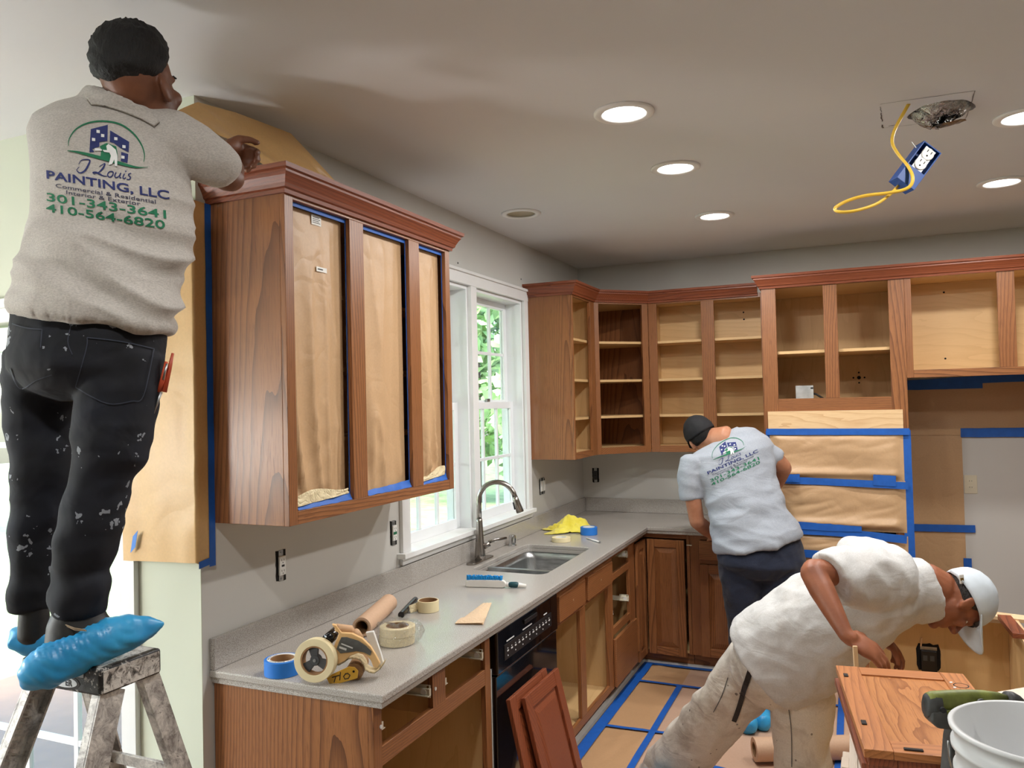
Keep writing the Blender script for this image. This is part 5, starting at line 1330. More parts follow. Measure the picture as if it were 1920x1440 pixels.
for s in (0, 1):
    f_ = MB().lathe(cx(0 + s * 22, 0, -0.030), [(11.5 * pxm, 0.004), (11.5 * pxm, -0.004), (10.5 * pxm, -0.006)], CF, 24).build('receptacle', 'white_plastic', dv)
    for db in (-4, 4): MB().obox(cx(2 + s * 22, db - 0.7, -0.0366), ea * (5 * pxm), eb_ * (1.4 * pxm), CF * 0.0008).build('slot', 'dark_hole', f_)
    MB().lathe(cx(-4 + s * 22, 0, -0.0366), [(1.6 * pxm, 0.0), (1.6 * pxm, 0.0008)], CF, 8).build('slot', 'dark_hole', f_)
for a in (-8, 28): MB().tube([cx(a, -20, 0.0), cx(a + 4, -34, 0.0)], 0.0018, 6).build('nail', 'zinc', cab)

# ------------------------------------------------------------------ stepladder
la = thing('stepladder', 'paint-splattered stepladder with a black top cap', 'ladder', (0.22, -0.5, 0))
cx0, cx1, cy0, cy1, cz = 0.085, 0.352, -0.650, -0.478, 1.170
capm = MB().prism([(cx0, cy0, 0), (cx1, cy0, 0), (cx1, cy1, 0), (cx0, cy1, 0)], (0, 0, 0.001))
cap_ = box('top_cap', 'ladder_black', la, cx0, cx1, cy0, cy1, cz - 0.062, cz, bev=0.008)
box('end_plate', 'ladder_paint', cap_, cx1, cx1 + 0.0015, cy0 + 0.008, cy1 - 0.008, cz - 0.056, cz - 0.006)
box('top_tray', 'ladder_paint', cap_, cx0 + 0.012, cx1 - 0.012, cy0 + 0.012, cy1 - 0.012, cz, cz + 0.0012)
box('tool_slot', 'print_white', cap_, cx0 + 0.165, cx0 + 0.215, cy0 - 0.0012, cy0 + 0.0, cz - 0.024, cz - 0.014)
# oval badge on the cap front
mb = MB()
ecx, ecz = cx0 + 0.150, cz - 0.040
MB().loft([[V((ecx + 0.052 * math.cos(2 * PI * k / 30), y, ecz + 0.017 * math.sin(2 * PI * k / 30))) for k in range(30)] for y in (cy0, cy0 - 0.0008)]).build('badge', 'black_plastic', cap_)
MB().loft([[V((ecx + 0.044 * math.cos(2 * PI * k / 30), y, ecz + 0.012 * math.sin(2 * PI * k / 30))) for k in range(30)] for y in (cy0 - 0.0008, cy0 - 0.0014)]).build('badge_face', 'print_white', cap_)
me = text_mesh('ER', 0.020, bold=0.0006)
me_to_mb(me, Matrix.Translation((ecx + 0.006, cy0 - 0.0019, ecz - 0.007)) @ Matrix.Rotation(PI / 2, 4, 'X')).build('lettering', 'ink', cap_)
def rail(xt, xb, yt, yb, sgn, face, nm):
    t, b = V((xt, yt, cz - 0.045)), V((xb, yb, 0.0)); d = (b - t)
    ex = V((1, 0, 0)); ey = d.normalized().cross(ex).normalized()
    if ey.y < 0: ey = -ey
    w_ = 0.066 if face else 0.048; th = 0.024
    r = MB().obox(t - ex * (0.003) , ex * 0.006, ey * w_, d).obox(t - (ex * th if sgn > 0 else V((0, 0, 0))), ex * th, ey * 0.005, d).obox(t - (ex * th if sgn > 0 else V((0, 0, 0))) + ey * (w_ - 0.005), ex * th, ey * 0.005, d).build(nm, 'ladder_alu', la)
    return r, t, d, ey
for sx, xt, xb in ((-1, cx0 + 0.012, -0.03), (1, cx1 - 0.012, 0.47)):
    r, t, d, ey = rail(xt, xb, cy0 + 0.012, cy0 - 0.43, sx, True, 'front_rail')
    if sx < 0:
        for k in range(26): MB().obox(t + d * (0.04 + k * 0.0115) + V((0.003, 0, 0)) + ey * 0.012, V((0.0015, 0, 0)), ey * (0.034 if k % 3 == 0 else 0.024), d * 0.0035).build('scale_mark', 'zinc', r)
    MB().obox(t + d * 0.985 - V((0.012, 0.004, 0)), V((0.03, 0, 0)), ey * 0.075, d * 0.03).build('foot', 'black_plastic', la)
for sx, xt, xb in ((-1, cx0 + 0.030, 0.04), (1, cx1 - 0.014, 0.42)):
    r, t, d, ey = rail(xt, xb, cy1 - 0.055, cy1 + 0.29, sx, False, 'rear_rail')
    MB().obox(t + d * 0.985 - V((0.012, 0.004, 0)), V((0.03, 0, 0)), ey * 0.055, d * 0.03).build('foot', 'black_plastic', la)
for k in range(1, 4):
    f = (cz - 0.045 - (cz - k * 0.29)) / (cz - 0.045)
    y = cy0 + 0.012 + (-0.442) * f; hw = 0.5 * ((cx1 - cx0 - 0.03) + (0.5 - (cx1 - cx0 - 0.03)) * f)
    box('step', 'ladder_alu', la, 0.22 - hw, 0.22 + hw, y - 0.005, y + 0.075, cz - k * 0.29 - 0.012, cz - k * 0.29 + 0.006)
for zz in (0.85, 0.35):
    f = (cz - 0.045 - zz) / (cz - 0.045); y = cy1 - 0.05 + 0.345 * f
    box('brace', 'ladder_alu', la, 0.10 - 0.05 * f, 0.34 + 0.07 * f, y + 0.01, y + 0.02, zz - 0.014, zz + 0.014)

# ------------------------------------------------------------------ island carcass and what lies on it
IX0, IX1, IY0, IY1, IZ = 1.885, 2.475, -0.02, 1.80, 0.868
isl = thing('island_carcass', 'open-topped wooden island carcass without its countertop', 'cabinet', (2.15, 0.9, 0))
box('back_panel', 'maple_z', isl, IX0 + 0.06, IX1 - 0.018, IY1 - 0.016, IY1, 0.0, IZ - 0.03); box('near_panel', 'maple_z', isl, IX0 + 0.02, IX1 - 0.018, IY0, IY0 + 0.016, 0.0, IZ - 0.03)
box('end_panel', 'maple_z', isl, IX1 - 0.018, IX1, IY0, IY1, 0.0, IZ - 0.02)
box('bottom_panel', 'maple_y', isl, IX0 + 0.02, IX1 - 0.018, IY0 + 0.016, IY1 - 0.016, 0.10, 0.116)
for y in (IY0, 0.40, 0.76): box('stile', 'raw_white_wood', isl, IX0, IX0 + 0.02, y, y + 0.045, 0.10, IZ)
for z in (0.10, IZ - 0.035): box('rail', 'raw_white_wood', isl, IX0 + 0.0005, IX0 + 0.0195, IY0 + 0.045, 0.76, z, z + 0.035)
box('stretcher', 'raw_white_wood', isl, IX0 + 0.02, IX1 - 0.02, IY1 - 0.10, IY1 - 0.018, IZ - 0.030, IZ - 0.012)
box('stretcher', 'pine_y', isl, IX1 - 0.032, IX1 - 0.0, IY0, IY1 - 0.101, IZ - 0.0195, IZ - 0.004)
box('stretcher', 'raw_white_wood', isl, IX0 + 0.02, IX1 - 0.034, IY0 + 0.018, IY0 + 0.30, IZ - 0.030, IZ - 0.001)
box('cross_rail', 'raw_white_wood', isl, IX0 + 0.02, IX1 - 0.034, 0.62, 0.70, IZ - 0.030, IZ - 0.001)
sl = MB().obox((IX1 - 0.20, IY1 - 0.09, IZ - 0.0115), (0.24, -0.06, 0), (0.02, 0.07, 0), (0, 0, 0.014)).build('wood_offcut', 'pine_x', None, label='pale wood offcut lying on the far corner of the island', cat='wood piece', bev=0.001)
sl = MB().obox((IX1 - 0.06, IY1 - 0.40, IZ - 0.0035), (0.045, 0.0, 0), (-0.01, 0.26, 0), (0, 0, 0.018)).build('wood_offcut', 'oak_red_y', None, label='narrow reddish wood strip on the island end', cat='wood piece', bev=0.001)
ib = thing('island_outlet', 'black outlet hanging in a ragged hole in the island panel', 'outlet', (2.1, IY1 - 0.02, 0.60))
q = on(1741, 1233, 1, IY1 - 0.0165)
pts = [(math.cos(2 * PI * k / 22) , math.sin(2 * PI * k / 22)) for k in range(22)]
pts = [(a * 0.044 / max(abs(a), abs(b)) * (1 + 0.12 * noise.noise(V((a * 4, b * 4, 0)))), b * 0.055 / max(abs(a), abs(b)) * (1 + 0.16 * noise.noise(V((a * 4, b * 4, 5))))) for a, b in pts]
MB().loft([[V((q.x + a, y, q.z + b)) for a, b in pts] for y in (IY1 - 0.0165, IY1 - 0.0172)]).build('ragged_hole', 'dark_hole', ib)
dv = box('device', 'black_plastic', ib, q.x - 0.028, q.x + 0.030, IY1 - 0.030, IY1 - 0.0175, q.z - 0.055, q.z + 0.03, bev=0.002)
box('mounting_strap', 'zinc', ib, q.x - 0.03, q.x + 0.032, IY1 - 0.0185, IY1 - 0.0172, q.z + 0.030, q.z + 0.045)
for s in (-1, 1): box('receptacle', 'dark_grey', dv, q.x + s * 0.013 - 0.008, q.x + s * 0.013 + 0.008, IY1 - 0.031, IY1 - 0.030, q.z - 0.01, q.z + 0.012, bev=0.001)
sp2 = MB().obox((q.x - 0.03, IY1 - 0.021, q.z + 0.045), (0.006, 0, 0), (0, 0.003, 0), (0.004, 0, 0.035)).build('splinter', 'pine_z', ib)

DZT = 0.946
nl, fl_, fr_ = on(1620, 1404, 2, DZT), on(1567, 1247, 2, DZT), on(1799, 1254, 2, DZT)
ev = (fl_ - nl); DL = ev.length; ev.normalize(); eu = (fr_ - fl_); eu -= ev * eu.dot(ev); DWd = eu.length; eu.normalize(); ez = V((0, 0, 1))
def flat_door(name, off, zt, w, l, label, mat='oak_bold', detail=True, rot=0.0):
    e1 = Matrix.Rotation(rot, 3, 'Z') @ eu; e2 = Matrix.Rotation(rot, 3, 'Z') @ ev
    o = V((nl.x, nl.y, zt - 0.020)) + V(off); r = thing(name, label, 'cabinet door', o, None)
    q = lambda a, b, c: o + e1 * a + e2 * b + ez * c
    fw = 0.062
    # local space of the door: rotate part objects so the grain follows it
    ang = math.atan2(e2.y, e2.x) - PI / 2
    def pt(nm, m_, a0, a1, b0, b1, c0, c1, bev=0.002):
        ob = MB().box(a0, a1, b0, b1, c0, c1).build(nm, m_, None, bev=bev, origin=(0, 0, 0)); ob.parent = r; return ob
    r.rotation_euler = (0, 0, ang)
    pt('stile', mat if mat != 'oak_bold' else 'oak_light_y', 0, fw, 0, l, 0, 0.020); pt('stile', mat if mat != 'oak_bold' else 'oak_light_y', w - fw, w, 0, l, 0, 0.020)
    pt('rail', mat if mat != 'oak_bold' else 'oak_light_x', fw, w - fw, 0, fw, 0, 0.0194); pt('rail', mat if mat != 'oak_bold' else 'oak_light_x', fw, w - fw, l - fw, l, 0, 0.0194)
    pt('panel', mat, fw - 0.001, w - fw + 0.001, fw - 0.001, l - fw + 0.001, 0.003, 0.0145, 0)
    if detail:
        for a, b, sx_, sy_ in ((0.012, l - 0.10, 0.012, 0.022), (0.014, 0.14, 0.012, 0.024), (0.085, 0.012, 0.040, 0.010)):
            pt('felt_pad', 'felt', a, a + sx_, b, b + sy_, 0.020, 0.0235, 0.001)
        h = MB().lathe((w - 0.030, l - 0.105, 0.0200), [(0.0175, 0), (0.0175, 0.0004)], seg=24).build('hinge_cup', 'oak_light_x', None, origin=(0, 0, 0)); h.parent = r
        h = MB().lathe_closed((w - 0.030, l - 0.105, 0.0200), [(0.0195, 0), (0.0195, 0.0006), (0.0165, 0.0006), (0.0165, 0)], seg=24).build('hinge_cup_rim', 'felt', None, origin=(0, 0, 0)); h.parent = r
        for b in (l - 0.085, l - 0.125):
            h = MB().lathe((w - 0.05, b, 0.020), [(0.004, 0), (0.004, 0.0012)], seg=8).build('screw_chip', 'sticker_white', None, origin=(0, 0, 0)); h.parent = r
    return r
flat_door('cabinet_door', (0, 0, 0), DZT, DWd, DL, 'oak cabinet door lying back side up on top of the door stack')
flat_door('cabinet_door', (0.008, 0.01, 0), DZT - 0.0205, DWd - 0.01, DL - 0.02, 'second cabinet door down in the stack under the bent painter', 'oak_red_y', False)
flat_door('cabinet_door', (-0.006, 0.02, 0), DZT - 0.041, DWd + 0.008, DL - 0.01, 'third cabinet door down, near the bottom of the stack', 'oak_red_y', False)
for k, b in enumerate((0.10, 0.50)):
    o = V((nl.x, nl.y, IZ + 0.0002)) + eu * 0.02 + ev * b
    MB().obox(o, eu * (DWd - 0.04), ev * 0.035, ez * (DZT - 0.0612 - IZ - 0.0006)).build('spacer_block', 'raw_white_wood', None, label=['wooden spacer batten under the near end of the door stack', 'wooden spacer batten under the far end of the door stack'][k], cat='wood piece')
# pale boards leaning on the island and lying beside the stack
a = on(1576, 1322, 0, IX0 - 0.03); 
for k, (y, w_, zt) in enumerate(((0.56, 0.06, 0.70), (0.42, 0.065, 0.74), (0.24, 0.055, 0.66))):
    o = V((IX0 - 0.115, y, 0.0)); MB().obox(o, V((0.02, 0, -0.0)), V((0, w_, 0)), V((0.090, 0, zt))).build('wood_board', 'raw_white_wood', None, label=['pale stripped board leaning on the island, farthest from the bucket', 'pale stripped board leaning on the island, middle of three', 'pale stripped board leaning on the island, nearest the bucket'][k], cat='board', bev=0.002, group='boards leaning on the island')
p0, p1 = on(1833, 1291, 2, 0.905), on(1922, 1276, 2, 0.905)
bdir = (p1 - p0).normalized(); bnor = V((bdir.y, -bdir.x, 0))
wb = thing('white_drawer_front', 'primed white wooden drawer front lying beside the door stack', 'drawer front', p0 + bdir * 0.2 - V((0, 0, 0.02)))
for nm, a0, a1, t0, t1, h0, h1 in (('board', 0.0, 0.42, 0.0, 0.14, -0.036, -0.018), ('raised_panel', 0.03, 0.39, 0.035, 0.105, -0.018, 0.0)):
    MB().obox(p0 + bdir * a0 + bnor * t0 + V((0, 0, h0)), bdir * (a1 - a0), bnor * (t1 - t0), V((0, 0, h1 - h0))).build(nm, 'raw_white_wood', wb, bev=0.004)
# bucket on a stool
Bc = V((2.222, -0.185, 0.75))
st_ = thing('work_stool', 'plain wooden stool carrying the white bucket', 'stool', (Bc.x, Bc.y, 0))
box('seat', 'pine_x', st_, Bc.x - 0.15, Bc.x + 0.15, Bc.y - 0.15, Bc.y + 0.15, 0.715, 0.749, bev=0.006)
for sx in (-1, 1):
    for sy in (-1, 1): MB().tube([(Bc.x + sx * 0.11, Bc.y + sy * 0.10, 0.715), (Bc.x + sx * 0.14, Bc.y + sy * 0.13, 0.0)], 0.017, 10).build('leg', 'pine_z', st_, smooth=True)
bk = thing('bucket', 'white plastic bucket with a ribbed rim', 'bucket', Bc)
MB().lathe_closed(Bc, [(0.128, 0.0), (0.140, 0.28), (0.146, 0.281), (0.146, 0.287), (0.141, 0.289), (0.142, 0.325), (0.149, 0.327), (0.149, 0.335), (0.143, 0.337), (0.144, 0.362), (0.1515, 0.364), (0.1525, 0.370), (0.148, 0.373), (0.141, 0.371), (0.127, 0.012), (0.001, 0.010), (0.001, 0.0)], seg=64).build('pail', 'bucket_plastic', bk, smooth=True)
MB().tube([Bc + V((0.153 * math.cos(a), 0.153 * math.sin(a), 0.33 - 0.22 * math.sin(a))) for a in [PI * k / 16 for k in range(17)]], 0.002, 6).build('handle', 'zinc', bk, smooth=True)
# cordless drill standing behind the bucket
D0 = 1.72
ux = lambda X, Y, d=D0: P(1460 + X / 3.1304, 980 + Y / 3.1304, d)
dl = thing('cordless_drill', 'dusty green and grey cordless drill lying between bucket and doors', 'drill', ux(990, 1380))
def dprism(pts, d0, d1, nm, mat, parent=None, bev=0.006):
    a = [ux(x, y, D0) + CF * d0 for x, y in pts]; b = [q_ + CF * (d1 - d0) for q_ in a]
    return MB().loft([a, b]).build(nm, mat, parent or dl, bev=bev)
sec = []
for X, Y, h in ((860, 1080, 40), (872, 1060, 62), (900, 1055, 66), (1000, 1045, 62), (1120, 1036, 56), (1200, 1034, 50), (1290, 1040, 44), (1340, 1044, 32)):
    c = ux(X, Y, D0); r_ = h * D0 / FPX / 3.1304
    sec.append([c + CU * (r_ * math.sin(2 * PI * k / 18)) + CF * (r_ * 0.72 * math.cos(2 * PI * k / 18)) for k in range(18)])
bd_ = MB().loft(sec).build('motor_body', 'drill_green', dl, smooth=True)
sec = []
for X, Y, h in ((856, 1082, 50), (866, 1072, 68), (905, 1066, 74), (940, 1062, 70)):
    c = ux(X, Y, D0); r_ = h * D0 / FPX / 3.1304
    sec.append([c + CU * (r_ * math.sin(2 * PI * k / 18)) + CF * (r_ * 0.74 * math.cos(2 * PI * k / 18)) for k in range(18)])
MB().loft(sec).build('rear_cover', 'drill_grey', dl, smooth=True)
dprism([(870, 1090), (960, 1080), (1040, 1100), (1050, 1160), (1000, 1200), (910, 1190), (870, 1150)], -0.020, 0.020, 'grip_shell', 'drill_grey')
dprism([(955, 1080), (1030, 1072), (1042, 1150), (975, 1180)], -0.0225, -0.0195, 'side_panel', 'drill_green', bev=0.001)
for k in range(5): dprism([(985 + k * 12, 1092), (990 + k * 12, 1092), (996 + k * 12, 1150), (990 + k * 12, 1150)], -0.0232, -0.0224, 'vent_slot', 'dark_hole', bev=0)
dprism([(1000, 1180), (1045, 1165), (1050, 1300), (1062, 1440), (1065, 1520), (965, 1520), (975, 1400), (985, 1260)], -0.019, 0.019, 'handle', 'drill_grey')
dprism([(950, 1520), (1120, 1520), (1125, 1620), (945, 1620)], -0.028, 0.028, 'battery', 'drill_grey')
MB().tube([ux(1335, 1044), ux(1370, 1050), ux(1410, 1056), ux(1425, 1060)], [0.020, 0.021, 0.015, 0.011], 18).build('chuck', 'drill_grey', dl, smooth=True)
MB().lathe(ux(1150, 1035, D0) - CF * 0.0262, [(0.010, 0), (0.010, 0.004)], CF, 16).build('screw_boss', 'drill_grey', dl)
MB().lathe(ux(922, 1068, D0) - CF * 0.0312, [(0.006, 0), (0.006, 0.006)], CF, 12).build('screw_boss', 'black_plastic', dl)
# ------------------------------------------------------------------ people
def limb(secs, seg=20, dome=(True, True), ratio=0.9, mb=None, side=None, frame=None):
    """sections (px, py, depth, half width px, [thickness ratio, [tilt]]) -> closed tapered tube"""
    mb = mb or MB()
    S = []
    for s in secs:
        s = list(s) + [ratio, 0.0][len(s) - 4:]
        S.append(s)
    C = [P(s[0], s[1], s[2]) for s in S]; n = len(C); rings = []; prev = None
    for i, s in enumerate(S):
        t = (C[min(i + 1, n - 1)] - C[max(i - 1, 0)]).normalized()
        vw = (C[i] - CAM).normalized()
        if side is not None: a = V(side)
        else:
            a = t.cross(vw)
            if a.length < 0.25 and prev is not None: a = prev.copy()
        a = (a - t * a.dot(t)).normalized()
        if prev is not None and a.dot(prev) < 0: a = -a
        prev = a; b = t.cross(a)
        if frame: a, b = frame; t = CU * (-1 if C[-1].z < C[0].z else 1)
        w = s[3] * s[2] / FPX; h = w * s[4]; tl = s[5]
        rings.append((C[i], a, b, t, w, h, tl))
    out = []
    def rg(r, k, off):
        c, a, b, t, w, h, tl = r
        return [c + t * off + a * (w * k * math.cos(q)) + b * (h * k * math.sin(q)) + t * (tl * w * k * math.cos(q)) for q in [2 * PI * j / seg for j in range(seg)]]
    if dome[0]:
        r = rings[0]; m = min(r[4], r[5])
        for k, o in ((0.35, -0.55), (0.75, -0.35)): out.append(rg(r, k, o * m))
    for r in rings: out.append(rg(r, 1, 0))
    if dome[1]:
        r = rings[-1]; m = min(r[4], r[5])
        for k, o in ((0.75, 0.35), (0.35, 0.55)): out.append(rg(r, k, o * m))
    mb.loft(out)
    return mb
def wlimb(pts, rad, seg=14, mb=None):
    """tube through world points with rounded ends"""
    mb = mb or MB(); pts = [V(p) for p in pts]
    d0 = (pts[1] - pts[0]).normalized(); d1 = (pts[-1] - pts[-2]).normalized()
    P2 = [pts[0] - d0 * rad[0] * 0.7, pts[0] - d0 * rad[0] * 0.4] + pts + [pts[-1] + d1 * rad[-1] * 0.4, pts[-1] + d1 * rad[-1] * 0.7]
    R2 = [rad[0] * 0.4, rad[0] * 0.8] + list(rad) + [rad[-1] * 0.8, rad[-1] * 0.4]
    mb.tube(P2, R2, seg); return mb
def fuse(mbs, voxel, smooth=4, factor=0.5):
    """union of closed shapes as one continuous skin"""
    mb = MB()
    for m in mbs: mb.add(m.v, m.f)
    me = mb.mesh('tmp')
    o = bpy.data.objects.new('tmp', me); COL.objects.link(o)
    m = o.modifiers.new('r', 'REMESH'); m.mode = 'VOXEL'; m.voxel_size = voxel; m.use_smooth_shade = True
    if smooth:
        m = o.modifiers.new('s', 'SMOOTH'); m.factor = factor; m.iterations = smooth
    dg = bpy.context.evaluated_depsgraph_get()
    out = bpy.data.meshes.new_from_object(o.evaluated_get(dg))
    bpy.data.objects.remove(o); bpy.data.meshes.remove(me)
    return out
def displace(me, fn):
    me.update()
    nor = [v.normal.copy() for v in me.vertices]
    for v, n in zip(me.vertices, nor): v.co = v.co + n * fn(v.co, n)
    me.update()
def skinned(name, me, mat, parent):
    off = wloc(parent)
    me.transform(Matrix.Translation(-off)); me.name = name
    me.polygons.foreach_set('use_smooth', [True] * len(me.polygons))
    return link(name, me, mat, parent)
class Proj:
    """lays flat artwork on a garment: picture-plane outlines dropped onto its surface"""
    def __init__(s, me): s.b = BVHTree.FromPolygons([v.co.copy() for v in me.vertices], [tuple(p.vertices) for p in me.polygons])
    def at(s, x, y, off):
        q = (CF + CR * ((x - 960) / FPX) + CU * ((720 - y) / FPX)).normalized()
        h = s.b.ray_cast(CAM, q)
        if h[0] is None: return None
        n = h[1] if h[1].dot(q) < 0 else -h[1]
        return h[0] + n * off - q * off * 0.5
    def art(s, me, fn, off, name, mat, parent, step=6.0):
        """me: flat mesh, fn maps its xy to pixels"""
        bm = bmesh.new(); bm.from_mesh(me)
        for v in bm.verts:
            x, y = fn(v.co.x, v.co.y); v.co = V((x, y, 0))
        lo = V([min(v.co[i] for v in bm.verts) for i in range(2)]); hi = V([max(v.co[i] for v in bm.verts) for i in range(2)])
        for ax in range(2):
            c = lo[ax] + step
            while c < hi[ax]:
                pn = [0, 0, 0]; pn[ax] = 1; pc = [0, 0, 0]; pc[ax] = c
                bmesh.ops.bisect_plane(bm, geom=bm.verts[:] + bm.edges[:] + bm.faces[:], plane_co=pc, plane_no=pn); c += step
        dead = []
        for v in bm.verts:
            p = s.at(v.co.x, v.co.y, off)
            if p is None: dead.append(v)
            else: v.co = p - wloc(parent)
        if dead: bmesh.ops.delete(bm, geom=dead, context='VERTS')
        m2 = bpy.data.meshes.new(name); bm.to_mesh(m2); bm.free()
        return link(name, m2, mat, parent)

def head_parts(O, F, U, k=1.0, neck=None):
    S = F.cross(U).normalized()
    q = lambda s, f, u: O + (S * s + F * f + U * u) * k
    ax = (S, F, U); r3 = lambda a, b, c: V((a, b, c)) * k
    L_ = []
    def el(c, r, axes=ax): L_.append(MB().sphere(c, r, 20, 12, axes))
    el(q(0, -0.008, 0.045), r3(0.074, 0.094, 0.092)); el(q(0, 0.020, -0.02), r3(0.064, 0.066, 0.075)); el(q(0, 0.040, -0.052), r3(0.050, 0.048, 0.046))
    el(q(0, 0.073, -0.088), r3(0.022, 0.020, 0.018)); el(q(0, 0.074, 0.034), r3(0.050, 0.020, 0.014)); el(q(0, 0.080, -0.048), r3(0.026, 0.014, 0.010)); el(q(0, 0.081, -0.060), r3(0.022, 0.012, 0.008))
    for s in (-1, 1):
        el(q(s * 0.042, 0.060, -0.012), r3(0.022, 0.022, 0.022))
        e1 = (F * -0.95 + S * s * 0.22).normalized(); e3 = (U - F * 0.2).normalized(); e2 = e3.cross(e1)
        el(q(s * 0.080, -0.012, 0.004), r3(0.023, 0.0085, 0.033), (e1, e2.normalized(), e3)); el(q(s * 0.073, -0.004, -0.004), r3(0.012, 0.016, 0.022))
    L_.append(wlimb([q(0, 0.088, 0.028), q(0, 0.100, 0.006), q(0, 0.112, -0.014)], [0.009 * k, 0.011 * k, 0.014 * k])); 
    for s in (-1, 1): el(q(s * 0.013, 0.097, -0.018), r3(0.010, 0.012, 0.009))
    return L_, q, ax
def eyes(O, F, U, k, parent):
    S = F.cross(U).normalized(); q = lambda s, f, u: O + (S * s + F * f + U * u) * k
    for s in (-1, 1):
        e = MB().sphere(q(s * 0.031, 0.064, 0.014), 0.0115 * k, 14, 10).build('eye', 'eye_white', parent, smooth=True)
        MB().sphere(q(s * 0.031, 0.0712, 0.014), V((0.006, 0.0062, 0.006)) * k, 12, 8).build('iris', 'iris_brown', e, smooth=True)
        MB().tube([q(s * 0.014, 0.093, 0.036), q(s * 0.032, 0.091, 0.042), q(s * 0.050, 0.076, 0.036)], [0.003 * k, 0.004 * k, 0.002 * k], 6).build('eyebrow', 'hair_black', parent, smooth=True)
def hair_shell(O, F, U, k, mat, parent, thick, seed=0, amp=0.006, nv=40, nu=56, name='hair'):
    S = F.cross(U).normalized(); c0 = V((0, -0.008, 0.045)); mb = MB(); rings = []
    for j in range(1, nv):
        th = PI * j / nv; rg = []
        for i in range(nu):
            a = 2 * PI * i / nu; d = V((math.sin(th) * math.cos(a), math.sin(th) * math.sin(a), math.cos(th)))
            t = thick(d)
            n_ = amp * noise.noise(V(d) * 9 + V((seed, 0, 0))) + amp * 0.6 * noise.noise(V((d.x * 26, d.y * 26, d.z * 7 + seed)))
            r = V((0.074 * d.x, 0.094 * d.y, 0.092 * d.z)); e = r.normalized()
            p = c0 + r + e * (t + (n_ if t > 0.002 else 0))
            rg.append(O + (S * p.x + F * p.y + U * p.z) * k)
        rings.append(rg)
    mb.loft(rings, True)
    return mb.build(name, mat, parent, smooth=True)
def hand(wrist, fdir, palm_n, k, curl, spread=0.10, thumb_side=1, thumb_curl=0.5):
    """hand as palm plus five jointed fingers. fdir: towards fingers, palm_n: out of the palm"""
    f = V(fdir).normalized(); n = V(palm_n); n = (n - f * n.dot(f)).normalized(); s = f.cross(n) * thumb_side
    L_ = []
    L_.append(wlimb([wrist - f * 0.004 * k, wrist + f * 0.012 * k], [0.021 * k, 0.023 * k]))
    ax = (s, f, n)
    L_.append(MB().sphere(wrist + f * 0.050 * k, V((0.041, 0.052, 0.017)) * k, 18, 12, ax))
    L_.append(MB().sphere(wrist + f * 0.034 * k + s * 0.022 * k + n * 0.008 * k, V((0.020, 0.032, 0.016)) * k, 14, 10, ax))
    for i, (off, ln, r) in enumerate(((0.030, 0.078, 0.0092), (0.010, 0.088, 0.0096), (-0.011, 0.082, 0.0092), (-0.030, 0.064, 0.0080))):
        b = wrist + f * (0.086 - 0.004 * abs(i - 1)) * k + s * off * k
        d = (f + s * (off * spread * 14)).normalized(); p = [b - d * 0.022 * k, b]; a = 0.0; c = curl[i] if isinstance(curl, (list, tuple)) else curl
        for seg_, w in ((0.46, 0.75), (0.30, 1.0), (0.24, 0.7)):
            a += c * w; dd_ = d * math.cos(a) + n * math.sin(a); p.append(p[-1] + dd_ * ln * seg_ * k)
        L_.append(wlimb(p, [r * 1.1 * k, r * 1.12 * k, r * k, r * 0.92 * k, r * 0.8 * k], 10))
    b = wrist + f * 0.022 * k + s * 0.026 * k; d = (f * 0.75 + s * 0.65 + n * 0.25).normalized(); p = [b, b + d * 0.034 * k]; d2 = (d + f * 0.3 - s * thumb_curl * 0.6 + n * thumb_curl * 0.5).normalized(); p.append(p[-1] + d2 * 0.032 * k); d3 = (d2 - s * thumb_curl * 0.4 + n * thumb_curl * 0.4).normalized(); p.append(p[-1] + d3 * 0.026 * k)
    L_.append(wlimb(p, [0.014 * k, 0.0125 * k, 0.011 * k, 0.0088 * k], 10))
    return L_
def folds(sc, amp, seed, base=(1, 1, 1)):
    B = V(base)
    def fn(p, n):
        q = V((p.x * B.x, p.y * B.y, p.z * B.z)) * sc
        w = V((noise.noise(q * 0.6 + V((seed, 0, 0))), noise.noise(q * 0.6 + V((0, seed, 5))), 0)) * 0.7
        return amp * ((1 - abs(noise.noise(q + w + V((seed, 2, 1)))) * 2.2) * 0.6 + 0.5 * noise.noise(q * 2.1 + w + V((1, seed, 9))))
    return fn

# artwork of the shirt back, drawn once in picture units of the ladder painter's shirt
A0 = V((88.3, 335.0)); AU = V((228.0, 38.0)); AV = V((12.0, -228.0))
def canon(x, y):
    x, y = x / 3.0 - A0.x, y / 3.0 - A0.y
    det = AU.x * AV.y - AU.y * AV.x
    return ((x * AV.y - y * AV.x) / det, (AU.x * y - AU.y * x) / det)
def ribbon(pts, w, n=6):
    """outline of a brush stroke with varying width through zoom points"""
    s = spline([(p[0], p[1], 0) for p in pts], n); m = len(s); l, r = [], []
    for i, p in enumerate(s):
        d = (s[min(i + 1, m - 1)] - s[max(i - 1, 0)]); d = V((d.x, d.y)).normalized(); nn = V((-d.y, d.x))
        ww = w(i / (m - 1)) if callable(w) else w
        l.append(V((p.x, p.y)) + nn * ww); r.append(V((p.x, p.y)) - nn * ww)
    return l, r
def strip_mesh(l, r):
    me = bpy.data.meshes.new('strip'); n = len(l)
    me.from_pydata([(p.x, p.y, 0) for p in l] + [(p.x, p.y, 0) for p in r], [], [(i, i + 1, n + i + 1, n + i) for i in range(n - 1)])
    return me
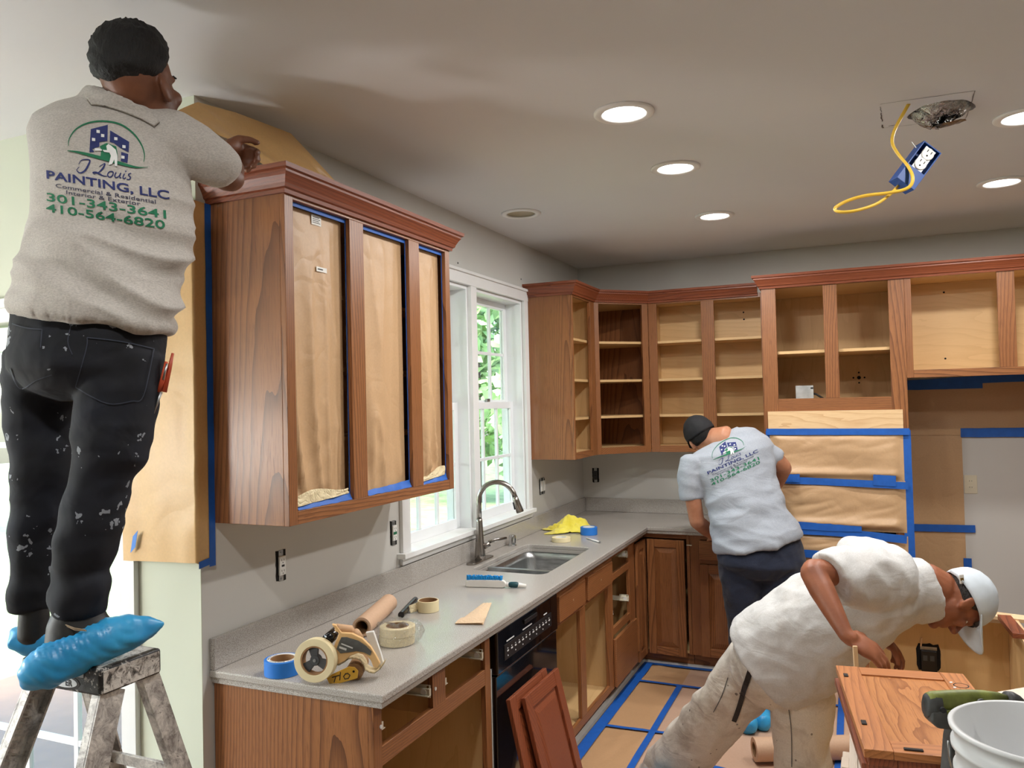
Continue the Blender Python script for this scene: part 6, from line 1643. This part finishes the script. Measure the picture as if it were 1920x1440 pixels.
def shirt_print(pj, O_, Ux, Vx, parent, step):
    to = lambda a, b: (O_.x + Ux.x * a + Vx.x * b, O_.y + Ux.y * a + Vx.y * b)
    zz = lambda x, y: to(*canon(x, y))
    def poly(pts, off, nm, mat): pj.art(curve_mesh([pts], 0.0), zz, off, nm, mat, parent, step)
    def brush(pts, w, off, nm, mat): pj.art(strip_mesh(*ribbon(pts, w)), zz, off, nm, mat, parent, step)
    NV, GR, WH = 'navy_ink', 'green_ink', 'white_ink'
    brush([(386, 822), (392, 780), (430, 727), (500, 692), (590, 683), (680, 702), (750, 752), (795, 815), (812, 870), (808, 912)], lambda t: 1.5 + 3.6 * math.sin(PI * t), 0.0012, 'logo_arc', GR)
    poly([(512, 728), (607, 703), (605, 795), (560, 800), (560, 826), (520, 840), (532, 856), (504, 858)], 0.0012, 'logo_tower', NV)
    poly([(620, 735), (727, 800), (724, 858), (680, 835), (640, 805), (618, 800)], 0.0012, 'logo_tower', NV)
    poly([(682, 856), (722, 868), (717, 918), (680, 908)], 0.0012, 'logo_tower', NV)
    for x, y in ((554, 743), (579, 766), (529, 788), (652, 784), (698, 828), (692, 887)):
        poly([(x - 9, y - 10), (x + 9, y - 7), (x + 9, y + 9), (x - 9, y + 7)], 0.0022, 'logo_window', WH)
    poly([(562, 824), (600, 806), (655, 826), (664, 880), (660, 905), (566, 885), (570, 840)], 0.0014, 'logo_house', GR)
    brush([(382, 850), (440, 858), (520, 878), (620, 905), (700, 928), (770, 944), (832, 942)], lambda t: 1.2 + 8.5 * math.sin(PI * min(1, t * 1.05)), 0.0024, 'logo_swoosh', GR)
    poly([(600, 824), (612, 814), (628, 824), (652, 846), (662, 880), (660, 940), (648, 938), (645, 900), (632, 928), (612, 932), (626, 880), (618, 862), (588, 858), (578, 846), (604, 848)], 0.0030, 'logo_painter', WH)
    poly([(536, 836), (556, 838), (575, 844), (575, 852), (556, 850), (536, 852)], 0.0030, 'logo_sprayer', WH)
    # script words
    brush([(445, 925), (462, 902), (505, 902), (498, 930), (478, 962), (452, 974), (434, 958), (448, 940)], lambda t: 1.8 + 3.4 * math.sin(PI * t) ** 2, 0.0014, 'script_letter', NV)
    brush([(560, 938), (590, 922), (582, 944), (560, 968), (535, 980), (524, 972), (545, 972), (580, 990), (604, 992)], lambda t: 1.6 + 3.2 * math.sin(PI * t * 2) ** 2, 0.0014, 'script_letter', NV)
    brush([(632, 966), (616, 968), (606, 984), (616, 998), (632, 990), (638, 972), (628, 965)], lambda t: 3.2, 0.0014, 'script_letter', NV)
    brush([(654, 970), (646, 990), (654, 1000), (670, 992), (680, 974), (674, 996), (682, 1002)], lambda t: 3.0, 0.0014, 'script_letter', NV)
    brush([(700, 978), (692, 998), (698, 1006), (708, 1000)], lambda t: 3.0, 0.0014, 'script_letter', NV)
    poly([(704, 962), (712, 962), (712, 969), (704, 969)], 0.0014, 'script_letter', NV)
    brush([(738, 976), (722, 984), (734, 998), (728, 1010), (712, 1010)], lambda t: 3.0, 0.0014, 'script_letter', NV)
    def line(s, x0, y0, x1, y1, h, mat, bold, nm='lettering', shear=0.0):
        me = text_mesh(s, 1.0, shear, bold); lo = min(v.co.x for v in me.vertices); hi = max(v.co.x for v in me.vertices); cap = 0.73
        def fn(x, y):
            t = (x - lo) / (hi - lo); return zz(x0 + (x1 - x0) * t - 0.05 * h * (y / cap), y0 + (y1 - y0) * t - h * y / cap)
        pj.art(me, fn, 0.0014, nm, mat, parent, step)
    line('PAINTING, LLC', 265, 1004, 952, 1122, 48, NV, 0.022)
    line('Commercial & Residential', 316, 1054, 876, 1146, 22, 'grey_ink', 0.008)
    line('Interior & Exterior', 376, 1092, 790, 1158, 22, 'grey_ink', 0.008)
    line('301-343-3641', 266, 1130, 934, 1230, 48, GR, 0.014)
    line('410-564-6820', 262, 1190, 928, 1288, 48, GR, 0.014)

def overshoe(secs, parent, seed, ratio=0.8, amp=0.006):
    mb = limb(secs, 40, ratio=ratio)
    me = fuse([mb], 0.006, 2)
    c0_, c1_ = P(*secs[0][:3]), P(*secs[-1][:3]); ax_ = (c1_ - c0_).normalized()
    displace(me, lambda p, n: 0.0018 * math.sin((p - c0_).dot(ax_) * 480 + 2.2 * noise.noise(p * 25)) * sm(0.05, 0.6, n.dot(CU)) * sm(0.02, 0.07, (p - c0_).dot(ax_)) * sm(0.24, 0.16, (p - c0_).dot(ax_)))
    displace(me, lambda p, n: amp * (abs(noise.noise(V((p.x * 22 + p.z * 30, p.y * 22, p.z * 6)) + V((seed, 0, 0)))) * 1.2 - 0.3))
    return skinned('shoe_cover', me, 'overshoe', parent)

# ---- painter on the ladder
p1 = thing('person', 'painter in heather grey printed polo and dark jeans standing on the stepladder', 'person', (0.22, -0.56, 1.172))
hO = P(266, 177, 1.945)
hF = ((CF * math.cos(0.27) + CR * math.sin(0.27)) * math.cos(0.30) + CU * math.sin(0.30)).normalized(); hU = CU.copy(); hU = (hU - hF * hU.dot(hF)).normalized()
hp, hq, hax = head_parts(hO, hF, hU, 1.0)
body = hp + [limb([(262, 160, 1.95, 44), (256, 190, 1.955, 44), (248, 225, 1.96, 46)], ratio=0.95)]
body.append(limb([(222, 245, 1.97, 70, 0.7), (210, 310, 1.96, 105, 0.6), (205, 420, 1.93, 118, 0.62), (185, 560, 1.91, 122, 0.65), (168, 650, 1.91, 122, 0.7)]))
body.append(limb([(85, 680, 1.93, 52), (80, 850, 1.92, 42), (66, 1020, 1.92, 34), (64, 1150, 1.92, 22)])); body.append(limb([(220, 680, 1.88, 60), (205, 850, 1.86, 48), (165, 1020, 1.85, 40), (148, 1160, 1.85, 26)]))
el1, wr1 = P(432, 336, 2.06), P(414, 284, 2.18)
body.append(wlimb([P(330, 270, 1.985), P(385, 305, 2.01), el1], [0.050, 0.046, 0.036])); body.append(wlimb([el1, el1.lerp(wr1, 0.35) + CR * 0.010, wr1], [0.036, 0.036, 0.024]))
body += hand(wr1, (CU * 0.12 + CR * 0.30 + CF * 0.9), (-CU * 0.45 + CR * 0.9 - CF * 0.3), 0.98, [1.15, 1.2, 1.2, 1.15], 0.12, -1, 0.6)
el2, wr2 = P(120, 300, 2.28), P(270, 262, 2.42)
body.append(wlimb([P(122, 268, 1.99), P(112, 290, 2.14), el2], [0.044, 0.044, 0.038])); body.append(wlimb([el2, el2.lerp(wr2, 0.4), wr2], [0.038, 0.036, 0.025]))
body += hand(wr2, (CR * 0.8 + CF * 0.4), (CF * 0.9 + CU * 0.2), 0.98, 0.5, 0.12, 1, 0.4)
skinned('body', fuse(body, 0.0055, 5), 'skin_dark', p1)
eyes(hO, hF, hU, 1.0, p1)
def th1(d):
    back = sm(0.2, -0.5, d.y); cut = 0.02 + 0.02 * back - 0.62 * 0
    lim = -0.22 + 0.40 * sm(-0.2, 0.55, d.y) - 0.10 * sm(0.5, 0.0, abs(d.x)) * back
    return -0.012 + 0.030 * sm(lim - 0.12, lim + 0.42, d.z) + 0.014 * sm(0.3, 0.95, d.z)
hair_shell(hO, hF, hU, 1.0, 'hair_black', p1, th1, 3, 0.007)
shirt = [limb([(232, 204, 1.965, 62, 0.85, 0.28), (214, 218, 1.968, 104, 0.66, 0.16), (200, 238, 1.97, 130, 0.62, 0.10), (196, 262, 1.97, 138, 0.62, 0.08), (204, 300, 1.96, 140, 0.66, 0.08), (211, 345, 1.95, 142, 0.68, 0.09), (213, 390, 1.94, 142, 0.70, 0.1), (208, 440, 1.93, 142, 0.70, 0.1), (199, 490, 1.92, 142, 0.72, 0.11), (190, 535, 1.91, 143, 0.74, 0.12), (183, 575, 1.90, 140, 0.76, 0.13), (179, 600, 1.90, 138, 0.76, 0.14)], 32, dome=(True, False), frame=(CR, CF))]
shirt.append(limb([(228, 214, 1.962, 76, 0.85, -0.28), (233, 202, 1.96, 70, 0.95, -0.32), (236, 192, 1.96, 66, 0.95, -0.34)], 28, dome=(False, False), frame=(CR, CF)))
shirt.append(limb([(285, 258, 1.97, 58, 0.9), (330, 268, 1.98, 56, 0.9), (370, 286, 1.995, 50, 0.9), (405, 306, 2.015, 42, 0.9), (424, 320, 2.035, 36, 0.9)], 24, dome=(True, True)))
shirt.append(wlimb([P(118, 262, 1.98), P(108, 268, 2.03), P(106, 282, 2.12), P(112, 296, 2.22)], [0.062, 0.064, 0.058, 0.054], 20))
me = fuse(shirt, 0.0065, 6)
def f_shirt1(p, n):
    low = sm(2.35, 2.05, p.z)
    w = noise.noise(V((p.x * 3, p.y * 3, p.z * 2))) * 1.2
    hor = 1 - 2.4 * abs(noise.noise(V((p.x * 2.2 + w, p.y * 2.2, p.z * 17 + p.x * 6 + w))))
    base = folds(7, 0.006, 4)(p, n)
    pr = sm(0.0, 1.0, 1 - low)
    arm = sm(0.30, 0.42, p.x)
    return base * (0.7 + 1.0 * low) + 0.013 * hor * low + 0.004 * hor * arm
displace(me, f_shirt1)
pj1 = Proj(me)
sh1 = skinned('polo_shirt', me, 'shirt_heather', p1)
shirt_print(pj1, A0, AU, AV, sh1, 5.0)
co_ = pj1.art(curve_mesh([[(166, 186), (184, 176), (206, 174), (236, 186), (264, 202), (288, 218), (300, 230), (290, 238), (262, 224), (228, 210), (196, 200), (172, 198)]], 0.0), lambda x, y: (x, y), 0.005, 'collar', 'shirt_heather', sh1, 5)
m_ = co_.modifiers.new('solid', 'SOLIDIFY'); m_.thickness = 0.005; m_.offset = 0.0; co_.data.polygons.foreach_set('use_smooth', [True] * len(co_.data.polygons))
me = fuse([limb([(172, 560, 1.915, 130, 0.72, 0.1), (169, 600, 1.91, 135, 0.74, 0.08), (165, 650, 1.905, 137, 0.78, 0.06), (161, 690, 1.90, 133, 0.8)], 32, frame=(CR, CF)),
           limb([(84, 670, 1.93, 67.0), (78, 715, 1.93, 62.3), (75, 755, 1.93, 59.6), (76, 800, 1.93, 57.9), (80, 850, 1.92, 51.6), (79, 900, 1.92, 48.1), (73, 960, 1.92, 44.5), (64, 1010, 1.92, 38.3), (63, 1060, 1.92, 36.5), (62, 1095, 1.92, 36.5), (57, 1122, 1.92, 35.6), (57, 1140, 1.92, 31.2)], 24, dome=(True, False)),
           limb([(222, 670, 1.885, 78.1), (220, 740, 1.875, 70.3), (213, 800, 1.865, 66.8), (207, 850, 1.86, 62.3), (193, 885, 1.86, 51.6), (188, 920, 1.86, 51.6), (177, 960, 1.855, 54.3), (161, 1020, 1.85, 52.5), (152, 1068, 1.85, 44.5), (156, 1086, 1.85, 48.1), (150, 1110, 1.85, 50.7), (147, 1135, 1.85, 48.1), (146, 1150, 1.85, 44.5)], 24, dome=(True, False))], 0.0065, 4)
fa_, fb2_ = folds(9, 0.006, 8), folds(5, 0.006, 2, (1, 1, 2.4))
displace(me, lambda p, n: fa_(p, n) * (0.6 + 1.2 * sm(1.75, 1.3, p.z)) + fb2_(p, n) * 1.2)
pjj = Proj(me)
je = skinned('jeans', me, 'jeans_dark', p1)
def on_cloth(pj, poly_px, off, nm, mat, parent, st=8): return pj.art(curve_mesh([poly_px], 0.0), lambda x, y: (x, y), off, nm, mat, parent, st)
tagm = on_cloth(pjj, [(246, 583), (276, 592), (274, 604), (245, 596)], 0.0025, 'waist_label', 'dark_grey', je)
mt = text_mesh('R', 1.0, bold=0.02); pjj.art(mt, lambda x, y: (250 + x * 11, 597 - y * 13 + x * 2.5), 0.0035, 'lettering', 'print_white', je, 4)
flat('denim_seam', rgb(46, 52, 66), 0.8)
for seam_ in ([(164, 633), (225, 640), (288, 654)], [(24, 607), (50, 615), (80, 618)], [(80, 618), (77, 652)], [(164, 633), (162, 655), (142, 725)], [(142, 725), (170, 742), (205, 757), (245, 752), (268, 742), (288, 654)], [(20, 690), (38, 728), (70, 712), (98, 702)], [(130, 568), (134, 605), (128, 640), (136, 665)]):
    pjj.art(strip_mesh(*ribbon(seam_, 0.9)), lambda x, y: (x, y), 0.0022, 'stitch_line', 'denim_seam', je, 8)
on_cloth(pjj, [(131, 560), (143, 560), (139, 580), (127, 580)], 0.004, 'belt_loop', 'jeans_dark', je)
# shoes and covers
me = fuse([limb([(148, 1140, 1.85, 42), (146, 1165, 1.845, 52, 0.8), (150, 1190, 1.84, 62, 0.7), (160, 1205, 1.84, 70, 0.6)], 24)], 0.006, 3); skinned('shoe', me, 'leather_black', p1)
me = fuse([limb([(64, 1138, 1.92, 25), (64, 1165, 1.92, 27), (64, 1195, 1.92, 28)], 20)], 0.006, 3); skinned('shoe', me, 'leather_black', p1)
overshoe([(44, 1292, 1.755, 8), (54, 1276, 1.76, 28), (74, 1260, 1.765, 40), (104, 1243, 1.775, 41), (140, 1227, 1.79, 38), (175, 1211, 1.805, 36), (210, 1194, 1.825, 38), (245, 1184, 1.85, 33), (280, 1176, 1.875, 22), (308, 1169, 1.895, 6)], p1, 1.0, 0.75, 0.007)
overshoe([(27, 1182, 1.93, 12), (36, 1192, 1.93, 27), (56, 1200, 1.93, 30), (84, 1198, 1.93, 29), (104, 1192, 1.94, 20)], p1, 4.0, 0.9, 0.007)
mb = MB()
for k in range(2): mb.tube([P(119 + k * 2, 1170 + k * 2, 1.795), P(140, 1178 + k * 3, 1.785), P(160 + k * 2, 1181 + k * 2, 1.785)], 0.0014, 6)
mb.build('shoe_lace', 'lace', p1)
sn = thing('snips', 'red-handled snips clipped in the ladder painter\'s right pocket', 'tool', P(308, 710, 1.90))
MB().tube([P(324, 662, 1.90), P(318, 690, 1.90), P(308, 735, 1.89)], [0.003, 0.005, 0.006], 8).build('handle', 'red_tool', sn, smooth=True); MB().tube([P(312, 678, 1.89), P(305, 712, 1.885), P(298, 735, 1.885)], [0.004, 0.006, 0.005], 8).build('handle', 'red_tool', sn, smooth=True)
MB().tube([P(302, 735, 1.885), P(288, 775, 1.88)], [0.004, 0.002], 8).build('blade', 'zinc', sn, smooth=True); MB().tube([P(313, 682, 1.885), P(306, 712, 1.88)], 0.0026, 8).build('spring', 'zinc', sn, smooth=True)

# ---- painter at the back counter
p2 = thing('person', 'painter in grey printed T-shirt and black cap leaning over the back counter', 'person', on(1400, 1340, 2, 0.0))
z2 = lambda x, y: (1260 + x / 3.428, 760 + y / 3.428)
def L2(secs, **k): return limb([z2(s[0], s[1]) + (s[2], s[3] / 3.428) + tuple(s[4:]) for s in secs], **k)
g0 = P(1320, 824, 4.78)
gS = (CR * 0.86 + CU * 0.5).normalized(); gv = (CR * -0.5 + CU * 0.86).normalized(); al = 0.38
gU = (gv * math.cos(al) + CF * math.sin(al)).normalized(); gF = gU.cross(gS).normalized()
hp, _, _ = head_parts(g0, gF, gU, 1.02)
body = hp + [L2([(235, 215, 4.76, 66), (290, 215, 4.70, 74), (350, 220, 4.66, 90)], ratio=0.9)]
body.append(L2([(390, 300, 4.62, 200, 0.55), (430, 500, 4.55, 190, 0.6), (510, 750, 4.48, 200, 0.65), (560, 950, 4.45, 225, 0.7)]))
body.append(L2([(420, 1000, 4.46, 110), (440, 1300, 4.46, 80), (470, 1650, 4.46, 60), (480, 1960, 4.46, 42)])); body.append(L2([(690, 1000, 4.42, 110), (680, 1300, 4.40, 80), (650, 1650, 4.38, 60), (640, 1950, 4.38, 42)]))
e2, w2 = P(*z2(160, 745), 4.60), P(*z2(300, 860), 4.86)
body.append(wlimb([P(*z2(115, 420), 4.60), P(*z2(135, 600), 4.58), e2], [0.050, 0.047, 0.044])); body.append(wlimb([e2, e2.lerp(w2, 0.4), w2], [0.045, 0.044, 0.028]))
body += hand(w2, (CF * 0.9 + CR * 0.2), (-CU), 1.0, 0.45, 0.12, 1, 0.4)
e3, w3 = P(*z2(720, 400), 4.64), P(*z2(640, 570), 4.90)
body.append(wlimb([P(*z2(580, 310), 4.62), P(*z2(660, 340), 4.62), e3], [0.046, 0.052, 0.046])); body.append(wlimb([e3, e3.lerp(w3, 0.4), w3], [0.046, 0.044, 0.028]))
body += hand(w3, (CF * 0.8 - CR * 0.3 - CU * 0.4), (-CU), 1.0, 0.5, 0.12, -1, 0.4)
skinned('body', fuse(body, 0.0075, 4), 'skin_mid', p2)
eyes(g0, gF, gU, 1.02, p2)
hair_shell(g0, gF, gU, 1.02, 'hair_black', p2, lambda d: -0.010 + 0.017 * sm(-0.92, -0.55, d.z - 1.3 * max(0, d.y + 0.1)), 5, 0.002)
def cap(O, F, U, k, mat, parent, rim0, slope, brim_len, brim_dip, thick=0.016, brim_w=0.078, under=None):
    S = F.cross(U).normalized(); c0 = V((0, -0.006, 0.045)); nu, nv = 48, 18
    q = lambda p: O + (S * p.x + F * p.y + U * p.z) * k
    def shell(t):
        rings = []
        for j in range(nv + 1):
            rg = []
            for i in range(nu):
                a = 2 * PI * i / nu; ca, sa = math.cos(a), math.sin(a)
                fy_ = sa * 0.094; zr = rim0 + slope * fy_
                th_max = math.acos(max(-0.95, min(0.95, (zr - 0.045) / 0.095))); th = 0.02 + (th_max - 0.02) * j / nv
                r = V((0.075 * math.sin(th) * ca, 0.096 * math.sin(th) * sa, 0.094 * math.cos(th))); e = r.normalized()
                bump = 0.0016 * abs(math.sin(3 * a)) ** 0.3 + 0.002 * noise.noise(V((ca * 4, sa * 4, th * 4)))
                rg.append(q(c0 + r + e * (t + bump)))
            rings.append(rg)
        return rings
    outer = shell(thick); inner = shell(thick - 0.004)
    o = MB().loft(outer + inner[::-1], True).build('cap', mat, parent, smooth=True)
    MB().sphere(q(c0 + V((0, 0, 0.094 + thick))), 0.006 * k, 10, 6).build('button', mat, o, smooth=True)
    def br(u, v):
        a = PI * (0.5 + (u - 0.5) * 0.78); ca, sa = math.cos(a), math.sin(a); fy_ = sa * 0.094; zr = rim0 + slope * fy_ + 0.004
        b = V((0.088 * ca, 0.108 * sa - 0.008, zr)); ext = brim_len * math.sin(PI * (0.12 + 0.76 * u)) ** 0.6
        return q(b + V((ca * 0.10 * ext, ext * v, -brim_dip * v * ext + 0.0 - 0.35 * (ca * 0.9) ** 2 * ext * v)))
    sheet('brim', mat, o, lambda u, v: br(u, v), 24, 8, 0.004)
    return o, q
cap(g0, gF, gU, 1.02, 'cap_black', p2, 0.034, 0.10, 0.075, 0.35)
shirt = [L2([(440, 190, 4.66, 120, 0.7, -0.2), (410, 232, 4.64, 205, 0.58, -0.18), (385, 290, 4.62, 262, 0.55, -0.16), (392, 390, 4.60, 262, 0.58, -0.16), (425, 480, 4.57, 236, 0.62, -0.18), (455, 580, 4.54, 232, 0.66, -0.2), (490, 680, 4.51, 240, 0.7, -0.22), (525, 780, 4.48, 256, 0.72, -0.22), (552, 862, 4.46, 272, 0.74, -0.22), (558, 885, 4.46, 272, 0.74, -0.22)], seg=32, dome=(True, False), frame=(CR, CF)),
         L2([(140, 360, 4.61, 84), (122, 430, 4.60, 78), (120, 520, 4.59, 74), (128, 600, 4.585, 70)], seg=22, dome=(True, False)),
         L2([(530, 290, 4.62, 84), (605, 310, 4.62, 76), (652, 332, 4.625, 66), (676, 346, 4.63, 60)], seg=22, dome=(True, False)),
         L2([(440, 245, 4.66, 105, 0.8, -0.4), (378, 232, 4.67, 80, 0.9, -0.2)], seg=22)]
me = fuse(shirt, 0.008, 5); f2 = folds(6, 0.013, 12); f3 = folds(4, 0.018, 6, (1.0, 1.0, 2.2)); displace(me, lambda p, n: f2(p, n) * 0.7 + f3(p, n) * sm(1.42, 1.15, p.z))
pj2 = Proj(me); sh2 = skinned('t_shirt', me, 'shirt_grey', p2)
shirt_print(pj2, V((1327.7, 889.8)), V((93.6, -42.3)), V((-23.0, -81.0)), sh2, 5.0)
me = fuse([L2([(555, 850, 4.47, 250, 0.66, -0.15), (565, 930, 4.46, 270, 0.7, -0.1), (575, 1010, 4.45, 275, 0.74)], seg=32, frame=(CR, CF)),
           L2([(440, 990, 4.47, 140), (445, 1080, 4.47, 140), (452, 1200, 4.46, 120), (460, 1400, 4.46, 100), (470, 1650, 4.46, 88), (480, 1900, 4.46, 80)], seg=24, dome=(True, False)),
           L2([(705, 980, 4.43, 145), (700, 1080, 4.42, 138), (690, 1200, 4.41, 120), (672, 1400, 4.40, 100), (655, 1650, 4.38, 88), (645, 1880, 4.37, 80)], seg=24, dome=(True, False))], 0.009, 4)
fa3 = folds(8, 0.008, 21); displace(me, fa3); pt = skinned('work_trousers', me, 'navy_twill', p2)
fo = on(1390, 1345, 2, 0.0)
for k, (x, y) in enumerate(((1400, 1350), (1425, 1344))):
    a = on(x, y, 2, 0.05); me = fuse([wlimb([a + V((0.02, -0.07, 0.0)), a + V((0, 0.05, 0.006)), a + V((-0.02, 0.15, -0.012))], [0.048, 0.050, 0.036], 16)], 0.008, 2)
    displace(me, lambda p, n: 0.005 * noise.noise(p * 30)); skinned('shoe_cover', me, 'overshoe', p2)

# ---- painter bending over the island
p3 = thing('person', 'painter in white polo and white work trousers bending over the island', 'person', (1.35, 1.6, 0))
HD = 2.93
kO = P(1789, 1127, HD); kU = (CR * 0.985 + CU * 0.10 + CF * 0.05).normalized(); kF = (-CU * 0.99 - CR * 0.02); kF = (kF - kU * kF.dot(kU)).normalized()
hp, kq, _ = head_parts(kO, kF, kU, 1.0)
body = hp + [limb([(1770, 1108, 2.94, 34), (1745, 1098, 2.95, 40), (1715, 1098, 2.96, 48)], ratio=0.9)]
body.append(limb([(1700, 1105, 2.98, 46, 1.5), (1600, 1135, 3.05, 62, 1.2), (1500, 1190, 3.15, 66, 1.1), (1430, 1235, 3.22, 66, 1.1)]))
body.append(limb([(1425, 1245, 3.26, 48), (1352, 1336, 3.42, 38), (1270, 1428, 3.62, 30), (1228, 1478, 3.74, 22)])); body.append(limb([(1490, 1270, 3.16, 48), (1504, 1400, 3.15, 36), (1500, 1545, 3.15, 26)]))
e4, w4 = P(1522, 1070, 2.76), P(1588, 1194, 2.60)
body.append(wlimb([P(1640, 1075, 2.86), P(1580, 1075, 2.80), e4], [0.056, 0.050, 0.042])); body.append(wlimb([e4, e4.lerp(w4, 0.3), e4.lerp(w4, 0.6), w4], [0.043, 0.044, 0.036, 0.024]))
body += hand(w4 + CR * 0.004, (CR * 0.80 - CU * 0.46 - CF * 0.12), (-CU * 0.72 - CR * 0.35 + CF * 0.5), 1.16, [0.50, 0.42, 0.46, 0.55], 0.12, 1, 0.5)
e5, w5 = P(1610, 1060, 3.25), P(1650, 1190, 3.02)
body.append(wlimb([P(1640, 1070, 3.12), P(1625, 1060, 3.2), e5], [0.052, 0.046, 0.04])); body.append(wlimb([e5, e5.lerp(w5, 0.5), w5], [0.042, 0.038, 0.026]))
body += hand(w5, (-CU * 0.6 + CR * 0.6), (-CU * 0.5 - CR * 0.5), 1.0, 0.5, 0.12, -1, 0.5)
skinned('body', fuse(body, 0.0055, 4), 'skin_tan', p3)
eyes(kO, kF, kU, 1.0, p3)
hair_shell(kO, kF, kU, 1.0, 'hair_grey', p3, lambda d: -0.010 + 0.019 * sm(-0.70, -0.38, d.z - 1.6 * max(0, d.y - 0.02)), 6, 0.003)
kc, kq = cap(kO, kF, kU, 1.0, 'cap_white', p3, 0.030, 0.28, 0.105, -0.10)
# strap and buckle at the back of the cap
st3 = MB().tube([kq(V((0.060, -0.082, 0.004))), kq(V((0.035, -0.105, 0.000))), kq(V((0.0, -0.113, -0.002)))], 0.007, 8, sq=0.35).build('strap', 'cap_white', kc, smooth=True)
b0 = kq(V((0.052, -0.096, 0.004))); MB().obox(b0 - kU * 0.009 - kF * 0.016, kU * 0.018, kF * 0.034, -CF * 0.004).build('buckle', 'white_plastic', kc, bev=0.002); MB().obox(b0 - kU * 0.006 - kF * 0.004 - CF * 0.004, kU * 0.012, kF * 0.010, -CF * 0.0015).build('buckle_bar', 'screw_brass', kc, bev=0.001)
shirt = [limb([(1448, 1243, 3.22, 96, 1.0), (1470, 1226, 3.19, 99, 1.0), (1510, 1193, 3.14, 98, 1.05), (1555, 1158, 3.09, 93, 1.1), (1600, 1132, 3.05, 86, 1.2), (1645, 1114, 3.01, 76, 1.45), (1685, 1108, 2.98, 62, 1.6), (1712, 1106, 2.97, 50, 1.3), (1724, 1104, 2.965, 44, 1.1)], 32, dome=(False, True)),
         limb([(1690, 1106, 2.965, 54, 1.05, 0.0), (1718, 1104, 2.962, 57, 1.0, -0.1), (1737, 1102, 2.96, 56, 1.0, -0.12)], 28, dome=(True, False)),
         limb([(1670, 1084, 2.89, 60, 0.9), (1630, 1083, 2.85, 57, 0.9), (1598, 1083, 2.81, 53, 0.9, -0.2), (1572, 1084, 2.78, 48, 0.85, -0.45), (1560, 1084, 2.77, 46, 0.85, -0.5)], 24, dome=(True, False)),
         limb([(1650, 1065, 3.12, 42), (1615, 1048, 3.19, 38), (1590, 1042, 3.24, 34)], 20)]
me = fuse(shirt, 0.0075, 5); f5 = folds(5, 0.016, 31, (1, 1, 0.7)); f6 = folds(10, 0.008, 14); displace(me, lambda p, n: f5(p, n) + f6(p, n))
skinned('polo_shirt', me, 'shirt_white', p3)
me = fuse([limb([(1478, 1232, 3.17, 78, 1.0), (1445, 1250, 3.21, 78, 1.0), (1420, 1262, 3.24, 66, 1.0)], 28),
           limb([(1425, 1250, 3.27, 66), (1392, 1282, 3.33, 56), (1368, 1310, 3.38, 51), (1346, 1338, 3.43, 50), (1308, 1384, 3.53, 49), (1270, 1426, 3.62, 48), (1240, 1460, 3.70, 45), (1226, 1478, 3.735, 43)], 24, dome=(True, False)),
           limb([(1492, 1262, 3.15, 66), (1501, 1310, 3.15, 57), (1503, 1370, 3.15, 51), (1505, 1440, 3.15, 48), (1502, 1500, 3.15, 46), (1500, 1550, 3.15, 45)], 24, dome=(True, False))], 0.0075, 4)
f7 = folds(7, 0.014, 41); displace(me, f7); pj3 = Proj(me)
tr3 = skinned('work_trousers', me, 'pants_white', p3)
pj3.art(strip_mesh(*ribbon([(1408, 1258), (1397, 1290), (1386, 1325), (1376, 1352)], lambda t: 5.5 - 1.2 * t)), lambda x, y: (x, y), 0.004, 'side_pocket_strip', 'leather_black', tr3, 6)
pj3.art(strip_mesh(*ribbon([(1366, 1270), (1354, 1305), (1338, 1335)], 0.8)), lambda x, y: (x, y), 0.003, 'stitch_line', 'grey_label', tr3, 8); pj3.art(strip_mesh(*ribbon([(1477, 1310), (1484, 1370), (1485, 1438)], 0.8)), lambda x, y: (x, y), 0.003, 'stitch_line', 'grey_label', tr3, 8)
a = on(1222, 1468, 2, 0.055)
for q_ in ((V((a.x, a.y, 0.05)), V((0.10, -0.10, -0.004))), (on(1500, 1572, 2, 0.052), V((0.20, 0.06, -0.012)))):
    c, d = q_; me = fuse([wlimb([c - d * 0.4, c + d * 0.3, c + d], [0.046, 0.050, 0.034], 16)], 0.007, 2); displace(me, lambda p, n: 0.005 * noise.noise(p * 30)); skinned('shoe_cover', me, 'overshoe', p3)
sk_ = MB().obox(P(1600, 1212, 2.555), CR * 0.014, CF * 0.008, -CU * 0.10 + CR * 0.006).build('wood_stick', 'pine_z', None, label='short paint-marked wooden stick under the bending painter\'s hand', cat='stick', bev=0.001)
